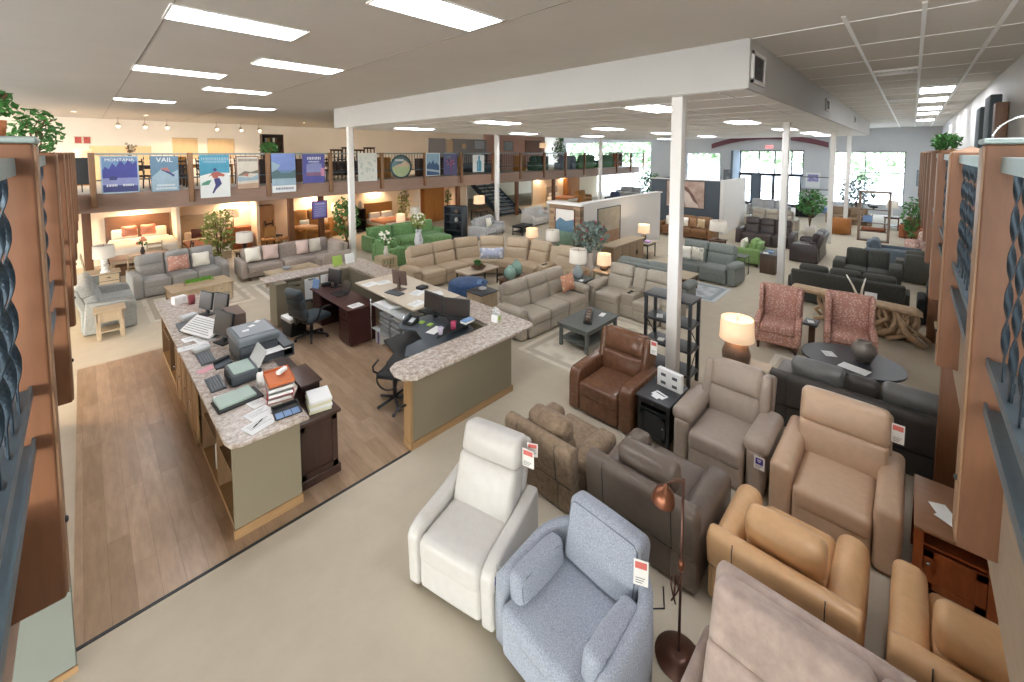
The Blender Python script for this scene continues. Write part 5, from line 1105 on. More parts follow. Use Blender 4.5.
pillow('cream pillow on the light green armchair', 15.75, 3.86, .45, PI, M_bloom, (.45, .14, .38))
plant('round leafy topiary tree in a pale pot beside the second column', 23.3, 3.3, 0, 2.4, .62, pot=('cyl', .26, .4, M_cer), count=620, size=.16, squash=.62, name='topiary_tree', seed=3)
t = thing('display_etagere', 'tall open brown framed display shelf in the aisle near the right windows', 'shelf', (23.4, 1.07, 0), RL); MB().bb((-.52, -.16, 0), (-.44, .16, 2.15)).bb((.44, -.16, 0), (.52, .16, 2.15)).bb((-.52, -.16, 2.08), (.52, .16, 2.15)).bb((-.52, -.16, 0), (.52, .16, .08)).build('frame', wood('greyed_oak', '86705c', .25, .5, (10, 10, 1.2)), t)
for z in (.42, .78, 1.35): MB().bb((-.44, -.15, z), (.44, .15, z+.03)).build('shelf', M_legw, t)
simple('cushion_pad', 'rust cushion on the low shelf of the display shelf', 'cushion', MB().soft((0, 0, .08), (.24, .8, .16), .06, n=1), leather('rust_leather', '9a5a3a', .15), 23.4, 1.07, .4505)
simple('bird_ornament', 'black bird shaped ornament on the upper shelf of the display shelf', 'ornament', MB().ball((0, 0, .1), (.05, .16, .06), n=10, m=6).ball((0, .17, .15), .04, n=8, m=6).bb((-.03, -.03, 0), (.03, .03, .06)), M_blk, 23.4, 1.1, 1.3805)
simple('picture_block', 'blue and white picture block on the upper shelf of the display shelf', 'picture', MB().box((0, 0, .14), (.04, .34, .28), bev=.005), M_blue, 23.45, 1.3, 1.3805) if False else simple('picture_block', 'blue and white picture block on the middle shelf of the display shelf', 'picture', MB().box((0, 0, .14), (.04, .3, .28), bev=.005), M_blue, 23.4, 1.28, .8105)
t = thing('tub_chair', 'orange tan leather tub chair seen from behind near the mirror', 'armchair', (24.6, 2.35, 0), RR); Ltub = leather('orange_tan', 'b8783f', .12)
barrel(MB(), .36, .46, .04, .78, math.radians(-40), math.radians(220), top=lambda u: .66+.14*math.sin(PI*u)).build('barrel_back', Ltub, t); MB().soft((0, -.04, .3), (.7, .72, .3), .06).build('seat', Ltub, t)
sofa('sofa', 'brown leather sofa beyond the tub chair near the right windows', 'sofa', 28.2, 2.3, RL, 1.9, .95, .85, leather('cocoa_leather', '8a7258', .15), 2, 'box', .2, .6, .45, head=False, foot=False)
sofa('sofa', 'rust leather sofa in front of the walkway end', 'sofa', 25.6, -.35, RL, 1.3, .95, .85, leather('rust_leather', '9a5a3a', .15), 2, 'box', .2, .6, .45, head=False, foot=False)
sofa('armchair', 'steel blue chaise lounge behind the olive loveseat', 'chaise', 19.3, .35, 0, 1.1, 1.5, .75, cloth('steel_blue_cloth', '6a7680', '57626b', 30), 1, 'none' if False else 'box', .14, .5, .42, head=False, foot=False)
sofa('armchair', 'pink floral armchair between mirror and walkway posts', 'armchair', 21.3, -.45, PI/2+.5, .8, .85, .9, mat('pink_floral', 'cda79c', .9, 'voronoi', 9, .3, 0, 'efe2da'), 1, 'round', .14, .58, .45, head=False, foot=False)
lamp('white drum lamp by the far wall art near the walkway', 27.6, .6, .65, 'stick', .24, .35, .4, False); table('dark end table under the white drum lamp near the far wall', 27.6, .6, 0, .6, .6, .65, M_wal, M_wal, .2, name='end_table')
plant('tall grey-leaved tree before the right hand windows', 30.6, 2.2, 0, 2.6, .8, M_leafb, ('cyl', .25, .4, M_stem), count=420, size=.22, name='potted_tree', seed=9)
plant('green fern hanging at the walkway posts near the pink armchair', 22.6, -.1, .0, 2.0, .35, pot=('cyl', .18, .35, M_stem), count=300, size=.16, name='potted_tree', seed=11)
t = thing('display_rack', 'open grey display rack by the right hand windows', 'rack', (31.5, 4.2, 0), RL)
for sx in (-.8, .8): MB().bb((sx-.04, -.25, 0), (sx+.04, .25, 2.3)).build('upright', M_frame, t)
for z in (.1, .8, 1.5, 2.26): MB().bb((-.8, -.25, z), (.8, .25, z+.04)).build('shelf', M_frame, t)
for i, (y, z, m_) in enumerate(((3.7, .14, M_blue), (4.3, .14, M_paper), (3.8, .84, M_paper), (4.5, .84, M_blue))): simple('folded_blanket', ('blue blanket low on the grey display rack', 'white blanket low on the grey display rack', 'white blanket in the middle of the grey display rack', 'blue blanket in the middle of the grey display rack')[i], 'blanket', MB().soft((0, 0, .15), (.4, .45, .3), .05, n=1), m_, 31.5, y, z+.0005)
t = thing('wall_poster', 'white poster with purple print on the grey wall beside the entrance', 'poster', (FX-.012, 4.75, 1.95), RL); MB().bb((-.4, -.008, -.5), (.4, .008, .5)).build('sheet', M_paper, t); MB().bb((-.3, -.012, -.1), (.3, -.009, .38)).build('print', mat('violet_print', '8f8cc0', .7, 'voronoi', 6, .3, 0, 'c8c4e0'), t)
t = thing('exit_sign', 'red lit EXIT sign under the burgundy arch', 'sign', (FX-.05, 7.35, 4.2), RL); MB().box((0, 0, 0), (.5, .06, .24), bev=.008).build('housing', emit('exit_face', 'f0b8b8', .5), t)
v_, f_ = text_mesh('EXIT', .2, at(0, -.033, 0)); MB().add(v_, f_, None, False).build('lettering', emit('exit_red', 'd8203a', 1.2), t)
t = thing('wall_art', 'grey framed print on the far wall beside the walkway', 'picture', (FX-.03, -.45, 2.3), RL); MB().bb((-.3, -.02, -.55), (.3, .02, .55)).build('frame', M_wframe, t); MB().bb((-.24, -.024, -.48), (.24, -.02, .48)).build('print', mat('grey_print', '8c9aa6', .8, 'noise', 5, .4), t)
# mid floor -------------------------------------------------------------
rug('cream swirl rug under the graphite coffee table', 5.7, 3.5, 8.5, 5.35, 'd6cebd', 'beb5a4')
table('graphite wood coffee table with lower shelf before the taupe three-seater', 6.95, 4.55, 0, 1.15, .72, .46, M_graphite, M_graphite, .14, .06, .03, .08).location.z = .008
t = thing('candle_tray', 'black slatted candle tray on the graphite coffee table', 'tray', (6.95, 4.55, .4685), .5); MB().bb((-.32, -.08, 0), (.32, .08, .02)).bb((-.32, -.08, .02), (.32, -.065, .06)).bb((-.32, .065, .02), (.32, .08, .06)).build('tray', M_blk, t)
for k in range(4): MB().lathe([(.05, 0), (.05, .1), (.04, .1)], M=at(-.22+.147*k, 0, .02), n=14).build('candle_cup', M_bronze, t)
paper('white leaflet on the graphite coffee table', 7.3, 4.45, .4685, .2, .2, .1, 0)
table('slate end table between the taupe three-seater and console loveseat', 8.55, 5.87, 0, .28, .6, .6, M_graphite, M_graphite, .2, name='end_table') if False else table('slate end table between the taupe three-seater and console loveseat', 8.72, 6.0, 0, .56, .56, .6, M_graphite, M_graphite, .2, name='end_table')
lamp('lit white drum lamp on glass base by the taupe three-seater', 8.72, 6.05, .6005, 'glass', .23, .34, .36, False, mat('clear_grey_glass', 'a9b5b8', .1, 'flat'), .13, .92)
t = thing('info_card', 'white card on the slate end table beside the glass lamp', 'card', (8.56, 5.84, .6005), .3); MB().bb((-.08, -.05, 0), (.08, .05, .003)).build('card', M_paper, t)
table('pale cube table holding the peach lamp before the sideboard', 10.05, 6.1, 0, .5, .5, .5, M_ltoak, M_ltoakv, .2, .05, name='side_table'); lamp('lit peach drum lamp on the pale cube table', 10.05, 6.1, .5005, 'urn', .2, .3, .14, True, M_bronze, .12, .92)
plant('eucalyptus arrangement with red berries in a tall white vase', 10.3, 6.75, 0, 1.75, .55, M_leafb, ('vase', .15, .85, M_wht), 'flower_vase', 'plant', 420, .17, (M_bloomr, 22, .03), seed=5)
table('dark end table behind the taupe three-seater', 9.35, 6.62 if False else 7.3, 0, .0001+.5, .5, .55, M_wal, M_wal, .2, name='end_table') if False else None
lamp('cream drum lamp on a ribbed grey base at the end of the tan sectional', 10.45, 8.25, .6005, 'urn', .23, .34, .34, False, mat('ribbed_grey', '8b8680', .5, 'flat'), .12, .92); table('dark end table at the end of the tan sectional', 10.45, 8.25, 0, .45, .45, .6, M_wal, M_blackw, .2, .03, name='end_table')
lamp('small lit lamp on a wood base in the aisle past the tan sectional', 10.75, 9.4, .55, 'block', .22, .3, .3, True, M_ltoak, .1, .9); table('round-edged side table under the small aisle lamp', 10.75, 9.4, 0, .5, .5, .55, M_ltoak, M_ltoakv, .2, name='side_table')
t = thing('ottoman', 'navy blue drum ottoman in front of the tan sectional', 'ottoman', (6.75, 8.1, 0)); MB().lathe([(.46, .03), (.49, .05), (.5, .25), (.49, .46), (.45, .5), (.2, .51)], n=30).build('cushion', cloth('navy_velvet', '3f5c86', '2f4668', 8, .2, .1), t); MB().lathe([(.36, 0), (.36, .03)], n=24).build('base', M_blk, t)
table('grey-topped metal coffee table in front of the tan sectional', 7.75, 8.85, 0, 1.15, .62, .48, M_stone, M_blk, None, .03, .05, 0)
t = thing('fruit_tray', 'wooden bowl with pine cones and a succulent on the sectional coffee table', 'bowl', (7.75, 8.8, .4805)); MB().lathe([(.1, 0), (.22, .07), (.2, .075), (.09, .015)], n=24).build('bowl', M_wal, t)
for k in range(7): MB().ball((.12*math.cos(.9*k), .12*math.sin(.9*k), .09), .045, n=8, m=6).build('pine_cone', M_stem, t)
MB().leafball((0, .05, .17), (.09, .09, .08), 50, .12, R).build('succulent', M_leaf, t)
t = thing('cube_table', 'honey wood cube table beside the taupe three-seater arm', 'table', (6.52, 7.28, 0)); MB().box((0, 0, .24), (.52, .52, .48), bev=.006).build('body', M_ltoakv, t); MB().box((0, 0, .495), (.56, .56, .03), bev=.006).build('table_top', M_darktop, t)
t = thing('glass_ornament', 'blue and white glass ornament on the honey cube table', 'ornament', (6.6, 7.35, .5115)); MB().leafball((0, 0, .16), (.11, .11, .07), 26, .12, random.Random(2), 2.).build('ribbon', M_blue, t); MB().lathe([(.1, 0), (.1, .02), (.05, .05)], n=14).build('base', M_paper, t)
for i, (x, y, h) in enumerate(((7.5, 7.3, .36), (7.85, 7.4, .42))):
    t = thing('glass_jug', ('shorter teal ribbed glass jar behind the taupe three-seater', 'taller teal ribbed glass jar behind the taupe three-seater')[i], 'jar', (x, y, .5505)); MB().lathe([(.08, 0), (.15, .08), (.16, h*.55), (.1, h*.85), (.05, h*.9), (.06, h), (.05, h)], n=18).build('body', M_teal, t)
table('narrow console behind the taupe three-seater holding two teal jars', 7.75, 7.35, 0, .9, .4, .55, M_wal, M_wal, .2, name='console_table')
pillow('coral floral pillow on the taupe three-seater', 7.82, 5.9, .5, -.05, mat('coral_floral', 'c98f74', .9, 'voronoi', 12, .3, 0, 'd9c0a0'), (.45, .15, .4))
pillow('blue and cream patterned pillow in the tan sectional corner', 8.6, 9.16, .54, -.75, mat('blue_cream', 'a9b0c4', .9, 'voronoi', 8, .3, 0, 'e0dcd2'), (.75, .16, .35))
table('wooden tray coffee table by the slate loveseat', 11.45, 4.55, 0, .8, .8, .42, M_ltoak, M_wal, None, .05, .04, .08).location.z = .008
rug('pale blue patterned rug by the slate loveseat', 10.95, 3.45, 12.4, 5.8, 'c7cccd', '9fa9ae', 0)
for i, (x, y, m_) in enumerate(((13.1, 4.75, mat('ivory_floral', 'd6d2c4', .9, 'voronoi', 10, .3, 0, '9aa39a')), (13.05, 5.1, M_bloom))): pillow(('ivory leaf-print pillow on the slate loveseat', 'cream pillow on the far end of the slate loveseat')[i], x-.12, y-.2, .51, RL, m_, (.38, .14, .4))
# partitions
struct('wall_partition_wood', MB().bb((11.2, 7.72, 0), (11.42, 9.0, 2.05)), M_recl); struct('trim_2', MB().bb((11.12, 7.6, 2.05), (11.5, 9.06, 2.12)), M_white)
struct('wall_partition_white', MB().bb((11.42, 7.72, 0), (17.2, 7.9, 2.08)), M_white); struct('trim_3', MB().bb((11.5, 7.66, 2.08), (17.26, 7.96, 2.13)), M_white)
def painting(label, x, y, z, rz, w, h, m, frame, name='painting'):
    t = thing(name, label, 'painting', (x, y, z), rz); e = .03
    MB().bb((-w/2, -.03, -h/2), (-w/2+e, 0, h/2)).bb((w/2-e, -.03, -h/2), (w/2, 0, h/2)).bb((-w/2, -.03, -h/2), (w/2, 0, -h/2+e)).bb((-w/2, -.03, h/2-e), (w/2, 0, h/2)).build('frame', frame, t)
    MB().bb((-w/2+e, -.012, -h/2+e), (w/2-e, -.002, h/2-e)).build('canvas', m, t); return t
t = painting('framed seascape painting with green lower half on the reclaimed wood partition', 11.195, 8.32, 1.25, RL, .82, 1.35, M_cer, M_wal)
b = MB().bb((-.38, -.014, -.64), (.38, -.0125, -.1)); b.build('green_shore', mat('shore_green', '7f9a86', .8, 'noise', 4, .25), t); MB().add([(-.38, -.0142, -.1), (-.38, -.0142, .2), (-.2, -.0142, .36), (.05, -.0142, .26), (.38, -.0142, .34), (.38, -.0142, -.1)], [(0, 1, 2, 3, 4, 5)], None, False).build('blue_hills', mat('hill_blue', '5f7f94', .8, 'noise', 4, .25), t)
t = painting('tall abstract beige and grey painting on the white partition', 13.0, 7.715, 1.22, 0, 1.55, 1.3, mat('abstract_beige', 'c2b8a4', .8, 'noise', 1.6, .3, 0, 'a99a84'), M_graphite); MB().bb((-.6, -.0145, -.62), (.7, -.0125, -.2)).build('ground_band', mat('abstract_tan', 'b08f74', .8, 'noise', 3, .25), t)
t = thing('sideboard', 'weathered oak sideboard before the white partition', 'sideboard', (12.3, 6.75, 0), 0); MB().box((0, 0, .87), (2.1, .5, .04), bev=.006).build('cabinet_top', M_ltoak, t); MB().bb((-1.0, -.22, .08), (1.0, .24, .85)).build('body', wood('weathered_oak', '9a8266', .25, .55), t); MB().bb((-.98, -.2, 0), (.98, .22, .08)).build('plinth', M_wal, t)
for k in range(4): d = MB().bb((-.97+.49*k, -.235, .12), (-.5+.49*k, -.22, .82)).build('door', wood('weathered_oak', '9a8266'), t); MB().bb((-.55+.49*k if k % 2 == 0 else -.95+.49*k, -.25, .4), (-.53+.49*k if k % 2 == 0 else -.93+.49*k, -.235, .55)).build('handle', M_blk, d)
table('black-legged side table under the lit lamp at the white partition', 14.15, 6.9, 0, .7, .6, .55, M_ltoak, M_blk, .15, .035, name='side_table'); lamp('lit drum lamp glowing against the white partition', 14.15, 6.95, .5505, 'urn', .22, .3, .3, True, M_graphite, .1, .92, 14)
for k in range(2): simple('book', ('lower pale book beside the partition lamp', 'upper purple book beside the partition lamp')[k], 'book', MB().box((0, 0, .02), (.3, .2, .04), bev=.003), (M_paper, mat('purple_binder', '8a78b0'))[k], 14.0, 6.72, .5505+.041*k, .2*k)
M_slate = mat('slate_blue_paint', '4d565e', .8, 'noise', 2, .04)
struct('wall_partition_dark', MB().bb((20.6, 6.4, 0), (20.8, 9.75, 2.45)).bb((20.8, 9.55, 0), (24, 9.75, 2.45)), M_slate); struct('wall_partition_end', MB().bb((20.58, 6.2, 0), (24, 6.38, 2.5)).bb((20.58, 6.38, 2.45), (20.82, 9.8, 2.5)), M_white)
t = painting('framed pale horse painting on the dark slate partition', 20.595, 8.0, 1.75, RL, 1.9, 1.35, mat('umber_ground', '8f6f62', .8, 'noise', 1.5, .3, 0, 'c9b3a6'), M_blk); q = MB()
horse = [(-.2, -.6), (-.55, -.35), (-.62, -.1), (-.5, .05), (-.3, .25), (-.22, .45), (-.14, .52), (-.08, .42), (.15, .3), (.4, 0), (.6, -.4), (.66, -.62), (.1, -.62), (-.05, -.25), (-.28, -.3)]
q.add([(x, -.0145, z) for x, z in horse], [tuple(range(len(horse)))], None, False).build('horse_head', mat('dun_horse', 'd5c5ba', .8, 'noise', 3, .2), t); MB().add([(x, -.0165, z) for x, z in [(-.1, .42), (.12, .34), (.42, -.02), (.66, -.5), (.4, -.3), (.2, .05), (.0, .2)]], [tuple(range(7))], None, False).build('mane', mat('dark_mane', '7a5c52', .8, 'noise', 8, .3), t)
for i, (y, m_, lb) in enumerate(((7.9, M_bloom, 'cream'), (7.55, mat('gold_print', 'c7ad86', .9, 'voronoi', 9, .2, 0, 'e2d6c0'), 'gold print'), (7.2, M_bloom, 'second cream'), (6.85, mat('rust_cloth', 'a9805c'), 'rust'), (6.5, mat('gold_print', 'c7ad86'), 'second gold print'))): pillow(lb+' pillow on the brown sofa under the horse painting', 18.78, y, .46, RL, m_, (.34, .14, .42))
lamp('beige drum lamp behind the slate loveseat arm', 15.9, 4.95, .65, 'stick', .3, .36, .3, False, M_wal, .12, .94); table('walnut end table under the beige drum lamp', 15.9, 4.95, 0, .5, .5, .65, M_wal, M_wal, .2, name='end_table')
# left zone ---------------------------------------------------------------
table('pale oak coffee table with drawers before the sage sofa', 1.95, 12.95, .08, 1.3, .8, .46, M_ltoak, M_ltoakv, None, .08, .04, .22, drawers=3).location.z = .008
t = thing('grass_planter', 'low green grass planter on the pale oak coffee table', 'planter', (1.95, 13.0, .4685), .08); MB().bb((-.3, -.1, 0), (.3, .1, .06)).build('trough', M_ltoak, t); g_ = MB(); rr = random.Random(8)
for _ in range(420): a, b_ = rr.uniform(-.28, .28), rr.uniform(-.09, .09); g_.add([(a, b_, .05), (a+.012, b_, .05), (a+rr.uniform(-.03, .03), b_+rr.uniform(-.03, .03), rr.uniform(.1, .17))], [(0, 1, 2)], None, False)
g_.build('grass', mat('fresh_grass', '6da23c', .7, 'flat'), t)
t = table('pale oak end table beside the sage loveseat arm', .26, 11.82, 0, .48, .44, .6, M_ltoak, M_ltoakv, .16, .07, .04, .2, name='end_table')
rug('cream and grey patterned rug under the oak coffee table', .9, 12.1, 3.0, 14.2, 'd3cab9', 'b9ae9c'); rug('cream rug with thin border under the tufted sectional table', 3.2, 11.8, 4.95, 13.5, 'd8d0c2', 'b4ac9e')
t = thing('chest_of_drawers', 'pale three-drawer chest beneath the white ring lamp', 'chest', (.3, 15.3, 0), 0); MB().bb((-.28, -.22, .02), (.28, .22, .62)).build('body', M_graphite, t); MB().box((0, 0, .635), (.6, .48, .03), bev=.005).build('chest_top', M_ltoak, t)
for k in range(3): d = MB().bb((-.12, -.235, .08+.18*k), (.26, -.22, .24+.18*k)).build('drawer', M_ltoak, t); MB().bb((.02, -.245, .15+.18*k), (.1, -.235, .17+.18*k)).build('handle', M_blk, d)
lamp('white drum lamp with stacked ring base on the pale chest', .3, 15.2, .6505, 'rings', .22, .33, .36, False, M_wht, .1, .96)
pillow('pink woven pillow on the sage sofa', 1.72, 14.7, .5, .1, mat('pink_weave', 'c08f80', .9, 'voronoi', 14, .3, 0, 'd9bcae'), (.5, .16, .42)); pillow('cream pillow behind the pink one on the sage sofa', 2.24, 14.8, .5, .1, M_bloom, (.42, .14, .4))
for i, (x, y, m_, lb) in enumerate(((3.44, 14.35, M_bloom, 'white pillow at the near end of the tufted sectional'), (3.95, 14.35, mat('blush', 'dcc3bb', .9, 'noise', 30, .08), 'blush pillow at the near end of the tufted sectional'), (4.86, 14.35, mat('blush', 'dcc3bb'), 'blush pillow at the corner of the tufted sectional'), (5.26, 14.36, mat('ecru', 'd5cfc2', .9, 'noise', 30, .08), 'ecru pillow at the corner of the tufted sectional'))): pillow(lb, x, y, .47, (.1, -.1, 0, 0)[i], m_, (.44 if i < 2 else .38, .16, .44))
table('honey wood coffee table before the tufted sectional', 4.1, 12.8, .1, 1.3, .66, .44, M_ltoak, M_ltoakv, .14, .07, .04).location.z = .008
t = thing('decor_bowl', 'grey bowl on the honey coffee table', 'ornament', (3.95, 12.8, .4485)); MB().lathe([(.06, 0), (.13, .07), (.12, .07), (.05, .015)], n=16).build('bowl', M_grey, t)
t = thing('crate_table', 'slatted pale wood crate table beside the green loveseat', 'table', (6.62, 12.15 if False else 11.98, 0)); MB().bb((-.26, -.26, .48), (.26, .26, .5)).bb((-.26, -.26, 0), (-.22, -.22, .48)).bb((.22, -.26, 0), (.26, -.22, .48)).bb((-.26, .22, 0), (-.22, .26, .48)).bb((.22, .22, 0), (.26, .26, .48)).build('frame', M_ltoak, t)
q = MB()
for k in range(5): q.bb((-.26+.1*k, -.255, .04), (-.2+.1*k, -.245, .46)).bb((-.255, -.26+.1*k, .04), (-.245, -.2+.1*k, .46))
for z in (.03, .24, .44): q.bb((-.25, -.25, z), (.25, -.24, z+.03)).bb((-.25, -.25, z), (-.24, .25, z+.03))
q.build('slat', M_ltoakv, t)
plant('white flowers in a pale vase on the crate table', 6.62, 11.98, .5005, .75, .22, M_leaf, ('vase', .08, .32, M_cer), 'flower_vase', 'flowers', 90, .1, (M_bloom, 26, .04), trunk=False, seed=4)
plant('green and white flowers in a tall mottled vase by the tan sectional', 7.6, 11.6, .6505, 1.15, .28, M_leafy, ('vase', .15, .62, mat('mottled_vase', 'c9cbd0', .4, 'voronoi', 9, .3, 0, '6a7080')), 'flower_vase', 'flowers', 120, .12, (M_bloom, 24, .04), trunk=False, seed=6); table('tall pale stand behind the tan sectional for the mottled vase', 7.6, 11.6, 0, .45, .45, .65, M_stone, M_ltoakv, .2, name='plant_stand', cat='stand')

table('small oak side table under the walkway by the wooden pillar', 11.1, -.65, 0, .42, .42, .55, M_ltoak, M_wal, .2, name='side_table')
# ---------------------------------------------------------------- posters hung on the back balcony railing
def pm(name, col, **k): return mat(name, col, .6, k.pop('kind', 'noise'), k.pop('scale', 5), k.pop('amp', .15), **k)
def poster(label, x0, x1, z0, z1, m, border=None, name='poster', rz=0):
    t = thing('hanging_poster', label, 'poster', ((x0+x1)/2, 16.875, (z0+z1)/2), rz); w, h = (x1-x0)/2, (z1-z0)/2
    MB().bb((-w, -.006, -h), (w, .006, h)).build('panel', m, t)
    if border: e = .035; MB().bb((-w, -.009, -h), (-w+e, -.006, h)).bb((w-e, -.009, -h), (w, -.006, h)).bb((-w, -.009, -h), (w, -.006, -h+e)).bb((-w, -.009, h-e), (w, -.006, h)).build('edge', border, t)
    return t, w, h
def shape(t, name, pts, m, d=.0085): return MB().add([(x, -d, z) for x, z in pts], [tuple(range(len(pts)))], None, False).build(name, m, t)
def words_(t, txt, size, x, z, m, d=.0095, name='lettering'):
    v, f = text_mesh(txt, size, at(x, -d, z)); return MB().add(v, f, None, False).build(name, m, t)
def marks(t, n, x0, x1, z, h, m, d=.0095, seed=1):
    rr = random.Random(seed); b = MB(); x = x0
    while x < x1: w = rr.uniform(.6, 1.2)*h*.5; b.bb((x, -d, z-h/2*rr.uniform(.7, 1)), (x+w*.55, -d+.001, z+h/2)); x += w
    return b.build('lettering', m, t)
Pw = mat('poster_white', 'dfe3e2', .6, 'flat'); Pn = pm('poster_navy', '44497c'); Pb = pm('poster_blue', '6f8fb4'); Pi = pm('poster_ice', '9fb8c8'); Pd = pm('poster_indigo', '4a4f96'); Pl = pm('poster_lilac', '8d95c6'); Pt = pm('poster_teal', '4f9cb8'); Pc = pm('poster_cream', 'd6cfc2'); Pg = pm('poster_grey_teal', '5d7a80')
t, w, h = poster('blue forest and lake poster lettered MONTANA', .37, 1.2, 2.6, 3.7, Pb, Pi)
shape(t, 'forest', [(-w+.03, -.1), (w-.03, -.1), (w-.03, .42), (.28, .3), (.2, .46), (.1, .28), (.02, .44), (-.08, .22), (-.16, .34), (-.24, .16), (-.32, .24), (-w+.03, .1)], Pd); shape(t, 'lake', [(-w+.03, -.3), (w-.03, -.34), (w-.03, -.1), (-w+.03, -.1)], Pl); shape(t, 'shore', [(-w+.03, -h+.03), (w-.03, -h+.03), (w-.03, -.34), (-w+.03, -.3)], Pn)
shape(t, 'moose', [(-.24, -.16), (-.08, -.16), (-.06, -.1), (-.1, -.05), (-.2, -.04), (-.24, -.08)], Pn, .0105); words_(t, 'MONTANA', .125, .0, .43, Pw); marks(t, 5, -.3, -.08, -.32, .07, Pw, seed=2); marks(t, 5, .05, .3, -.32, .07, Pw, seed=3)
t, w, h = poster('grey-blue ski poster lettered VAIL', 1.47, 2.15, 2.58, 3.69, pm('poster_slate', '6b8ba4'), None)
shape(t, 'slope', [(-w+.02, -h+.02), (w-.02, -h+.02), (w-.02, .12), (.1, -.02), (-.1, .14), (-w+.02, -.1)], Pi); shape(t, 'skier', [(.02, .12), (.24, -.05), (.2, -.1), (.1, .0), (-.1, .12), (-.02, .16)], Pn, .0105); shape(t, 'coat', [(-.12, .16), (.06, .2), (.12, .06), (.0, .1)], pm('poster_coral', 'b87a70'), .011); words_(t, 'VAIL', .2, 0, .43, Pw); marks(t, 6, -.2, .22, -.36, .06, Pw, seed=4); marks(t, 6, -.24, .26, -.46, .06, Pw, seed=5)
t, w, h = poster('tall white and teal poster of a downhill skier in a red top', 2.69, 3.52, 2.29, 3.72, Pw)
shape(t, 'sky', [(-w, h), (w, h), (w, .1), (.1, .12), (-.15, .1), (-w, .02)], Pt); shape(t, 'skier_top', [(-.2, -.04), (-.08, .12), (.06, .16), (.28, .04), (.24, -.02), (.1, .0), (.06, -.08), (-.06, -.06), (-.1, .04)], pm('poster_red', 'b56a60'), .0105); shape(t, 'skier_legs', [(-.04, -.08), (.12, -.06), (.18, -.26), (.02, -.44), (-.06, -.58), (-.1, -.56), (.0, -.3)], Pn, .0105); shape(t, 'pine', [(-w+.03, -.3), (-.18, -.28), (-.1, -.12), (-.22, -.14), (-w+.05, -.22)], pm('poster_green', '5f9a84'), .0105); MB().ball((.0, -.012, .22), (.05, .002, .05), n=10, m=6).build('head', Pn, t); marks(t, 6, -.36, .36, .58, .1, Pi, seed=6); marks(t, 6, -.3, .34, .48, .08, Pi, seed=7)
t, w, h = poster('cream poster with script heading over a snowy slope', 3.71, 4.42, 2.5, 3.68, Pc, pm('poster_rust', '8a6a5c'))
shape(t, 'mountain', [(-w+.03, -.1), (-.1, .06), (.1, .02), (w-.03, .1), (w-.03, -.04), (.05, -.02), (-.05, -.1)], pm('poster_olive', '7c7a6c')); shape(t, 'figure', [(-.2, -.06), (.02, -.02), (.0, -.14), (-.1, -.1)], pm('poster_coral', 'b87a70'), .0105); shape(t, 'snow', [(-w+.03, -.3), (w-.03, -.26), (w-.03, -.06), (.1, -.18), (-w+.03, -.12)], Pi, .009); shape(t, 'base_band', [(-w+.03, -h+.03), (w-.03, -h+.03), (w-.03, -.36), (-w+.03, -.4)], pm('poster_sand', 'c4a68e'), .009); marks(t, 5, -.28, .28, .44, .1, pm('poster_ink', '55504e'), seed=8)
t, w, h = poster('tall snowy lake poster with violet sky and white lower band', 4.82, 5.64, 2.32, 3.75, Pb)
shape(t, 'sky', [(-w, h), (w, h), (w, .1), (-w, .1)], pm('poster_periwinkle', '7f95d0')); shape(t, 'peak', [(-w, -.2), (w, -.2), (w, .14), (.2, .0), (-.1, .0), (-.22, .14), (-w, .04)], Pg, .0105); shape(t, 'snow_cloud', [(-w, .0), (-.2, .16), (-.12, .3), (-w, .44)], Pi, .009); shape(t, 'water', [(-w, -.46), (w, -.46), (w, -.2), (-w, -.2)], Pi, .0105); shape(t, 'white_band', [(-w, -h), (w, -h), (w, -.46), (-w, -.46)], Pw, .0105); marks(t, 6, -.28, .3, -.58, .09, Pn, .0115, 9)
t, w, h = poster('violet poster of a white building with script heading', 5.89, 6.74, 2.6, 3.74, pm('poster_violet', '5c5fa6'), pm('poster_plum', '6a6490'))
shape(t, 'facade', [(-.28, -.2), (.3, -.2), (.3, .18), (.1, .24), (-.28, .18)], Pl); shape(t, 'porch', [(-.3, -.28), (.34, -.28), (.34, -.14), (-.3, -.14)], pm('poster_mauve', '8d6a86'), .0105); shape(t, 'pink_sign', [(.26, -.3), (.4, -.3), (.4, .02), (.26, .02)], pm('poster_pink', 'c98fb0'), .011); marks(t, 6, -.24, .28, .4, .12, Pw, seed=10); marks(t, 6, -.2, .2, .27, .06, Pw, seed=11)
t, w, h = poster('pale white map poster by the white column', 8.12, 8.98, 2.57, 3.78, pm('poster_pale', 'd9dcd4', kind='voronoi', scale=6, col2='b8c4c0'), Pw)
t, w, h = poster('blue mountain forest poster with white border', 11.52, 12.35, 2.66, 3.78, pm('poster_sky', '8fb0c4'), Pw); shape(t, 'forest', [(-w+.04, -h+.04), (w-.04, -h+.04), (w-.04, -.1), (.2, .1), (.1, .0), (.0, .22), (-.12, .02), (-.2, .14), (-w+.04, -.05)], pm('poster_deep', '3f5f86')); shape(t, 'mist', [(-w+.04, -.3), (w-.04, -.42), (w-.04, -.3), (-w+.04, -.2)], Pi, .0105)
t, w, h = poster('indigo poster with a branching pink coral', 12.59, 13.42, 2.66, 3.73, pm('poster_ultramarine', '55557e')); b = MB()
for p in ([(.05, -.45), (.02, -.1), (-.2, .15), (-.3, .2)], [(.02, -.1), (.15, .1), (.2, .25)], [(.02, -.1), (.0, .2), (-.1, .32)], [(-.1, .05), (-.25, .0)], [(.1, .0), (.28, .05)], [(.0, .1), (.1, .22)]): b.tube([(x, -.009, z) for x, z in p], .018, 5)
b.build('coral', pm('coral_pink', 'c0708a'), t); MB().box((-.15, -.009, .38), (.3, .002, .12)).build('title_panel', Pg, t)
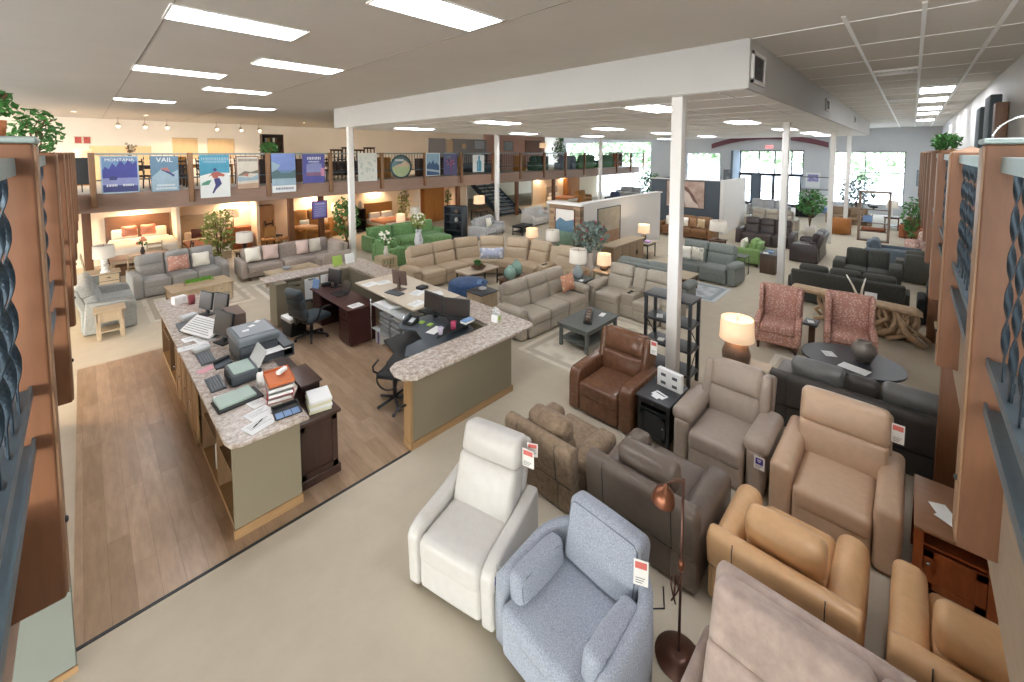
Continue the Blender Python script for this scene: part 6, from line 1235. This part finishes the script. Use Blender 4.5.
t, w, h = poster('slim white poster with a teal bottle shape', 14.49, 15.3, 2.75, 3.67, Pw); shape(t, 'bottle', [(-.12, -h+.04), (.2, -h+.04), (.2, .1), (.1, .2), (.1, h-.05), (-.02, h-.05), (-.02, .2), (-.12, .1)], Pt); shape(t, 'highlight', [(-.04, -.3), (.02, -.3), (.02, .2), (-.04, .2)], Pi, .0105)
t = thing('round_sign', 'round dark green sign with a mountain scene on the balcony railing', 'sign', (10.17, 16.88, 3.15)); Mz = at(0, 0, 0, rx=PI/2)
MB().lathe([(.53, -.015), (.55, 0), (.55, .02), (.5, .025)], M=Mz, n=40).build('rim', pm('dark_teal', '2f4a4c'), t); MB().lathe([(.48, .026), (.48, .028)], M=Mz, n=40).build('disc', Pg, t)
shape(t, 'meadow', [(.46*math.cos(a), .46*math.sin(a)) for a in [PI+PI*i/14 for i in range(15)]], pm('meadow', 'a8b890'), .0295); shape(t, 'peak', [(-.4, .0), (.46, .0), (.44, .12), (.2, .3), (.0, .14), (-.2, .1)], pm('peak_tan', 'c2b09a'), .03); marks(t, 4, -.3, .1, .3, .1, Pw, .031, 12)
t = thing('notice_sign', 'purple notice sign with wavy border on the wooden pillar', 'sign', (6.6, 17.17, 1.5)); MB().bb((-.3, -.012, -.36), (.3, .0, .36)).build('border', pm('deep_purple', '5f3f86'), t); MB().bb((-.25, -.016, -.31), (.25, -.012, .31)).build('face', pm('periwinkle_face', '7f82c0'), t); b = MB()
for k in range(5): b.bb((-.2, -.018, .1-.085*k), (.18-.05*(k % 2), -.016, .12-.085*k))
b.bb((-.18, -.018, .2), (.18, -.016, .26)).build('text_line', pm('lilac_text', 'b4b0dc'), t)

# ---------------------------------------------------------------- balcony floor: furniture behind the railing
ZB = FZ1-.009
def lift(o, dz=ZB): o.location.z += dz; return o
M_dkw = wood('espresso_wood', '3c2c25', .3, .5); M_gold = wood('golden_oak', 'a9742f', .3, .4, (10, 10, 1.5)); M_darkfab = cloth('black_cloth', '2c2c2e', None, 40); M_tanw = wood('birch_panel', 'd8b88c', .1, .6, (10, 10, 1.2), 1.2)
def chair(label, x, y, rz, m, ms=None, z=0, h=.95, name='dining_chair', slats=True, group=None, sh=.46):
    t = thing(name, label, 'chair', (x, y, z), rz, group); ms = ms or m
    MB().soft((0, 0, sh-.03), (.44, .44, .06), .02, n=1).build('seat', ms, t)
    for sx in (-1, 1):
        MB().tube([(sx*.18, -.18, sh-.05), (sx*.19, -.19, 0)], .02, 6).build('leg', m, t)
        MB().tube([(sx*.18, .24, 0), (sx*.18, .19, sh), (sx*.18, .26, h)], .02, 6).build('leg', m, t)
    b = MB()
    if slats:
        for k in range(3): b.box((0, .225+.02*k, sh+.16+.14*k), (.36, .018, .06))
    else: b.soft((0, .22, (sh+h)/2+.06), (.38, .04, h-sh-.1), .015, n=1)
    b.build('backrest', ms if not slats else m, t); return t
C0 = chair('dark slat-back chair in the row behind the back balcony railing', 1.32, 18.4, .3, M_dkw, M_dkw, ZB, 1.0, group='dark chairs behind the balcony railing')
for x, y, a in ((2.35, 18.3, -.2), (3.1, 18.4, .2), (4.3, 18.5, .2), (8.1, 18.2, 0), (7.4, 18.3, .3), (7.6, 18.9, PI), (8.75, 18.5, .2), (11.2, 18.4, -.3)): dup(C0, (x, y, ZB), a)
t = thing('tv_screen', 'black framed panel standing behind the first bay of the back railing', 'screen', (-.02, 17.9, ZB)); MB().bb((-.3, -.02, .25), (.3, .02, 1.05)).build('panel', M_blk, t); MB().tube([(-.2, .0, .3), (-.26, -.1, 0)], .015).build('leg', M_blk, t); MB().tube([(.2, .0, .3), (.26, -.1, 0)], .015).build('leg', M_blk, t); MB().tube([(0, .02, .9), (0, .3, 0)], .015).build('leg', M_blk, t)
def dining(label, x, y, w, d, mt, rz=0): return lift(table(label, x, y, rz, w, d, .76, mt, mt, None, .07, .04, .08, name='dining_table'))
dining('dark dining table behind the MONTANA poster', 1.8, 19.3, 1.6, .9, M_dkw); dining('golden oak dining table behind the skier poster', 3.4, 19.6, 1.5, .9, M_gold); dining('dark dining table behind the white column', 8.2, 19.9, 1.6, .9, M_dkw)
def hutch(label, x, y, w, d, h, m, n=4, z=ZB, rz=0, name='bookcase', doors=0):
    t = thing(name, label, 'cabinet', (x, y, z), rz); MB().bb((-w/2, d/2-.02, 0), (w/2, d/2, h)).bb((-w/2, -d/2, 0), (-w/2+.03, d/2, h)).bb((w/2-.03, -d/2, 0), (w/2, d/2, h)).bb((-w/2, -d/2, h-.03), (w/2, d/2, h)).bb((-w/2, -d/2, 0), (w/2, d/2, .06)).build('case', m, t)
    for k in range(1, n): MB().bb((-w/2+.03, -d/2+.01, h*k/n), (w/2-.03, d/2-.02, h*k/n+.025)).build('shelf', m, t)
    for k in range(doors): q = MB().bb((-w/2+.02+(w-.04)*k/doors, -d/2-.015, .06), (-w/2+(w-.04)*(k+1)/doors, -d/2, h-.04)).build('door', m, t); MB().ball((-w/2+(w-.04)*(k+(.9 if k % 2 == 0 else .15))/doors, -d/2-.025, h*.5), .015).build('knob', M_blk, q)
    return t
hutch('dark open bookcase standing tall against the cream back wall', 6.95, 24.1, 1.0, .4, 2.15, M_dkw, 5)
for i in range(4):
    for k in range(5): simple('paperback', 'row book on shelf %s of the tall dark bookcase' % 'abcd'[i] if False else 'small book in the tall dark bookcase', 'book', MB().box((0, 0, .11), (.05+.01*(k % 2), .18, .22)), (M_dkw, M_cer, M_wal, M_grey, M_gold)[(k+i) % 5], 6.66+.12*k, 24.05, ZB+.4305*i+.4557, 0, 'books in the tall dark bookcase')
hutch('golden oak cabinet behind the VAIL poster', 2.4, 20.6, .9, .45, 1.05, M_gold, 2, doors=2); hutch('golden oak sideboard behind the round sign', 9.75, 18.3, 1.2, .45, .98, M_gold, 2, doors=2); hutch('golden cabinet by the green sofa end of the balcony', 20.0, 18.6, .7, .5, 1.0, M_gold, 2, doors=1); hutch('walnut sideboard behind the violet poster', 6.3, 18.4, 1.5, .45, .95, M_wal, 2, doors=3); hutch('dark sideboard below the trailing green plant', 5.1, 18.3, .75, .4, .95, M_dkw, 2, doors=2)
hutch('dark wood sideboard behind the coral poster', 12.9, 18.5, 1.6, .45, .9, M_dkw, 2, doors=3); hutch('golden sideboard behind the slim bottle poster', 14.3, 18.6, 1.0, .45, .95, M_gold, 2, doors=2)
for i in range(4):
    table(('dark side table in the stack against the cream wall, left of four', 'dark side table in the stack against the cream wall, second of four', 'dark side table in the stack against the cream wall, third of four', 'dark side table in the stack against the cream wall, right of four')[i], 9.4+.62*i, 22.0, 0, .5, .5, .62+.12*(i % 2), M_dkw, M_dkw, .2, name='side_table').location.z = ZB+.76
    hutch(('first', 'second', 'third', 'fourth')[i]+' dark low chest below the stacked side tables', 9.4+.62*i, 22.0, .58, .5, .755, M_dkw, 2, doors=1)
def wallart(label, x, y, z, w, h, m, name='art_panel', rz=0):
    t = thing(name, label, 'art', (x, y, z), rz); MB().bb((-w/2, -.03, -h/2), (w/2, 0, h/2)).build('panel', m, t); MB().bb((-w/2-.02, -.035, -h/2-.02), (w/2+.02, -.001, -h/2)).bb((-w/2-.02, -.035, h/2), (w/2+.02, -.001, h/2+.02)).build('edge', M_ltoak, t); return t
wallart('first plain wooden art panel on the cream back wall', 3.62, 25.99, 4.0, 1.0, 1.0, M_tanw); wallart('second plain wooden art panel on the cream back wall', 5.1, 25.99, 4.0, 1.15, 1.0, M_tanw)
wallart('left red square picture on the cream back wall', -.05, 25.99, 4.34, .2, .26, pm('brick_red', 'b8524a'), 'small_picture'); wallart('right red square picture on the cream back wall', .22, 25.99, 4.34, .2, .26, pm('brick_red', 'b8524a'), 'small_picture')
t = thing('bamboo_screen', 'long honey bamboo panel standing before the cream back wall', 'screen', (1.2, 24.0, ZB)); MB().bb((-.95, -.02, .05), (.95, .02, 1.48)).build('panel', M_tanw, t); MB().bb((-.95, -.15, 0), (-.85, .15, .05)).bb((.85, -.15, 0), (.95, .15, .05)).build('foot', M_tanw, t)
lamp('ivory drum lamp on the balcony beside the red pictures', .05, 22.0, ZB+.7, 'stick', .25, .3, .3, True, M_brass, .1, .95, 10); hutch('oak nightstand under the ivory balcony lamp', .05, 22.0, .5, .45, .695, M_gold, 2, doors=1)
plant('dried flower stems in a vase behind the MONTANA poster top', 1.1, 17.75, ZB+.72, .75, .14, M_stem, ('vase', .06, .35, M_cer), 'flower_vase', 'flowers', 30, .1, (pm('dry_bloom', 'a89a80'), 10, .04), trunk=False, seed=12); hutch('narrow dark stand under the dried flower stems', 1.1, 17.75, .3, .3, .715, M_dkw, 2, name='plant_stand')
plant('trailing green plant above the snowy lake poster', 5.15, 18.25, ZB+.9505, .62, .36, pot=('cyl', .14, .2, M_wal), count=220, size=.14, seed=13)
# grey display partitions with pictures
for i, (a, b_) in enumerate(((14.25, 15.5), (16.0, 18.9))): struct('wall_balcony_%d' % (i+1), MB().bb((a, 20.55, ZB), (b_, 20.67, ZB+2.06)), mat('dove_grey', '9a9390', .8, 'noise', 2, .04))
painting('warm cream painting between the two grey balcony partitions', 15.75, 20.5, 4.05, 0, .5, 1.1, pm('peach_canvas', 'd9b896'), M_ltoak).location.z = ZB+1.45
t = painting('dark framed landscape on the grey balcony partition', 18.2, 20.54, 4.3, 0, .95, .62, pm('pale_land', 'b8bcc0'), M_graphite); painting('glowing small picture on the grey balcony partition', 16.9, 20.54, 4.2, 0, .35, .35, pm('amber_canvas', 'e0b890'), M_ltoak)
struct('wall_balcony_3', MB().bb((19.0, 20.9, ZB), (25.4, 21.0, CZ-.05)), mat('rose_wall', 'c09a8c', .8, 'noise', 1, .04))
painting('grey-blue picture on the rose balcony wall', 21.3, 20.89, 4.25, 0, .95, .7, pm('grey_blue_canvas', '98a4aa'), M_graphite); painting('wide dark framed picture on the rose balcony wall', 24.0, 20.89, 4.25, 0, 1.9, .9, pm('umber_canvas', '8a6a5c'), M_wal)
lamp('white drum lamp lit at the far stretch of the balcony', 22.9, 19.0, ZB+.95, 'stick', .26, .36, .55, True, M_brass, .1, .95, 16); hutch('dark chest under the white balcony lamp', 22.9, 19.0, .6, .5, .945, M_dkw, 2, doors=1)
sofa('sofa', 'dark green sofa on the balcony behind the stair bay', 'sofa', 21.15, 18.0, 0, 1.2, .9, .95, cloth('bottle_green', '3f5a48', None, 30), 2, 'box', .14, .6, .45, head=False, foot=False).location.z = ZB
sofa('sofa', 'mid green sofa back at the far stretch of the balcony', 'sofa', 26.5, 18.0, PI, 2.2, .9, 1.0, cloth('fern_green', '5f8458', None, 30), 2, 'box', .14, .6, .45, head=False, foot=False).location.z = ZB
sofa('sofa', 'second green sofa back near the end of the balcony', 'sofa', 29.4, 18.0, PI, 1.8, .9, 1.0, cloth('fern_green', '5f8458', None, 30), 2, 'box', .14, .6, .45, head=False, foot=False).location.z = ZB
sofa('armchair', 'rust orange chair back near the end of the balcony', 'armchair', 31.0, 18.1, PI, .8, .8, 1.15, cloth('rust_orange', 'b0694a', None, 30), 1, 'box', .12, .6, .45, head=False, foot=False).location.z = ZB
plant('tall green fig tree at the far stretch of the balcony', 25.6, 19.6, ZB, 2.3, .6, pot=('cyl', .22, .35, M_cer), count=300, size=.22, name='potted_tree', seed=15)
for i in range(3): sofa('dining_chair', ('first', 'second', 'third')[i]+' grey upholstered chair behind the bay with the far white lamp', 'chair', 23.4+.65*i, 17.9, PI, .55, .6, .95, cloth('steel_grey_cloth', '7a828a', None, 30), 1, 'box', .05, .5, .45, head=False, foot=False, bd=.2).location.z = ZB
hutch('tan wall unit near the end of the balcony', 32.3, 18.6, 1.4, .5, 1.25, wood('taupe_oak', 'a08c72', .25, .5), 3)
t = thing('metal_bed', 'blue-grey metal bed frame behind the stair bay railing', 'bed', (17.3, 18.4, ZB)); b = MB()
for x in (-.8, -.4, 0, .4, .8): b.tube([(x, 0, .0 if abs(x) == .8 else .3), (x, 0, 1.1)], .025, 6)
for z in (.3, .7, 1.1): b.tube([(-.8, 0, z), (.8, 0, z)], .025, 6)
b.build('headboard', M_iron, t); MB().soft((0, 1.0, .4), (1.6, 1.9, .3), .08).build('mattress', cloth('slate_blanket', '5f6a74', None, 30), t); MB().bb((-.75, .1, 0), (.75, 1.9, .25)).build('base', M_iron, t)
# side balcony plants and pieces near the viewer
plant('leafy green plant in the far corner of the side balcony', -.72, 15.0, ZB+.6, 1.6, .46, pot=('cyl', .2, .4, M_wal), count=340, size=.16, seed=21); hutch('low dark stand under the leafy corner plant', -.72, 15.0, .5, .5, .595, M_dkw, 2, name='plant_stand')
plant('green plant in a terracotta pot above the capped post', -.64, 7.0, ZB+1.38, .5, .2, pot=('cyl', .11, .17, mat('terracotta', 'a8683c', .8, 'noise', 8, .15)), count=150, size=.1, seed=22); hutch('tall dark stand under the terracotta potted plant', -.64, 7.0, .3, .3, 1.375, M_dkw, 2, name='plant_stand')
plant('green fern in a moss basket on the walkway railing posts', 16.0, -.62, ZB+.95, .75, .3, pot=('cyl', .2, .3, pm('moss', '5a5a3a')), count=260, size=.14, seed=23); hutch('narrow dark stand under the walkway fern', 16.0, -.62, .35, .35, .945, M_dkw, 2, name='plant_stand')
for i, (x, h) in enumerate(((12.6, 2.1), (11.2, 2.2), (10.2, 2.0))):
    t = thing('folding_screen', ('farther dark grey tall panel leaning on the white walkway wall', 'nearer dark grey tall panel leaning on the white walkway wall', 'brown tall panel leaning on the white walkway wall')[i], 'panel', (x, -.98, ZB)); MB().soft((0, 0, h/2), (.7 if i < 2 else .3, .14, h), .02, n=0).build('panel', (mat('anthracite', '3f4a50', .6, 'noise', 6, .1), mat('anthracite', '3f4a50'), M_wal)[i], t); MB().bb((-.1, -.09, 0), (.1, .09, .03)).build('foot', M_blk, t)
t = thing('arched_trim', 'clear half-round arch behind the tall walkway post', 'ornament', (3.6, -.46, ZB)); MB().tube([(0, .14*math.cos(a), 1.28+.13*math.sin(a)) for a in [PI*i/14 for i in range(15)]], .006, 6).build('arch', M_chrome, t); MB().tube([(0, .14, 1.28), (0, .14, 0)], .008, 6).tube([(0, -.14, 1.28), (0, -.14, 0)], .008, 6).build('leg', M_chrome, t)
# ---------------------------------------------------------------- bays below the back balcony
M_peach = mat('peach_wall', 'eedcc4', .8, 'noise', 1, .04)
struct('wall_bay_back', MB().bb((-6, 19.55, 0), (15.0, 19.7, FZ0+.02)).bb((22.5, 19.6, 0), (31, 19.75, FZ0+.02)), M_peach)
for i, (x, y0) in enumerate(((2.2, 18.3), (4.75, 18.7), (8.6, 18.4), (12.1, 18.4), (14.95, 18.0))): struct('wall_bay_%d' % (i+1), MB().bb((x, y0, 0), (x+.1, 19.55, FZ0+.02)), M_peach)
struct('wall_side_bay', MB().bb((-.75, 4.4, 0), (-.6, 8.6, FZ0+.03)), M_peach); struct('wall_side_low', MB().bb((-.75, 4.25, 0), (-.2, 4.38, .68)), mat('grey_green_panel', '7d827a', .7, 'noise', 2, .04)); struct('trim_4', MB().bb((-.75, 4.235, 0), (-.19, 4.25, .05)), M_oakh)
def bed(label, x, y, rz, w, l, hb, mh, mb_, z=0, k=1.):
    t = thing('bed', label, 'bed', (x, y, z), rz); MB().bb((-w/2-.05, l/2, .0), (w/2+.05, l/2+.08, hb), bev=.02).build('headboard', mh, t); MB().bb((-w/2+.03, -l/2+.05, .0), (w/2-.03, l/2, .28)).build('base', mh, t)
    MB().soft((0, 0, .42*k), (w, l, .3*k), .08, n=4).build('mattress', mat('bed_linen', 'f0e6d6', .9, 'noise', 30, .05), t); MB().soft((0, -.25, .53*k), (w+.08, l*.72, .14), .06, puff=(0, 0, .25)).build('duvet', mb_, t)
    for s in (-1, 1): MB().soft((s*w*.24, l/2-.16, .68), (w*.42, .14, .34), .06, M=at(0, 0, .68*(k-1)), puff=(0, .5, 0)).build('bed_pillow', mat('bed_linen', 'f0e6d6'), t)
    return t
M_cover = cloth('cream_coverlet', 'efe2cc', None, 20, .06, .1)
bed('cream bed with brown wooden headboard and coral pillows below the balcony', 1.3, 18.4, 0, 1.6, 2.1, 1.62, M_wal, M_cover, 0, 1.5)
for s in (-1, 1): pillow(('coral pillow at the window side of the cream bed', 'coral pillow at the centre of the cream bed')[(s+1)//2], 1.3+.24*s-.05, 19.0, .95, 0, pm('coral_cloth', 'd98f72'), (.42, .13, .36))
bed('bed with rust brown cover and dark pillow in the second bay', 3.05, 18.45, 0, 1.2, 1.9, 1.45, M_ltoak, cloth('rust_cover', 'a0684c', None, 20))
pillow('dark plum pillow on the rust covered bed', 2.85, 18.95, .62, 0, pm('plum_cloth', '6f4a48'), (.42, .13, .36))
dining('x', 0, 0, 1, 1, M_dkw) if False else None
table('rosy wood dining table with flower vase in front of the cream bed', 1.1, 16.4, 0, 1.35, .8, .76, wood('rosy_wood', 'a8846e', .2), M_ltoakv, None, .06, .04, .08, name='dining_table')
plant('coral flower in a dark vase on the rosy dining table', 1.15, 16.45, .7605, .5, .12, M_leaf, ('vase', .06, .22, M_dkw), 'flower_vase', 'flowers', 20, .1, (pm('coral_cloth', 'd98f72'), 5, .05), trunk=False, seed=24)
for i, (x, y, a, m_) in enumerate(((.95, 15.75, PI, M_ltoakv), (.12, 16.45, PI/2, M_ltoakv), (2.08, 16.4, -PI/2, M_dkw), (1.5, 17.02, 0, M_ltoakv))): chair(('pale spindle chair at the near corner of the rosy dining table', 'pale spindle chair at the end of the rosy dining table', 'dark chair at the far end of the rosy dining table', 'pale chair between the rosy dining table and the cream bed')[i], x, y, a, m_, None, 0, .98)
plant('bushy olive tree beside the sage sofa', 2.95, 15.95, 0, 1.95, .5, M_leafy, ('cyl', .2, .35, M_wal), count=420, size=.15, name='potted_tree', seed=25, bloom=(pm('pale_bloom', 'd8d4a0'), 40, .025))
lamp('white drum lamp on a dark stacked base beside the olive tree', 3.55, 15.45, .62, 'rings', .24, .32, .26, False, M_dkw, .09, .96); table('dark round-legged end table under the dark based lamp', 3.55, 15.45, 0, .5, .5, .615, M_dkw, M_dkw, .2, name='end_table')
hutch('dark dresser with red drawers under the bay lamp', 4.22, 19.2, .8, .42, .85, M_cher, 2, 0, doors=2, name='dresser'); lamp('pale lit drum lamp on the dark dresser in the second bay', 4.05, 19.15, .8505, 'stick', .2, .36, .38, True, M_brass, .1, .95, 12)
hutch('tall light oak armoire in the third bay', 5.15, 19.2, .62, .5, 1.62, wood('warm_oak', 'c08f5f', .25, .5, (10, 10, 1.2)), 2, 0, doors=1, name='armoire')
M_cam = cloth('camel_cloth', 'b0824f', None, 30); M_hon = wood('honey_wood', 'b5803f', .3, .5)
chair('camel upholstered dining chair in front of the oak armoire', 4.9, 17.85, PI, M_hon, M_cam, 0, .95, slats=False); chair('dark slanted chair beside the wooden pillar', 5.3, 18.5, .5, M_dkw, None, 0, 1.05)
sofa('loveseat', 'camel loveseat with cream pillow below the purple sign', 'loveseat', 6.8, 18.9, 0, 1.5, .85, 1.25, M_cam, 2, 'round', .18, .7, .5, head=False, foot=False); pillow('cream pillow on the camel loveseat', 6.5, 18.75, .54, 0, M_bloom, (.4, .13, .36))
t = thing('round_table', 'round honey wood dining table near the camel loveseat', 'table', (6.25, 17.85, 0)); MB().lathe([(.5, .72), (.52, .735), (.5, .76)], n=28).build('table_top', M_hon, t); MB().lathe([(.3, 0), (.3, .05), (.07, .1), (.07, .72)], n=18).build('pedestal', M_hon, t)
for i, (x, y, a) in enumerate(((5.45, 17.75, -1.6), (7.05, 17.8, 1.6))): chair(('camel chair on the near side of the round honey table', 'camel chair on the far side of the round honey table')[i], x, y, a, M_hon, M_cam, 0, .92, slats=False)
lamp('white drum lamp on the chest right of the purple sign', 8.1, 19.1, .8, 'urn', .24, .36, .3, True, M_cer, .1, .95, 12); hutch('honey chest under the lamp right of the purple sign', 8.1, 19.1, .6, .5, .795, M_hon, 2, 0, doors=2)
plant('tall leafy ficus with flowers beside the tufted sectional end', 7.15, 16.0, 0, 2.0, .52, M_leaf, ('cyl', .2, .3, M_wal), count=420, size=.17, name='potted_tree', seed=26, bloom=(pm('pale_bloom', 'd8d4a0'), 26, .035))
hutch('dark open console with pale vases in the fourth bay', 9.05, 19.1, .75, .45, 1.1, M_dkw, 2, 0); 
for i, x in enumerate((8.85, 9.25)): simple('vase', ('pale vase on the dark console, window side', 'pale vase on the dark console, stair side')[i], 'vase', MB().lathe([(.06, 0), (.12, .12), (.1, .26), (.05, .34), (.06, .36)], n=14), M_cer, x, 19.05, 1.1005)
bed('orange covered bed with leafy plant behind in the fifth bay', 10.3, 18.3, 0, 1.4, 1.9, 1.3, M_hon, cloth('apricot_cover', 'c98558', None, 20)); plant('yellow-green plant beside the orange covered bed', 11.5, 18.9, 0, 1.85, .35, M_leafy, ('cyl', .16, .3, M_wal), count=160, size=.16, seed=27)
t = painting('grey and violet photo panel in the fifth bay', 12.4, 19.54, 1.25, 0, .7, 1.2, pm('grey_violet', 'a098a4', kind='voronoi', scale=4, col2='6a6478'), M_cer)
hutch('tall orange wood armoire in the fifth bay', 13.4, 19.1, 1.3, .5, 1.95, wood('orange_wood', 'c07f3c', .2, .5, (10, 10, 1.2)), 2, 0, doors=2, name='armoire'); plant('trailing green plant before the orange armoire', 13.9, 18.3, 0, 1.7, .2, M_leaf, ('cyl', .13, .9, M_wal), count=90, size=.14, seed=28)
table('honey lamp table behind the green chaise', 10.5, 16.2, 0, .6, .5, .55, M_hon, M_hon, .2, name='end_table'); lamp('taller white drum lamp on the honey lamp table', 10.5, 16.3, .5505, 'stick', .22, .42, .3, False, M_cer, .1, .95); table('walnut lamp table behind the green velvet sectional', 9.7, 16.2, 0, .5, .5, .5, M_wal, M_wal, .2, name='end_table'); lamp('small lit lamp on the walnut lamp table', 9.7, 16.2, .5005, 'stick', .2, .36, .2, True, M_brass, .1, .95, 8)
# dark modular shelves and pale sofas in front of the stairs
t = hutch('dark metal display shelf before the pale sofas', 11.35, 14.4, .9, .5, 1.45, mat('graphite_metal', '3f464c', .5, 'flat'), 4, 0, RL+.4, name='etagere')
for i, z in enumerate((.3935, .756, 1.1185)): simple('vase', ('black vase low on the dark metal display shelf', 'white vase in the middle of the dark metal display shelf', 'bronze vase high on the dark metal display shelf')[i], 'vase', MB().lathe([(.05, 0), (.09, .08), (.05, .18), (.06, .2)], n=12), (M_blk, M_cer, M_bronze)[i], 11.35, 14.35, z)
M_pale = cloth('pale_linen', 'c3c3c3', 'a9aaac', 12)
sofa('sofa', 'pale grey linen sofa with scattered pillows before the stairs', 'sofa', 12.6, 13.7, .35, 1.9, .95, .88, M_pale, 2, 'box', .18, .6, .45, head=False, foot=False, low=.08); pillow('dark patterned pillow on the nearer pale sofa', 12.6, 13.7, .48, .35, mat('grey_pattern', '7a8088', .9, 'voronoi', 8, .3, 0, 'd0d2d4'), (.44, .14, .42)); pillow('white pillow on the nearer pale sofa', 12.18, 13.4, .5, .35, M_bloom, (.44, .14, .42))
sofa('sofa', 'off-white sofa beside the stair foot', 'sofa', 16.6, 14.2, .15, 2.1, .95, .9, cloth('ivory_linen', 'd0cdc8', 'bcb9b4', 12), 2, 'round', .2, .62, .45, head=False, foot=False, low=.08); pillow('grey pillow on the off-white sofa', 16.35, 13.92, .49, .15, M_pale, (.44, .14, .42))
sofa('armchair', 'off-white armchair next to the off-white sofa', 'armchair', 18.9, 14.9, -.6, .95, .9, .9, cloth('ivory_linen', 'd0cdc8'), 1, 'round', .16, .6, .45, head=False, foot=False, low=.08)
table('dark low coffee table between the two pale sofas', 14.2, 13.0, .2, 1.0, .6, .42, M_blk, M_blk, .15, .04)
lamp('white drum lamp on a dark table beneath the stairs', 14.6, 16.5, .75, 'stick', .3, .42, .3, True, M_dkw, .1, .96, 10); table('dark table carrying the lamp beneath the stairs', 14.6, 16.5, 0, .8, .6, .745, M_dkw, M_dkw, .2, name='side_table')
# stairs rise from the shop floor to the back balcony
t = thing('staircase', 'dark open-tread staircase rising under the back balcony', 'stairs', (17.2, 17.45, 0)); M_tread = mat('tread_carpet', '8a949c', .9, 'noise', 20, .1); M_str = mat('stringer', '2f3a44', .5, 'flat')
for k in range(10):
    y = .1+.27*k; z = .19*(k+1)
    MB().bb((-.05, y, z-.05), (1.75, y+.3, z)).build('tread', M_tread if k % 1 == 0 else M_str, t); MB().bb((0, y+.01, z-.14), (1.7, y+.03, z-.05)).build('riser', M_str, t)
for x in (-.06, 1.7): MB().prism([(0, 0), (.3, 0), (2.9, 1.8), (2.9, 2.04), (2.75, 2.04), (0, .2)], x, x+.06).build('stringer', M_str, t)
t = thing('handrail', 'dark steel handrail along the near side of the staircase', 'handrail', (17.05, 17.45, 0)); MB().tube([(0, .1, 1.0), (0, 1.5, 1.98)], .025).build('rail', M_iron, t)
for k in range(4): MB().tube([(0, .2+.37*k, .12+.26*k), (0, .2+.37*k, 1.07+.26*k)], .012, 6).build('baluster', M_iron, t)
# far bay beneath the balcony end
hutch('orange wood slatted panel cabinet in the far warm bay', 26.8, 19.3, 1.6, .4, 1.95, wood('orange_wood', 'c07f3c'), 2, 0, doors=4, name='armoire'); sofa('armchair', 'camel leather armchair glowing in the far warm bay', 'armchair', 26.3, 17.9, 0, 1.3, .9, .9, M_cam, 1, 'box', .16, .6, .45, head=False, foot=False); bed('peach covered bed in the far warm bay', 24.3, 18.3, .1, 1.4, 1.8, 1.3, M_ltoak, cloth('apricot_cover', 'c98558'))
plant('leafy indoor tree before the tall windows past the partition', 30.5, 14.6, 0, 2.3, .8, M_leaf, ('cyl', .22, .35, M_cer), count=380, size=.24, name='potted_tree', seed=31)
for i, (x, y, m_) in enumerate(((26.5, 15.4, cloth('navy_cloth', '46506a', None, 30)), (29.5, 13.2, cloth('steel_blue_cloth', '6a7680')), (27.5, 12.4, M_darkfab))): sofa('armchair', ('navy armchair in the bright zone past the partition', 'steel blue armchair in the bright zone past the partition', 'black armchair in the bright zone past the partition')[i], 'armchair', x, y, RL, 1.0, .9, .95, m_, 1, 'box', .16, .6, .45, head=False, foot=False)
sofa('sofa', 'pale sofa along the tall windows past the partition', 'sofa', 32.3, 17.2, RL, 2.2, .9, .85, M_pale, 3, 'box', .16, .6, .45, head=False, foot=False); sofa('sofa', 'silver fabric sofa near the entrance doors', 'sofa', 29.0, 6.2, RL, 2.2, .9, .9, M_pale, 3, 'box', .16, .6, .45, head=False, foot=False)
sofa('recliner', 'black recliner before the wall poster near the entrance', 'recliner', 29.6, 4.4, RL, .9, .9, 1.05, M_darkfab, 1, 'box', .16, .6, .45); painting('tall dark framed photo on the grey wall between window and doors', FX-.01, 9.95, 2.0, RL, .75, 1.0, pm('faded_photo', '7a8288', kind='voronoi', scale=3, col2='b0b6ba'), M_blk)

sofa('armchair', 'black armchair tucked under the walkway beyond the driftwood console', 'armchair', 13.0, -.62, RL, .8, .85, .9, M_darkfab, 1, 'box', .14, .58, .45, head=False, foot=False)
